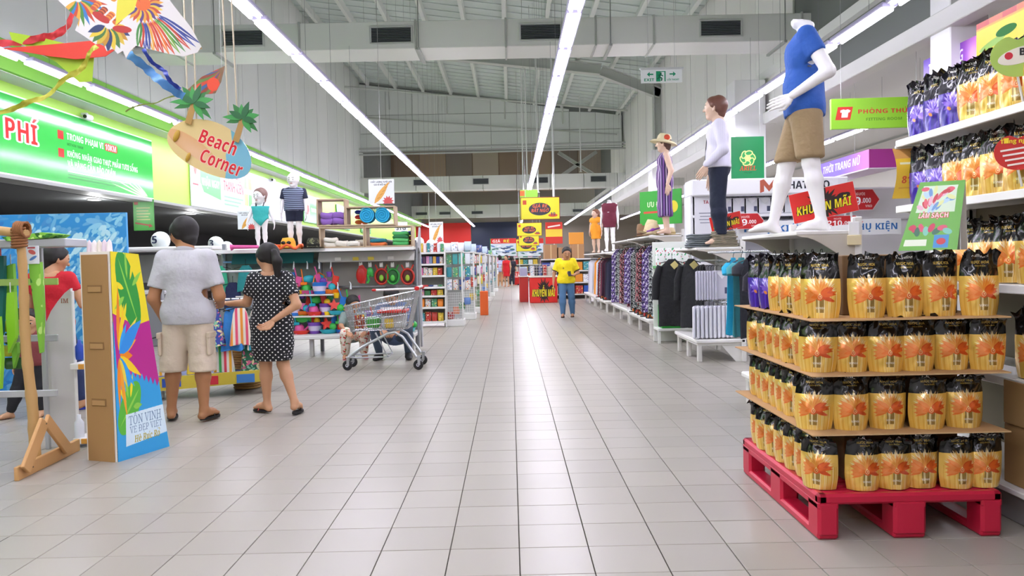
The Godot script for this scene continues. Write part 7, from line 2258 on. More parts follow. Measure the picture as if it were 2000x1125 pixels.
func crates() -> void:
	var wood := mt("b9a284", 0.65)
	for q in [[620, 675, 388, 443, "upper left wooden crate with purple towels"], [676, 772, 401, 441, "upper right wooden crate with blue rolled towels"], [625, 713, 443, 486, "lower left wooden crate with white towels"], [714, 806, 441, 484, "lower right wooden crate with green towels"]]:
		var z := -12.0
		var a := P(q[0], q[3], 11.9)
		var b := P(q[1], q[2], 11.9)
		var w := b.x - a.x
		var h := b.y - a.y
		var base: float = 1.592 if q[3] > 470 else 1.592 + (P(0, 0, 11.9).y - P(0, 43, 11.9).y)
		var o := T("wooden_crate", q[4], "crate", Vector3((a.x + b.x) / 2, base, z))
		var t := 0.022
		for y in [t / 2, h - t / 2]: M(o, "board", Sh.new().box(Vector3(0, y, 0), Vector3(w - 0.004, t, 0.3), 0.003), wood)
		for x in [-w / 2 + t / 2 + 0.002, w / 2 - t / 2 - 0.002]: M(o, "side_board", Sh.new().box(Vector3(x, h / 2, 0), Vector3(t, h - 2 * t, 0.3), 0.003), wood)
	var zz := -11.98
	for k in 4:
		one("folded_towel", "purple folded towel, %s in the upper left crate" % ["bottom left", "top left", "bottom right", "top right"][k], "towel", folded_shape(0.19, 0.22, 0.085, k), mt("8a62b0", 0.9, 0.0, "cloth"), Vector3(P(638 if k < 2 else 661, 430, 11.9).x, 1.945 + 0.085 * (k % 2), zz), 0.0, "purple towels")
	for k in 2:
		var sp := []
		for e in 60:
			var a := e * 0.36
			sp.append(Vector3(cos(a) * (0.012 + 0.0018 * e), sin(a) * (0.012 + 0.0018 * e), 0))
		var o := T("rolled_towel", ["left blue rolled towel in the upper right crate", "right blue rolled towel in the upper right crate"][k], "towel", Vector3(P(717 + 30 * k, 430, 11.9).x, 2.06, zz), 0.0, "")
		M(o, "towel_roll", Sh.new().lathe([Vector2(0.1, -0.1), Vector2(0.108, -0.08), Vector2(0.108, 0.1), Vector2(0.1, 0.115)], 20, Vector3.ZERO, Basis(Vector3.RIGHT, PI / 2)), mt("1f9ac8", 0.9, 0.0, "cloth"))
		M(o, "spiral_edge", Sh.new().tube(sp, 0.0075, 5), mt("3ab4dc", 0.9), Vector3(0, 0, 0.118))
	for k in 5:
		one("folded_towel", "white folded towel, %s in the lower left crate" % ["left bottom", "left top", "middle", "right", "far right"][k], "towel", folded_shape(0.2, 0.22, [0.07, 0.06, 0.08, 0.07, 0.09][k], k), mt("e2dccf", 0.9, 0.0, "cloth"), Vector3(P([645, 645, 665, 690, 702][k], 470, 11.9).x, 1.614 + (0.07 if k == 1 else 0.0), zz + 0.02 * (k % 2) - (0.1 if k == 4 else 0.0)), 0.1, "white towels")
	for k in 6:
		one("folded_towel", "%s folded towel, %s in the lower right crate" % [["orange", "green", "green", "dark green", "patterned teal", "green"][k], ordinal(k + 1)], "towel", folded_shape(0.24, 0.22, 0.05, k), mt(["d8703a", "4fb060", "62c070", "2f7a4a", "2a7a8a", "4fb060"][k], 0.9, 0.0, "cloth"), Vector3(P(738 if k in [0, 4] else 782, 470, 11.9).x, 1.614 + 0.05 * [0, 0, 1, 2, 1, 3][k], zz), 0.05, "coloured towels")
	for k in 3:
		for e in 2: one("foam_balls", ["blue", "red", "orange"][k] + " foam blocks stacked behind the %s crate" % ["upper right", "lower right"][e], "toy", Sh.new().ball(Vector3(-0.05, 0, 0), Vector3(0.06, 0.035, 0.05), 12).ball(Vector3(0.05, 0, 0), Vector3(0.06, 0.035, 0.05), 12), mt(["2a50d0", "e8484a", "ef7a2a"][k], 0.5), Vector3(P(705 + 88 * e, 410, 12.1).x, 1.98 + 0.075 * (2 - k) - 0.33 * e, -12.16), 0.0, "foam blocks behind the crates")

func toys_on_top() -> void:
	var white := mt("efecec", 0.35)
	# girl in the turquoise swimsuit
	var j := skel(0.9, {"head": Vector3(0, 0.88, 0.02), "neck": Vector3(0, 0.765, 0), "chest": Vector3(0, 0.67, 0), "shl": Vector3(0.115, 0.735, 0), "shr": Vector3(-0.115, 0.735, 0), "ell": Vector3(0.175, 0.57, 0.0), "elr": Vector3(-0.175, 0.57, 0.02), "wrl": Vector3(0.22, 0.43, 0.03), "wrr": Vector3(-0.22, 0.43, 0.05), "face": Vector3(-0.55, -0.05, 1), "pelvis": Vector3(0, 0.49, 0), "hipl": Vector3(0.055, 0.47, 0), "hipr": Vector3(-0.055, 0.47, 0), "knl": Vector3(0.058, 0.27, 0.01), "knr": Vector3(-0.058, 0.27, 0.01)})
	var o := mannequin("mannequin", "white girl mannequin with short hair in a turquoise swimsuit on the toy shelf", Vector3(P(508, 440, 12.0).x, 1.595, -12.05), 0.1, j, white, true, mt("8a6a62", 0.6), 0.013, 1.45)
	var f := field_for(j, 0.012)
	torso(f, j, 0.012, 0.3)
	for s in [-1, 1]: f.cut(Vector3(0.03 * s, 0.415, 0) * 0.9, Vector3(0.75 * s, -0.66, 0).normalized(), 0.16)
	f.cut(Vector3(0, 0.72, 0) * 0.9, Vector3.UP, 0.3)
	M(o, "swimsuit", f.mesh(), mt("38b4b0", 0.7, 0.0, "cloth"))
	for s in [-1, 1]: M(o, "shoulder_strap", Sh.new().tube([Vector3(0.05 * s, 0.64, 0.07), Vector3(0.06 * s, 0.7, 0.03), Vector3(0.055 * s, 0.69, -0.05)], 0.009, 6), mt("2a2c34", 0.7))
	# boy in the striped rash shirt
	j = skel(1.13, {"head": Vector3(0, 0.905, 0.02), "neck": Vector3(0, 0.79, 0), "chest": Vector3(0, 0.7, 0), "shl": Vector3(0.125, 0.765, 0), "shr": Vector3(-0.125, 0.765, 0), "ell": Vector3(0.155, 0.61, 0.0), "elr": Vector3(-0.155, 0.61, 0.0), "wrl": Vector3(0.16, 0.47, 0.05), "wrr": Vector3(-0.165, 0.47, 0.05), "face": Vector3(-0.15, 0, 1)})
	o = mannequin("mannequin", "white bald boy mannequin in a striped navy shirt and swim shorts", Vector3(P(574, 440, 12.0).x, 1.595, -12.05), 0.05, j, white, true, null, 0.014, 1.42)
	shirt(o, j, "striped_shirt", pattern("navystripe", "2a2f48", ["9aa6c0"], 5.0, 5, "stripe", 7), 0.016, 0.5, 0.0, 0.012)
	f = field_for(j, 0.012)
	for s in ["l", "r"]: arm(f, j, s, 0.02, 0.0, 0.75, 0.03)
	for s in ["l", "r"]: f.cut(j["sh" + s].lerp(j["el" + s], 0.68), (j["el" + s] - j["sh" + s]).normalized(), 0.1)
	M(o, "sleeves", f.mesh(), mt("20263e", 0.8, 0.0, "cloth"))
	bottoms(o, j, "swim_shorts", mt("161d36", 0.8, 0.0, "cloth"), 0.016, 0.72, 0.012)
	var ft := M(o, "collar", Sh.new().lathe([Vector2(0.05, -0.02), Vector2(0.056, 0.005), Vector2(0.05, 0.02)], 16, j.neck), mt("20263e", 0.8))
	# hats
	var h := T("sun_hat", "orange and yellow floppy hat with dark glasses at the feet of the boy mannequin", "hat", Vector3(P(562, 470, 11.8).x, 1.6, -11.82))
	M(h, "hat_body", hat_shape(0.2, 0.16), mt("e0a02a", 0.8, 0.0, "cloth"))
	var rim := []
	for k in 33: rim.append(Vector3(cos(TAU * k / 32.0) * 0.2, 0.02 + 0.03 * sin(k * 1.1), sin(TAU * k / 32.0) * 0.2))
	M(h, "orange_rim", Sh.new().tube(rim, 0.02, 6, false), mt("e0602a", 0.7))
	M(h, "glasses", Sh.new().ball(Vector3(-0.04, 0.08, 0.12), Vector3(0.035, 0.025, 0.015), 10).ball(Vector3(0.04, 0.08, 0.12), Vector3(0.035, 0.025, 0.015), 10), mt("1a1614", 0.2))
	h = T("sun_hat", "dark camouflage hat right of the orange one on the toy shelf", "hat", Vector3(P(610, 470, 11.8).x, 1.6, -11.84))
	M(h, "hat_body", hat_shape(0.17, 0.15), pattern("camo", "2c2c22", ["6a6a4a", "15150f", "8a8a6a"], 5.0, 88, "leaf", 40))
	M(h, "hat_band", Sh.new().lathe([Vector2(0.095, 0.03), Vector2(0.098, 0.045), Vector2(0.095, 0.055)], 20), mt("1a1a14", 0.8))
	one("pink_toy", "pink and green plush stick lying on the shelf left of the girl mannequin", "toy", Sh.new().tube([Vector3(-0.2, 0.03, 0), Vector3(-0.16, 0.035, 0), Vector3(0.2, 0.03, 0)], [0.05, 0.03, 0.025], 10), mt("e05a9a", 0.6), Vector3(P(478, 486, 11.75).x, 1.6, -11.75))

func trolley() -> void:
	var o := T("shopping_trolley", "wire shopping trolley with red corner caps standing in the aisle", "shopping trolley", Vector3((F(700, 726).x + F(800, 705).x) / 2, 0, -10.35), 0.0)
	var wire := mt("c6cacd", 0.22, 0.85)
	var zc := -10.45
	# basket: front end left (low), back right (high); corners in local coordinates
	var yb := 0.5
	var A := [Vector3(-0.36, yb, 0.2), Vector3(0.36, yb + 0.02, 0.24), Vector3(0.36, yb + 0.02, -0.24), Vector3(-0.36, yb, -0.2)]
	var Tp := [Vector3(-0.43, 0.82, 0.24), Vector3(0.48, 1.0, 0.29), Vector3(0.48, 1.0, -0.29), Vector3(-0.43, 0.82, -0.24)]
	var tw := Sh.new()
	var n := [26, 13, 26, 13]
	for s in 4:
		var w := Sh.new()
		for k in n[s] + 1:
			var t: float = k / float(n[s])
			w.tube([A[s].lerp(A[(s + 1) % 4], t), Tp[s].lerp(Tp[(s + 1) % 4], t)], 0.0032, 4, false)
		for r in 5:
			var t := r / 5.0
			w.tube([A[s].lerp(Tp[s], t), A[(s + 1) % 4].lerp(Tp[(s + 1) % 4], t)], 0.004, 4, false)
		var p := M(o, "basket_side", w, wire)
		M(p, "top_bar", Sh.new().tube([Tp[s], Tp[(s + 1) % 4]], 0.008, 6), wire)
	var bt := Sh.new()
	for k in 15: bt.tube([A[0].lerp(A[1], k / 14.0), A[3].lerp(A[2], k / 14.0)], 0.0035, 4, false)
	for k in 5: bt.tube([A[0].lerp(A[3], k / 4.0), A[1].lerp(A[2], k / 4.0)], 0.004, 4, false)
	M(o, "basket_floor", bt, wire)
	# child seat
	var cs := Sh.new()
	for k in 9: cs.tube([Vector3(0.47, 0.99, -0.24 + 0.06 * k), Vector3(0.24, 0.68, -0.22 + 0.055 * k)], 0.0035, 4, false)
	M(o, "child_seat", cs, wire)
	M(o, "seat_flap", Sh.new().box(Vector3(0.16, 0.74, 0), Vector3(0.36, 0.035, 0.42), 0.008), mt("c8281f", 0.4))
	# handle
	M(o, "handle", Sh.new().tube([Vector3(0.5, 1.04, -0.29), Vector3(0.5, 1.04, 0.29)], 0.017, 10).tube([Vector3(0.5, 1.03, 0.29), Vector3(-0.02, 1.02, 0.27)], 0.013, 8), mt("e4e2e2", 0.3))
	for z in [-0.29, 0.29]: M(o, "corner_cap", Sh.new().box(Vector3(0.5, 1.03, z), Vector3(0.06, 0.05, 0.05), 0.012), mt("c8201f", 0.4))
	M(o, "corner_cap", Sh.new().box(Vector3(-0.04, 1.02, 0.27), Vector3(0.06, 0.03, 0.035), 0.01), mt("c8201f", 0.4))
	# chassis
	var gal := mt("b8bcbf", 0.3, 0.8)
	for s in [-1, 1]:
		M(o, "frame_tube", Sh.new().tube([Vector3(-0.4, 0.17, 0.16 * s), Vector3(-0.22, 0.3, 0.18 * s), Vector3(0.1, 0.46, 0.2 * s), Vector3(0.2, 0.48, 0.22 * s), Vector3(0.3, 0.42, 0.24 * s), Vector3(0.47, 0.16, 0.25 * s)], 0.017, 8), gal)
		M(o, "lower_tube", Sh.new().tube([Vector3(-0.4, 0.17, 0.16 * s), Vector3(-0.3, 0.16, 0.17 * s), Vector3(0.1, 0.17, 0.21 * s), Vector3(-0.05, 0.48, 0.2 * s)], 0.012, 8), gal)
	for x in [-0.38, 0.1]: M(o, "cross_tube", Sh.new().tube([Vector3(x, 0.17, -0.19), Vector3(x, 0.17, 0.19)], 0.012, 8), gal)
	for q in [Vector3(-0.42, 0, 0.17), Vector3(-0.42, 0, -0.17), Vector3(0.49, 0, 0.25), Vector3(0.49, 0, -0.25)]:
		var c := M(o, "caster", Sh.new().lathe([Vector2(0.045, -0.016), Vector2(0.062, -0.016), Vector2(0.066, 0.0), Vector2(0.062, 0.016), Vector2(0.045, 0.016)], 20, q + Vector3(0, 0.067, 0), Basis(Vector3.RIGHT, PI / 2) * Basis(Vector3.BACK, 0.3)), mt("1c1c1e", 0.6))
		M(c, "wheel_hub", Sh.new().lathe([Vector2(0.045, -0.012), Vector2(0.012, -0.018), Vector2(0.012, 0.018), Vector2(0.045, 0.012)], 16, q + Vector3(0, 0.067, 0), Basis(Vector3.RIGHT, PI / 2) * Basis(Vector3.BACK, 0.3)), mt("c0c2c4", 0.4))
		M(c, "fork", Sh.new().box(q + Vector3(0.01, 0.12, 0.024), Vector3(0.035, 0.11, 0.006), 0.002).box(q + Vector3(0.01, 0.12, -0.024), Vector3(0.035, 0.11, 0.006), 0.002).box(q + Vector3(0.01, 0.172, 0), Vector3(0.05, 0.012, 0.055), 0.002), gal)
	# goods in the basket
	var g := o.position
	one("green_pack", "green six-pack in the shopping trolley", "package", Sh.new().box(Vector3(0, 0.07, 0), Vector3(0.17, 0.13, 0.14), 0.02), mt("3f9a3a", 0.35), g + Vector3(-0.1, 0.525, 0.02))
	one("white_sack", "crumpled pale plastic sack in the middle of the shopping trolley", "bag", bag_shape(0.34, 0.26, 0.2), mt("c4c8c8", 0.3, 0.0, "foil"), g + Vector3(0.16, 0.53, 0.0), 0.3)
	one("yellow_pack", "small yellow and white packet in front of the pale sack in the trolley", "package", Sh.new().box(Vector3(0, 0.06, 0), Vector3(0.11, 0.12, 0.05), 0.01), mt("dcb83a", 0.35), g + Vector3(0.12, 0.53, 0.15), 0.2)
	one("snack_pack", "brown snack packet at the front end of the trolley", "package", bag_shape(0.13, 0.18, 0.05), pattern("snack", "8a3a24", ["e8b84a", "f0e8d8", "c82a24"], 5.0, 9, "leaf", 20), g + Vector3(-0.27, 0.525, 0.08), 0.1)

# ---------------------------------------------------------------- left bulkhead and its boards
func bulkhead() -> void:
	var lime := mt("a4d64a", 0.45)
	var z0 := 3.4
	var z1 := -60.0
	var L := z0 - z1
	var zc := (z0 + z1) / 2
	S("trim_4", Sh.new().box(Vector3(-7.15, 3.34, zc), Vector3(0.3, 1.32, L)), lime)
	S("trim_5", Sh.new().box(Vector3(-6.83, 4.02, zc), Vector3(0.36, 0.05, L)), mt("d8dcdc", 0.6))
	S("trim_6", Sh.new().box(Vector3(-6.62, 4.2, zc), Vector3(0.08, 0.4, L)), mt("7ec242", 0.45))
	S("trim_7", Sh.new().box(Vector3(-7.1, 2.655, zc), Vector3(0.42, 0.05, L)), mt("9da09c", 0.6))
	S("ceiling", Sh.new().box(Vector3(-9.6, 2.66, zc), Vector3(4.6, 0.08, L)), mt("5a5d5e", 0.8))
	# big green board
	var i := canvas(2048, 512, "35b045")
	rect(i, 0, 0, 2048, 10, "e8f4e0")
	rect(i, 0, 502, 2048, 10, "e8f4e0")
	stamp(i, "MIỄN PHÍ", 800, 285, 130, "d22a2a", 0.0, 450, true, 0.0, false, "f4f0ea", 10)
	for k in 2:
		rect(i, 1362, 140 + 125 * k, 34, 60, "c8302a")
	stamp(i, "TRONG PHẠM VI", 1415, 190, 46, "eef6ea", 0.0, 240)
	stamp(i, "10KM", 1668, 190, 46, "f6f0ea", 0.0, 80, true, 0.0, false, "c8302a", 8)
	stamp(i, "KHÔNG NHẬN GIAO THỰC PHẨM TƯƠI SỐNG", 1415, 310, 42, "eef6ea", 0.0, 500)
	stamp(i, "VÀ HÀNG CẦN BẢO QUẢN", 1415, 380, 42, "eef6ea", 0.0, 320)
	stamp(i, "FOR PURCHASES", 1415, 100, 20, "1f6a2a", 0.0, 260)
	stamp(i, "WITHIN 10KM", 1415, 232, 18, "1f6a2a", 0.0, 100)
	for k in 3: rect(i, 1415, 410 + k * 22, 440 - k * 60, 8, "d8ecd0" if k == 0 else "2a8a38")
	for k in 5: poly(i, petal(Vector2(2020, 520), PI + 0.25 + 0.14 * k, 30, 330 - 40 * k, 7.0), Color("c8e8b0"))
	var g := T("green_board", "large green delivery board with red and white lettering on the left bulkhead", "sign", Vector3(-6.975, 3.265, -10.9), PI / 2)
	board(g, "panel", 9.8, 1.15, 0.03, pic(i, 0.12), mt("2f9a3c", 0.4))
	# white membership board
	i = canvas(2048, 420, "bcc0c4")
	rect(i, 24, 30, 60, 190, "f6f6f4")
	poly(i, ell(Vector2(54, 110), Vector2(20, 52)), Color("d8503a"))
	rect(i, 20, 235, 70, 12, "b03a3a")
	poly(i, PackedVector2Array([Vector2(115, 50), Vector2(400, 90), Vector2(400, 330), Vector2(160, 290), Vector2(120, 220)]), Color("5cc068"))
	stamp(i, "NHẬN NGAY", 135, 235, 64, "d8f0c8", 0.0, 250)
	stamp(i, "ĐẶC QUYỀN", 480, 110, 50, "cc2a34", 0.0, 220)
	stamp(i, "THÀNH VIÊN", 445, 235, 90, "cc2a34", 0.0, 320)
	for k in 3: rect(i, 450, 280 + k * 34, 310 - 40 * k, 16, "7ac08a")
	for k in 4: rect(i, 790 + (k % 2) * 70, 60 + (k / 2) * 160, 60, 110, ["7ac860", "c8d84a", "a8d060", "5ab85a"][k])
	for k in 6: rect(i, 1100 + (k % 2) * 300, 80 + (k / 2) * 100, 150, 60, "c4ccd4")
	var w := T("membership_board", "long white membership board with red lettering on the left bulkhead", "sign", Vector3(-6.975, 3.28, -22.3), PI / 2)
	board(w, "panel", 9.2, 1.16, 0.03, pic(i, 0.4), mt("d8dadc", 0.4))
	# small boards further on
	for k in 3:
		var s := T("service_board", ["green and white service board after the membership board", "second small service board along the left bulkhead", "third small service board along the left bulkhead"][k], "sign", Vector3(-6.97, 3.28, -28.6 - 5.2 * k), PI / 2)
		var si := canvas(512, 256, "3aa84c")
		rect(si, 30, 70, 130, 130, "e8e4e0")
		poly(si, ell(Vector2(95, 135), Vector2(48, 48)), Color("c8302a"))
		stamp(si, "THANH TOÁN", 190, 150, 40, "eef6ea", 0.0, 290)
		board(s, "panel", 2.6, 0.95, 0.03, pic(si, 0.2), mt("2f8a3c", 0.4))
	# dome cameras
	for q in [[192, 229, 13.3, "white security camera above the big green board"], [540, 352, 23.6, "white security camera above the membership board"]]:
		var p: Vector3 = P(q[0], q[1], q[2])
		var c := T("security_camera", q[3], "camera", Vector3(-6.9, p.y, p.z))
		M(c, "mount", Sh.new().box(Vector3(-0.04, 0.06, 0), Vector3(0.1, 0.03, 0.05), 0.004), mt("d8dadc", 0.4))
		M(c, "housing", Sh.new().lathe([Vector2(0.04, -0.09), Vector2(0.05, -0.07), Vector2(0.05, 0.08), Vector2(0.03, 0.1)], 14, Vector3(0.02, 0, 0), Basis(Vector3.RIGHT, PI / 2)), mt("e4e6e8", 0.35))
		M(c, "lens", Sh.new().lathe([Vector2(0.03, 0.0), Vector2(0.03, 0.03)], 12, Vector3(0.02, 0, 0.085), Basis(Vector3.RIGHT, PI / 2)), mt("16181a", 0.2))
	# green direction board
	i = canvas(256, 384, "2f8a2a")
	rect(i, 12, 14, 50, 50, "8a2a1a")
	for k in 5: rect(i, 40, 100 + 36 * k, 170 - 20 * (k % 2), 10, "a8a05a")
	poly(i, PackedVector2Array([Vector2(20, 300), Vector2(190, 330), Vector2(186, 350), Vector2(240, 335), Vector2(200, 300), Vector2(194, 312), Vector2(22, 280)]), Color("8a2a1a"))
	var d := T("direction_board", "hanging dark green direction board with a red arrow below the bulkhead", "sign", P(281, 420, 15.6))
	board(d, "panel", 0.4, 0.6, 0.02, pic(i, 0.4), mt("24701f", 0.5))
	M(d, "hanging_wire", Sh.new().tube([Vector3(0.1, 0.29, 0), Vector3(0.1, 2.63 - d.position.y, 0)], 0.004, 4), mt("c8c8c8", 0.4))
	# checkout counters with numbered globes
	var wm := mt("dcdcda", 0.45)
	for q in [[-6.3, -14.2, "5", 318, 455, "nearest checkout counter with a number 5 globe, behind the man in grey"], [-6.0, -17.0, "3", 425, 470, "checkout counter with a number 3 globe behind the swim shorts"], [-6.2, -20.5, "2", 445, 482, "farthest checkout counter with a number 2 globe"]]:
		var o := T("checkout_counter", q[5], "counter", Vector3(q[0], 0, q[1]))
		M(o, "cabinet", Sh.new().box(Vector3(0, 0.45, 0), Vector3(1.9, 0.9, 0.8), 0.02), mt("8d8f90", 0.5))
		M(o, "belt_top", Sh.new().box(Vector3(0, 0.93, 0), Vector3(2.0, 0.06, 0.86), 0.012), wm)
		M(o, "screen_panel", Sh.new().box(Vector3(0, 1.34, -0.3), Vector3(1.9, 0.5, 0.04), 0.006), mt("8a8c86", 0.5))
		for x in [-0.94, 0.94]: M(o, "post", Sh.new().box(Vector3(x, 1.3, -0.3), Vector3(0.05, 0.75, 0.05), 0.004), wm)
		M(o, "canopy", Sh.new().box(Vector3(0, 1.68, -0.1), Vector3(2.3, 0.08, 0.8), 0.025), wm)
		var gp := Vector3(P(q[3], q[4], -q[1]).x - q[0], 1.83, 0.1)
		M(o, "number_globe", Sh.new().ball(gp, Vector3.ONE * 0.16, 18), mt("dfe6e4", 0.35))
		M(o, "number", text_mesh(q[2], 0.13, 0.01), mt("20264a", 0.5), gp + Vector3(-0.04, 0.01, 0.158))
	# downlights beneath the bulkhead
	for z in [-14.6, -19.0, -24.0]:
		var dl := T("downlight", "round white downlight under the bulkhead, %s along" % ordinal([-14.6, -19.0, -24.0].find(z) + 1), "light", Vector3(-7.5, 2.615, z))
		M(dl, "lamp_disc", Sh.new().lathe([Vector2(0.1, -0.012), Vector2(0.1, 0.0)], 16), glow("f4f6ff", 1.5))
		M(dl, "lamp_ring", Sh.new().lathe([Vector2(0.105, -0.016), Vector2(0.12, -0.01), Vector2(0.12, 0.004)], 16), wm)
		var sp := OmniLight3D.new()
		sp.name = "downlight_lamp"
		sp.light_energy = 0.6
		sp.light_size = 0.1
		sp.omni_range = 30.0
		sp.shadow_enabled = true
		sp.position = Vector3(-7.5, 2.49, z)
		add_child(sp)

# ---------------------------------------------------------------- kites and the hanging corner sign
func kites() -> void:
	var d := 4.6
	# eagle kite: the print in the outline's own frame, 3.5 pixels to a unit
	var i := canvas(1012, 778, "eae6e2")
	var tr := func(x: float, y: float) -> Vector2: return Vector2((x - 95.0) * 3.5, (y + 110.0) * 3.5)
	var root: Vector2 = tr.call(278, 8)
	for k in 14:
		var a := 0.62 + k * 0.085
		poly(i, petal(root, a, 120, 455 - 12 * k, 19), Color(["2f3f8a", "3a4a9a", "c8402a", "3f8a3a", "7aa83a", "d84a2a", "e87a2a", "c83a2a", "d8502a", "e8a83a"][k % 10]))
		poly(i, petal(root, a, 150, 430 - 12 * k, 4), Color("f4efe6"))
	for k in 18: poly(i, petal(root, -0.9 + k * 0.2, 40, 135, 15), Color(["e8a02a", "5a3a7a", "f0c83a", "c84a2a"][k % 4]))
	poly(i, ell(root, Vector2(50, 46)), Color("e8681a"))
	for k in 12: poly(i, petal(tr.call(160, 0), 0.2 + k * 0.2, 20, 190, 14), Color(["c8482a", "3a7ac0", "4a8a3a", "e0a83a"][k % 4]))
	for k in 12: poly(i, petal(tr.call(215, 48), 0.3 + k * 0.225, 30, 190 - 8 * absi(k - 6), 24), Color(["e8c83a", "2a3a6a", "c8902a", "d8b83a", "4a7a3a"][k % 5]))
	for k in 60: poly(i, ell(tr.call(185.0 + (k * 37) % 62, -50.0 + (k * 29) % 96), Vector2(22, 13), 0.6, 12), Color(["c8502a", "8a2f1a", "e8902a", "d86a2a"][k % 4]))
	poly(i, PackedVector2Array([tr.call(238, -60), tr.call(274, -20), tr.call(262, 20), tr.call(226, 50)]), Color("e6dc3a"))
	for k in 2: poly(i, ell(tr.call(200.0 + 38 * k, 35.0 + 22 * k), Vector2(62, 24), 0.6 - 0.5 * k), Color("c22a1f"))
	for k in 10: poly(i, petal(tr.call(252, -60), -0.9 + k * 0.24, 30, 240, 20), Color(["3a7ac0", "c8482a", "4a8a3a", "e0a83a"][k % 4]))
	var c := Vector2(240, 30)
	var e := T("eagle_kite", "large eagle-shaped kite with bright feather print hanging at the top left", "kite", P(c.x, c.y, d), 0.12)
	M(e, "sail", Sh.new().prism(px_poly([[95, -70], [190, -95], [250, -110], [300, -40], [335, 10], [365, 50], [384, 88], [376, 100], [350, 108], [322, 103], [290, 95], [262, 88], [250, 100], [243, 112], [238, 98], [228, 104], [220, 94], [208, 99], [202, 84], [188, 86], [170, 72], [152, 60], [160, 40], [140, 20], [120, 0], [100, -20]], c, d), 0.006), pic(i, 0.45))
	M(e, "spine", Sh.new().tube([Vector3(0, -0.2, -0.008), Vector3(0.0, 0.42, -0.008)], 0.005, 6), mt("c8a060", 0.5))
	M(e, "cross_spar", Sh.new().tube([Vector3(-0.38, 0.25, -0.008), Vector3(0.1, 0.1, -0.008), Vector3(0.42, -0.18, -0.008)], 0.005, 6), mt("c8a060", 0.5))
	wire(e, 0.05, 0.2, 0.002)
	# red and green kite behind
	var c2 := Vector2(100, 110)
	var r := T("delta_kite", "red and lime green kite hanging behind the eagle kite at the left edge", "kite", P(c2.x, c2.y, 5.2), 0.1)
	M(r, "lime_wing", Sh.new().prism(px_poly([[25, 64], [90, 76], [130, 86], [182, 82], [174, 158], [150, 160], [110, 122], [70, 98], [30, 80]], c2, 5.2), 0.005), mt("a8cc2a", 0.5))
	M(r, "red_wing", Sh.new().prism(px_poly([[80, 92], [180, 82], [222, 100], [205, 112], [150, 118], [100, 112], [55, 104], [10, 98]], c2, 5.15), 0.005, Transform3D(Basis(), Vector3(0, 0, 0.03))), mt("e0402f", 0.5))
	M(r, "red_streamer", ribbon([[150, 20], [135, 50], [100, 72], [60, 82], [20, 84], [-20, 92]], c2, 5.2, 0.05, 0.02), mt("c83238", 0.6))
	wire(r, 0.1, 0.06, 0.002)
	# small kite over the sign
	i = canvas(256, 160, "7a5a3a")
	for k in 9: poly(i, petal(Vector2(240, 20), 2.2 + k * 0.12, 20, 230, 14), Color(["c8402a", "5a7a3a", "8a3a2a", "3a5a8a"][k % 4]))
	poly(i, ell(Vector2(180, 90), Vector2(40, 34)), Color("e0482a"))
	var c3 := Vector2(410, 165)
	var sk := T("bird_kite", "small bird-wing kite hanging above the oval corner sign", "kite", P(c3.x, c3.y, 6.6))
	M(sk, "sail", Sh.new().prism(px_poly([[362, 178], [395, 150], [440, 130], [432, 160], [420, 182], [400, 184], [372, 192]], c3, 6.6), 0.005), pic(i, 0.5))
	wire(sk, 0.1, 0.1, 0.002)
	# streamers, parts of the kites they trail from
	for q in [["yellow-green twisted kite tail reaching down over the green board", [[190, 90], [172, 112], [150, 140], [118, 165], [84, 190], [50, 205], [0, 218]], 0.035, "b8b838", 5.0], ["deep blue wavy kite streamer below the eagle kite", [[280, 95], [296, 122], [318, 138], [330, 160], [345, 172]], 0.028, "2a44b0", 5.0], ["pale blue kite streamer below the eagle kite", [[250, 105], [275, 125], [298, 148], [325, 170], [350, 186]], 0.06, "5a9ad8", 5.1], ["thin green kite tail left of the palm tree", [[245, 218], [280, 205], [310, 200], [345, 190]], 0.012, "8a9a4a", 6.0]]:
		var cc := Vector2(q[1][0][0], q[1][0][1])
		M(e if q[4] < 5.5 else sk, "tail", ribbon(q[1], cc, q[4], q[2], 0.025), mt(q[3], 0.55), (e if q[4] < 5.5 else sk).transform.affine_inverse() * P(cc.x, cc.y, q[4]), q[0])
	# the oval corner sign
	d = 6.3
	var oc := Vector2(411, 292)
	i = canvas(1024, 768, "dcc48a")
	for k in 12: poly(i, ell(Vector2(300 + 14 * k, 470 + 10 * k), Vector2(330 - 14 * k, 120 - 6 * k), 0.3), Color("d8a878").lerp(Color("e0b890"), k / 12.0))
	poly(i, PackedVector2Array([Vector2(640, 0), Vector2(1024, 0), Vector2(1024, 768), Vector2(800, 768), Vector2(760, 560), Vector2(700, 400), Vector2(720, 200)]), Color("7ab8cc"))
	stamp(i, "Beach", 350, 370, 200, "d22a34", 0.0, 440, true, -0.0, false, "f0d8c8", 6)
	stamp(i, "Corner", 440, 640, 200, "d22a34", 0.0, 500, true, -0.0, false, "f0d8c8", 6)
	var o := T("corner_sign", "tilted oval hanging sign reading Beach Corner in red over sand and sea", "sign", P(oc.x, oc.y, d), 0.1)
	o.rotation.z = -0.4
	var oval := []
	for k in 40:
		var a := TAU * k / 40.0
		var p := Vector2(cos(a) * 84, sin(a) * 49 + 4 * cos(2 * a)).rotated(0.06)
		oval.append([oc.x + p.x, oc.y + p.y])
	M(o, "printed_board", Sh.new().prism(px_poly(oval, oc, d), 0.012), pic(i, 0.15))
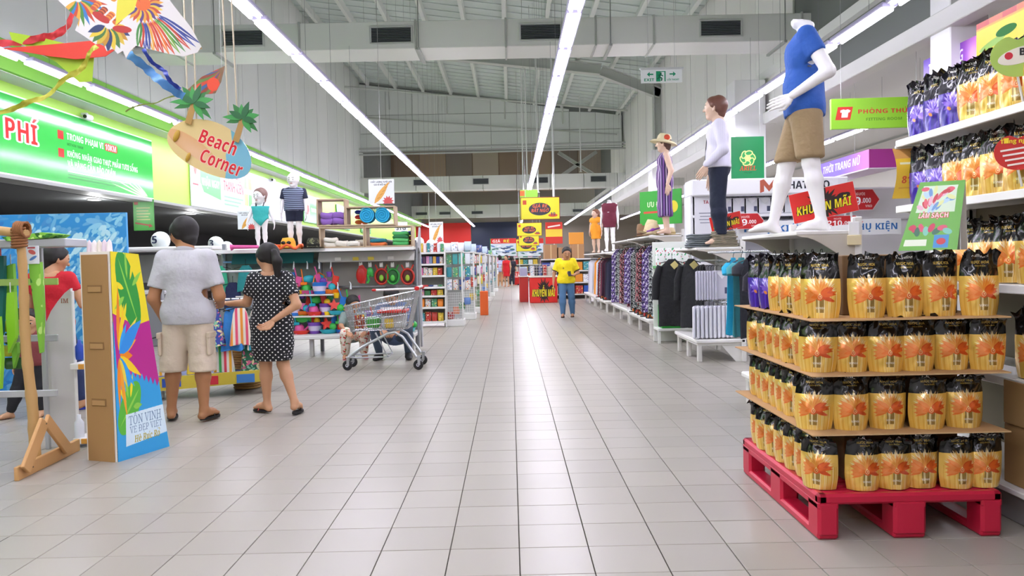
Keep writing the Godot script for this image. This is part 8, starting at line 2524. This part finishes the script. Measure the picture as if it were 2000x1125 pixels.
	for q in [[352, 222, 42.0, 40.0], [447, 214, 36.0, 46.0]]:
		var pc := Vector2(q[0], q[1])
		var trk := M(o, "palm_trunk", Sh.new().prism(px_poly([[q[0] - 5, q[1]], [q[0] + 5, q[1]], [q[0] + 10, q[1] + q[3]], [q[0] - 2, q[1] + q[3]]], oc, d), 0.012, Transform3D(Basis(), Vector3(0, 0, 0.02))), mt("b08a4a", 0.5))
		for k in 11:
			var a := -PI / 2 + (k - 5) * 0.42
			var pts := []
			for w in petal(pc, a, 0.0, q[2] * (1.0 if k % 2 else 0.82), 6.0): pts.append([w.x, w.y + 0.006 * (w.x - pc.x) * (w.x - pc.x)])
			M(trk, "palm_leaf", Sh.new().prism(px_poly(pts, oc, d), 0.008, Transform3D(Basis(), Vector3(0, 0, 0.022 + 0.004 * (k % 3)))), mt(["2f7a3a", "3f9a4a", "25683a"][k % 3], 0.4))
	M(o, "pineapple_charm", Sh.new().ball(Vector3(-0.27, 0.0, 0.01), Vector3(0.022, 0.05, 0.015), 10), mt("b8902a", 0.5))
	M(o, "pineapple_charm", Sh.new().ball(Vector3(-0.13, -0.12, 0.015), Vector3(0.015, 0.04, 0.012), 8), mt("b8902a", 0.5))
	for x in [374, 390, 441, 458]:
		var a := o.transform.basis.inverse() * (P(x, 240, d) - o.position)
		var up := o.transform.basis.inverse() * Vector3(-0.03, 3.0, 0)
		M(o, "hanging_rope", Sh.new().tube([Vector3(a.x, a.y - 0.06 + (0.1 if x > 420 else 0.0), -0.012), Vector3(a.x, a.y, -0.012) + up * 0.9], 0.0065, 6), mt("c4b8a0", 0.8))

func ribbon(pts: Array, c: Vector2, d: float, w: float, wav: float) -> Sh:
	var rows := []
	var fine := []
	for k in pts.size() - 1:
		for e in 5: fine.append(Vector2(pts[k][0], pts[k][1]).lerp(Vector2(pts[k + 1][0], pts[k + 1][1]), e / 5.0))
	fine.append(Vector2(pts[-1][0], pts[-1][1]))
	for k in fine.size():
		var p: Vector2 = fine[k]
		var t: Vector2 = (fine[mini(k + 1, fine.size() - 1)] - fine[maxi(k - 1, 0)]).normalized().orthogonal()
		var q := Vector3((p.x - c.x) * d / FOC, (c.y - p.y) * d / FOC, wav * sin(k * 0.6))
		var o := Vector3(t.x, -t.y, 0.5 * sin(k * 0.45)) * w * 0.5 * (0.85 + 0.15 * sin(k * 1.9))
		rows.append(PackedVector3Array([q - o, q + Vector3(0, 0, 0.012 * sin(k * 1.7)), q + o]))
	return Sh.new().grid(rows)

# ---------------------------------------------------------------- middle and far distance
func baguette_poster(label: String, at: Vector3, w: float, h: float) -> void:
	var i := canvas(384, 360, "dfe4e6")
	stamp(i, "CHẤT LƯỢNG TUYỆT VỜI", 192, 50, 22, "2a2a2e", 0.5, 320)
	stamp(i, "GIÁ RẺ MỖI NGÀY", 192, 90, 22, "2a2a2e", 0.5, 220)
	poly(i, petal(Vector2(80, 360), -0.95, 0, 400, 44.0), Color("d8a04a"))
	for k in 5: stroke(i, Vector2(130 + 38 * k, 290 - 52 * k), Vector2(170 + 38 * k, 262 - 52 * k), 8, Color("b8782a"))
	poly(i, star(11, 90, 56) * Transform2D(0, Vector2(-290, -330)), Color("c84a4a"))
	var o := T("bread_poster", label, "poster", at)
	board(o, "panel", w, h, 0.01, pic(i, 0.4), mt("d8dadc", 0.4))
	wire(o, 0.0, h / 2)

func packets(label: String, n: int, at: Vector3, step: Vector3, s: Vector3, hexes: Array, group: String, soft := false) -> void:
	var key := "pk%.3f%.3f%.3f%s" % [s.x, s.y, s.z, soft]
	if not garment_cache.has(key):
		garment_cache[key] = bag_shape(s.x, s.y, s.z).mesh() if soft else Sh.new().box(Vector3(0, s.y / 2, 0), s, 0.008).mesh()
	for k in n:
		var hx: String = hexes[k % hexes.size()]
		var pm: Material = mt(hx, 0.4)
		if rng.randf() < 0.6:
			var v := rng.randi() % 8
			pm = pattern("pk%d" % v, ["d8d4cc", "3a8a94", "b83a34", "d8b840", "e4e6ea", "4a5a90", "5a9a70", "c88ab0"][v], [["c83a34", "2f4f90", "e8b83a"], ["e8f0f0", "1f5a6a", "d8d060"], ["f0e8d8", "f0c83a", "6a1a1a"], ["c83a2a", "f4f0e0", "3a6a3a"], ["3a6ab0", "8ac0c8", "c8505a"], ["e8e8f0", "e0a83a", "20284a"], ["f0f0e8", "2a5a3a", "e8d84a"], ["f6f0f4", "8a3a6a", "e0c84a"]][v], 6.0, 100 + v, "leaf", 22)
		var o := one("packet", "%s, %s in the row" % [label, ordinal(k + 1)], "packet", garment_cache[key], pm, at + step * k, rng.randf_range(-0.1, 0.1), group)
		o.scale.y = rng.randf_range(0.85, 1.0)

func end_bays() -> void:
	var white := mt("dcdcd8", 0.45)
	# shelf end of the second gondola
	var a := F(815, 640)
	var x0 := a.x
	var z := a.z
	var o := T("shelf_unit", "white end-of-aisle shelf unit with rows of small packets beyond the toy shelf", "shelf unit", Vector3(x0 + 0.3, 0, z - 0.25))
	M(o, "back_panel", Sh.new().box(Vector3(0, 0.8, -0.2), Vector3(0.6, 1.5, 0.03)), mt("a9a8a2", 0.6))
	for x in [-0.3, 0.3]: M(o, "side_panel", Sh.new().box(Vector3(x, 0.8, 0), Vector3(0.025, 1.6, 0.42), 0.003), white)
	var ys := [0.12, 0.42, 0.66, 0.84, 1.08, 1.32, 1.56]
	for y in ys: M(o, "shelf_board", Sh.new().box(Vector3(0, y - 0.02, 0), Vector3(0.6, 0.04, 0.44), 0.004), white)
	var cols := [["c8302a", "e8e0d8", "b83a2a"], ["e8882a", "d8b08a", "5a8a3a"], ["c88a2a", "3f7a4a", "a87a3a"], ["5a7ab8", "c84a4a"], ["d878a8", "8ab0d8", "3f9a4a", "2f4fa8"], ["2f3f8a", "4a2a4a", "c85a5a", "7a8ab0", "d8a84a"]]
	for r in 6: packets("packet on the %s board of the white end unit" % ordinal(r + 1), [4, 4, 4, 5, 5, 7][r], Vector3(x0 + 0.09, ys[r] + 0.001, z - 0.16), Vector3([0.13, 0.13, 0.13, 0.1, 0.1, 0.072][r], 0, 0), Vector3([0.12, 0.12, 0.12, 0.09, 0.09, 0.065][r], [0.2, 0.17, 0.12, 0.04, 0.17, 0.16][r], 0.1), cols[r], "packets on the white end unit", r < 2)
	packets("pale bottle on top of the white end unit", 8, Vector3(x0 + 0.04, 1.562, z - 0.15), Vector3(0.072, 0, 0), Vector3(0.062, 0.2, 0.07), ["e4e4ec", "d8dcec", "ecdce0"], "bottles on the white end unit")
	# wire-fronted bay beside it and the run of end bays along the aisle
	var teal := ["2f8a94", "3fa0a0", "6ac0b8", "d8dce0", "4a90a8"]
	var run := [[-1.02, -16.75, 0.36], [-0.86, -18.6, 0.5], [-0.8, -20.8, 0.5], [-0.74, -23.4, 0.5], [-0.7, -26.6, 0.6], [-0.66, -30.4, 0.6], [-0.6, -35.0, 0.6]]
	for k in run.size():
		var q = run[k]
		var b := T("wire_bay", "white wire-fronted bay of hanging packets on the left of the aisle, %s from the camera" % ordinal(k + 1), "shelf unit", Vector3(q[0], 0, q[1] - 0.3), 0.0)
		var w: float = q[2]
		M(b, "back_panel", Sh.new().box(Vector3(-w / 2 + 0.0, 0.78, -0.28), Vector3(w, 1.56, 0.03)), mt("7d8a70" if k == 2 else "b4b8b4", 0.6))
		for x in [-w - 0.0, 0.0]: M(b, "upright", Sh.new().box(Vector3(x, 0.78, 0.24), Vector3(0.035, 1.56, 0.035), 0.003), white)
		M(b, "top_shelf", Sh.new().box(Vector3(-w / 2, 1.56, 0), Vector3(w + 0.04, 0.03, 0.56), 0.004), white)
		M(b, "base", Sh.new().box(Vector3(-w / 2, 0.07, 0), Vector3(w + 0.06, 0.14, 0.6), 0.01), white)
		var m := Sh.new()
		var nx := 9 if k < 2 else 5
		var ny := 10 if k < 2 else 6
		for e in nx + 1: m.box(Vector3(-w + w * e / nx, 0.42, 0.27), Vector3(0.006, 0.56, 0.006))
		for e in ny + 1: m.box(Vector3(-w / 2, 0.14 + 0.56 * e / ny, 0.27), Vector3(w, 0.006, 0.006))
		for e in ny + 1: m.box(Vector3(0.0, 0.14 + 0.56 * e / ny, 0.0), Vector3(0.006, 0.006, 0.54))
		for e in 9: m.box(Vector3(0.0, 0.42, -0.24 + 0.06 * e), Vector3(0.006, 0.56, 0.006))
		M(b, "wire_basket", m, mt("e8e8e6", 0.4))
		var nn := ordinal(k + 1)
		for r in 3:
			packets("hanging packet, %s level of the %s wire bay" % [["low", "middle", "high"][r], nn], 4 if k < 5 else 3, Vector3(q[0] - w + 0.09, 0.76 + 0.27 * r, q[1] - 0.1), Vector3(0.13, 0, 0.0), Vector3(0.11, 0.23, 0.05), teal if r > 0 else ["d8dcd8", "c85a5a", "5aa890", "e0d8b0"], "hanging packets in the wire bays", true)
			packets("side packet, %s level of the %s wire bay" % [["low", "middle", "high"][r], nn], 3, Vector3(q[0] + 0.035, 0.76 + 0.27 * r, q[1] - 0.12), Vector3(0, 0, -0.17), Vector3(0.05, 0.2, 0.12), ["c8ccd0", "b83a4a", "5aa0a0", "d8c85a", "e8e8e8"] if k != 2 else ["c8b83a", "d8c84a"], "side packets in the wire bays", true)
		packets("loose pack in the basket of the %s wire bay" % nn, 4, Vector3(q[0] - w + 0.1, 0.15, q[1] - 0.2), Vector3(0.12, 0.1, 0.03), Vector3(0.14, 0.16, 0.1), ["e8e0d8", "d87a4a", "d8c83a", "5a7ab0"], "loose packs in the wire baskets", true)
		packets("soft pack on top of the %s wire bay" % nn, 4, Vector3(q[0] - w + 0.07, 1.577, q[1] - 0.25), Vector3(0.14, 0, 0.02), Vector3(0.15, 0.2, 0.2), ["d8dce4", "c84a44", "e4e4ec", "b8c8d8"], "soft packs on the wire bays", true)
	one("promo_column", "orange upright promotion column beside the third wire bay", "display stand", Sh.new().box(Vector3(0, 0.3, 0), Vector3(0.2, 0.6, 0.2), 0.01), mt("e0601f", 0.5), Vector3(-0.68, 0, -20.1))
	# number globes over far tills
	for k in 6:
		var g := P([818, 842, 862, 884, 898, 912, 780][k], [473, 477, 481, 487, 490, 492, 432][k], 24.0 + 1.5 * k)
		one("number_globe", "white till number globe far behind the end units, %s from the left" % ordinal(k + 1), "globe", Sh.new().ball(Vector3.ZERO, Vector3.ONE * 0.16, 12).tube([Vector3(0, -0.9, 0), Vector3(0, -0.1, 0)], 0.03, 6), mt("dfe4e4", 0.4), g, 0.0, "till number globes")
	var sg := T("price_card_stand", "white card stand with dark lettering on top of the white end unit", "sign", Vector3(P(783, 452, 16.9).x, 0, z - 0.3))
	var si := canvas(128, 192, "e8eae8")
	stamp(si, "STG", 64, 80, 40, "3a3c40", 0.5)
	rect(si, 20, 150, 88, 26, "7ac03a")
	board(sg, "panel", 0.27, 0.4, 0.02, pic(si, 0.4), mt("d8dad8", 0.4), Vector3(0, P(783, 452, 16.9).y, 0))
	M(sg, "post", Sh.new().tube([Vector3(0, 0.0, -0.015), Vector3(0, 1.7, -0.015)], 0.012, 6), mt("b8b8b8", 0.4))

func far_middle() -> void:
	# red promotion table with wire baskets
	var a := F(1042, 592)
	var o := T("promo_table", "red promotion table with black and yellow lettering in the middle of the aisle", "display stand", Vector3(1.02, 0, a.z))
	var red := mt("d02a20", 0.45)
	M(o, "skirt_box", Sh.new().box(Vector3(0, 0.4, -0.5), Vector3(0.86, 0.8, 1.0), 0.01), red)
	var q := Sh.new()
	q.quad(Vector3(-0.42, 0.02, 0.004), Vector3(0.42, 0.02, 0.004), Vector3(0.42, 0.78, 0.004), Vector3(-0.42, 0.78, 0.004))
	M(o, "printed_front", q, pic(promo_image(), 0.4))
	M(o, "table_top", Sh.new().box(Vector3(0, 0.82, -0.5), Vector3(0.92, 0.04, 1.06), 0.008), mt("e4dccc", 0.5))
	var m := Sh.new()
	for k in 9: m.box(Vector3(-0.42 + 0.105 * k, 1.02, -0.02), Vector3(0.008, 0.36, 0.008))
	for k in 5: m.box(Vector3(0, 0.86 + 0.085 * k, -0.02), Vector3(0.86, 0.008, 0.008))
	M(o, "wire_basket", m, mt("dcd8cc", 0.4))
	packets("carton on the red promotion table", 6, Vector3(0.68, 0.845, a.z - 0.2), Vector3(0.13, 0, 0), Vector3(0.12, 0.34, 0.25), ["8a84a0", "3a3840", "d8d4c4", "e0dccc", "c8c0b0", "dcd8c8"], "cartons on the promotion table")
	# wire baskets to its left
	var w := T("wire_stand", "red wire dump bin left of the red promotion table", "display stand", Vector3(0.42, 0, a.z - 1.6))
	M(w, "bin_body", Sh.new().box(Vector3(0, 0.4, 0), Vector3(0.28, 0.8, 1.8), 0.01), mt("b83028", 0.5))
	M(w, "rim", Sh.new().box(Vector3(0, 0.82, 0), Vector3(0.32, 0.03, 1.84), 0.004), mt("d8d4cc", 0.4))
	packets("goods piled in the red dump bin", 5, Vector3(0.42, 0.84, a.z - 0.9), Vector3(0, 0, -0.3), Vector3(0.24, 0.3, 0.25), ["9a98b0", "e4e0d8", "c8c4b8"], "goods in the dump bin")
	# hanging yellow panels in a row
	for k in 4:
		var z: float = [22.0, 31.0, 40.0, 48.0][k]
		var px: Array = [[1055, 407, 77, 44], [1034, 448, 49, 26], [1033, 468, 40, 13], [1028, 479, 40, 9]][k]
		var p := P(px[0], px[1], z)
		var yi := canvas(512, 300, "d8d02a")
		rect(yi, 0, 0, 512, 8, "7a2a1a"); rect(yi, 0, 292, 512, 8, "7a2a1a"); rect(yi, 0, 0, 8, 300, "7a2a1a"); rect(yi, 504, 0, 8, 300, "7a2a1a")
		rect(yi, 30, 40, 48, 58, "b8401f")
		poly(yi, ell(Vector2(250, 160), Vector2(142, 84)), Color("2a2c3a"))
		stamp(yi, "GIÁ RẺ", 250, 140, 44, "e0683a", 0.5, 190, true, 0.15)
		stamp(yi, "BẤT NGỜ", 250, 200, 44, "e0683a", 0.5, 220, true, 0.15)
		poly(yi, ell(Vector2(420, 245), Vector2(60, 22)), Color("c8502a"))
		stamp(yi, "19", 420, 250, 44, "3a2a6a", 0.5)
		var y := T("promo_sign", "yellow hanging promotion panel with a dark oval, %s from the camera" % ordinal(k + 1), "sign", p)
		board(y, "panel", px[2] * z / FOC, (px[3] if k < 2 else 24) * z / FOC, 0.04, pic(yi, 0.3), mt("8a3020", 0.5))
		for s in [-0.4, 0.4]: wire(y, s, 0.2, 0.006)
	var gs := T("aisle_sign", "lime green aisle sign with an orange square above the nearest yellow panel", "sign", P(1033, 379, 23.0))
	M(gs, "panel", Sh.new().box(Vector3.ZERO, Vector3(0.5, 0.24, 0.05), 0.005), mt("8ad03a", 0.4))
	M(gs, "orange_square", Sh.new().box(Vector3(-0.19, 0.02, 0.03), Vector3(0.13, 0.15, 0.01), 0.003), mt("e06a2a", 0.4))
	wire(gs, 0.1, 0.12, 0.006)
	M(gs, "side_strip", Sh.new().box(Vector3(-0.24, -0.4, 0), Vector3(0.04, 0.7, 0.04), 0.004), mt("9ad84a", 0.4))
	# cheap-price boards at the back
	for k in 2:
		var bi := canvas(640, 420, "c8d4da")
		rect(bi, 0, 0, 640, 120, "cc2420")
		stamp(bi, "GIÁ", 60, 96, 66, "f2ece4", 0.0, 190)
		stamp(bi, "RẺ", 330, 96, 66, "d8d83a", 0.0, 140)
		for e in 26: poly(bi, ell(Vector2(60 + (e * 97) % 520, 180 + (e * 61) % 200), Vector2(60, 16), 0.3 - 0.1 * (e % 6), 14), Color(["5a7ab0", "2f6a5a", "a8b8c8", "e8ecf0", "3a4a6a"][e % 5]))
		rect(bi, 0, 0, 12, 420, "4ab03a")
		var z2 := 50.0
		var p2 := P([983, 1036][k], 483, z2)
		var bd := T("price_board", ["left red and white cheap-price board above the far shelves", "right red and white cheap-price board above the far shelves"][k], "sign", p2)
		board(bd, "panel", 1.62, 1.1, 0.05, pic(bi, 0.4), mt("4ab03a", 0.5))
		M(bd, "post", Sh.new().tube([Vector3(-0.7, -0.5, -0.03), Vector3(-0.7, -p2.y + 0.02, -0.03)], 0.03, 6).tube([Vector3(0.7, -0.5, -0.03), Vector3(0.7, -p2.y + 0.02, -0.03)], 0.03, 6), mt("c8c8c4", 0.5))
	var ry := T("red_yellow_board", "red and yellow board right of the hanging yellow panels", "sign", P(1082, 455, 45.0))
	M(ry, "red_panel", Sh.new().box(Vector3.ZERO, Vector3(0.95, 1.2, 0.05), 0.006), mt("cc3020", 0.5))
	M(ry, "yellow_band", Sh.new().box(Vector3(0, 0.0, 0.03), Vector3(0.92, 0.42, 0.02), 0.004), mt("e8c83a", 0.5))
	M(ry, "white_stroke", Sh.new().box(Vector3(0, 0.38, 0.03), Vector3(0.7, 0.08, 0.02), 0.004, Basis(Vector3.BACK, 0.15)), mt("f0e0d0", 0.5))
	M(ry, "post", Sh.new().tube([Vector3(0, -0.6, -0.02), Vector3(0, -2.8, -0.02)], 0.04, 6), mt("c8c8c4", 0.5))
	# far shelving with packets across the back
	for k in 4:
		var s := T("far_shelf", "white far shelf unit across the end of the aisle, %s from the left" % ordinal(k + 1), "shelf unit", Vector3(-2.4 + 1.7 * k, 0, -52.0))
		M(s, "back_panel", Sh.new().box(Vector3(0, 0.9, -0.25), Vector3(1.66, 1.8, 0.03)), mt("b8bcbc", 0.6))
		for y in [0.15, 0.6, 1.05, 1.5, 1.85]: M(s, "shelf_board", Sh.new().box(Vector3(0, y, 0), Vector3(1.66, 0.04, 0.5)), mt("e4e6e4", 0.45))
		for r in 4: packets("box on the %s board of the %s far shelf" % [ordinal(r + 1), ordinal(k + 1)], 5, Vector3(-3.05 + 1.7 * k, 0.17 + 0.45 * r, -51.95), Vector3(0.31, 0, 0), Vector3(0.28, 0.33, 0.3), ["b8302a", "d8d4d0", "3f7a6a", "c83a34", "8a8a90", "e0d8c8"], "boxes on the far shelves")
	var gi := canvas(256, 96, "cc2420")
	stamp(gi, "GIÁ", 20, 74, 52, "f2ece4", 0.0, 110)
	stamp(gi, "RẺ", 150, 74, 52, "d8d83a", 0.0, 80)
	var gr := T("floor_sign", "low red sign with white and yellow lettering on the far shelf front", "sign", P(1015, 538, 44.0))
	board(gr, "panel", 0.85, 0.42, 0.05, pic(gi, 0.4), mt("b82420", 0.5))
	M(gr, "post", Sh.new().box(Vector3(0, -0.35, -0.04), Vector3(0.6, 0.4, 0.04)), mt("b82420", 0.5))
	var bk := T("shopping_basket", "red wheeled shopping basket on the floor beside the far shoppers", "basket", Vector3(F(1008, 557).x, 0, F(1008, 557).z))
	M(bk, "basket_body", Sh.new().lathe([Vector2(0.2, 0.06), Vector2(0.28, 0.4), Vector2(0.3, 0.42), Vector2(0.27, 0.4), Vector2(0.19, 0.1), Vector2(0.0, 0.09)], 4, Vector3.ZERO, Basis(Vector3.UP, PI / 4)), mt("d0201c", 0.4))
	M(bk, "handle", Sh.new().tube([Vector3(-0.2, 0.42, 0), Vector3(-0.32, 0.75, 0), Vector3(-0.25, 0.78, 0)], 0.02, 6), mt("c8201c", 0.4))
	M(bk, "wheel", Sh.new().lathe([Vector2(0.05, -0.02), Vector2(0.06, 0), Vector2(0.05, 0.02)], 10, Vector3(0.12, 0.06, 0.1), Basis(Vector3.RIGHT, PI / 2)), mt("1c1c1e", 0.6))
	# cartons and shelves behind the yellow-shirted man
	var cs := T("far_shelf", "shelf unit with cartons and blue packs behind the man in yellow", "shelf unit", Vector3(1.9, 0, -27.6))
	M(cs, "back_panel", Sh.new().box(Vector3(0, 0.8, -0.3), Vector3(1.7, 1.6, 0.03)), mt("6a6864", 0.6))
	for y in [0.15, 0.55, 0.95, 1.35]: M(cs, "shelf_board", Sh.new().box(Vector3(0, y, 0), Vector3(1.7, 0.04, 0.6)), mt("d8d8d4", 0.45))
	for r in 3: packets("pack on the %s board behind the man in yellow" % ordinal(r + 1), 6, Vector3(1.2, 0.175 + 0.4 * r, -27.5), Vector3(0.28, 0, 0), Vector3(0.25, 0.3, 0.3), ["2a3f90", "e8e4e0", "c8a02a", "3a4a9a", "d8882a", "2f5ab0"], "packs behind the man in yellow")
	for k in 3: carton("brown carton, %s from the left on top of the shelf behind the man in yellow" % ordinal(k + 1), Vector3(1.36 + 0.46 * k, 1.372, -27.5), Vector3(0.42, 0.48 - 0.1 * (k % 2), 0.4), 0.1, "a8805a")
	var o2 := one("orange_panel", "plain orange display panel behind the cartons", "panel", Sh.new().box(Vector3(0, 0.2, 0), Vector3(0.5, 0.4, 0.12), 0.005), mt("d8902f", 0.5), Vector3(2.26, 1.856, -27.5))
	baguette_poster("white poster of a long bread loaf hanging above the wooden crates", P(745, 374, 13.2), 0.42, 0.4)
	baguette_poster("white poster of a long bread loaf hanging before the far red wall", P(852, 454, 30.0), 0.52, 0.78)
	baguette_poster("white poster of a bread loaf behind the turquoise-suited mannequin", P(482, 430, 15.0), 0.34, 0.34)

func build_all() -> void:
	bulkhead()
	pallet_display()
	right_shelf()
	mannequins_right()
	right_racks()
	toy_shelf()
	trolley()
	left_displays()
	bamboo_rack()
	people()
	kites()
	end_bays()
	far_middle()
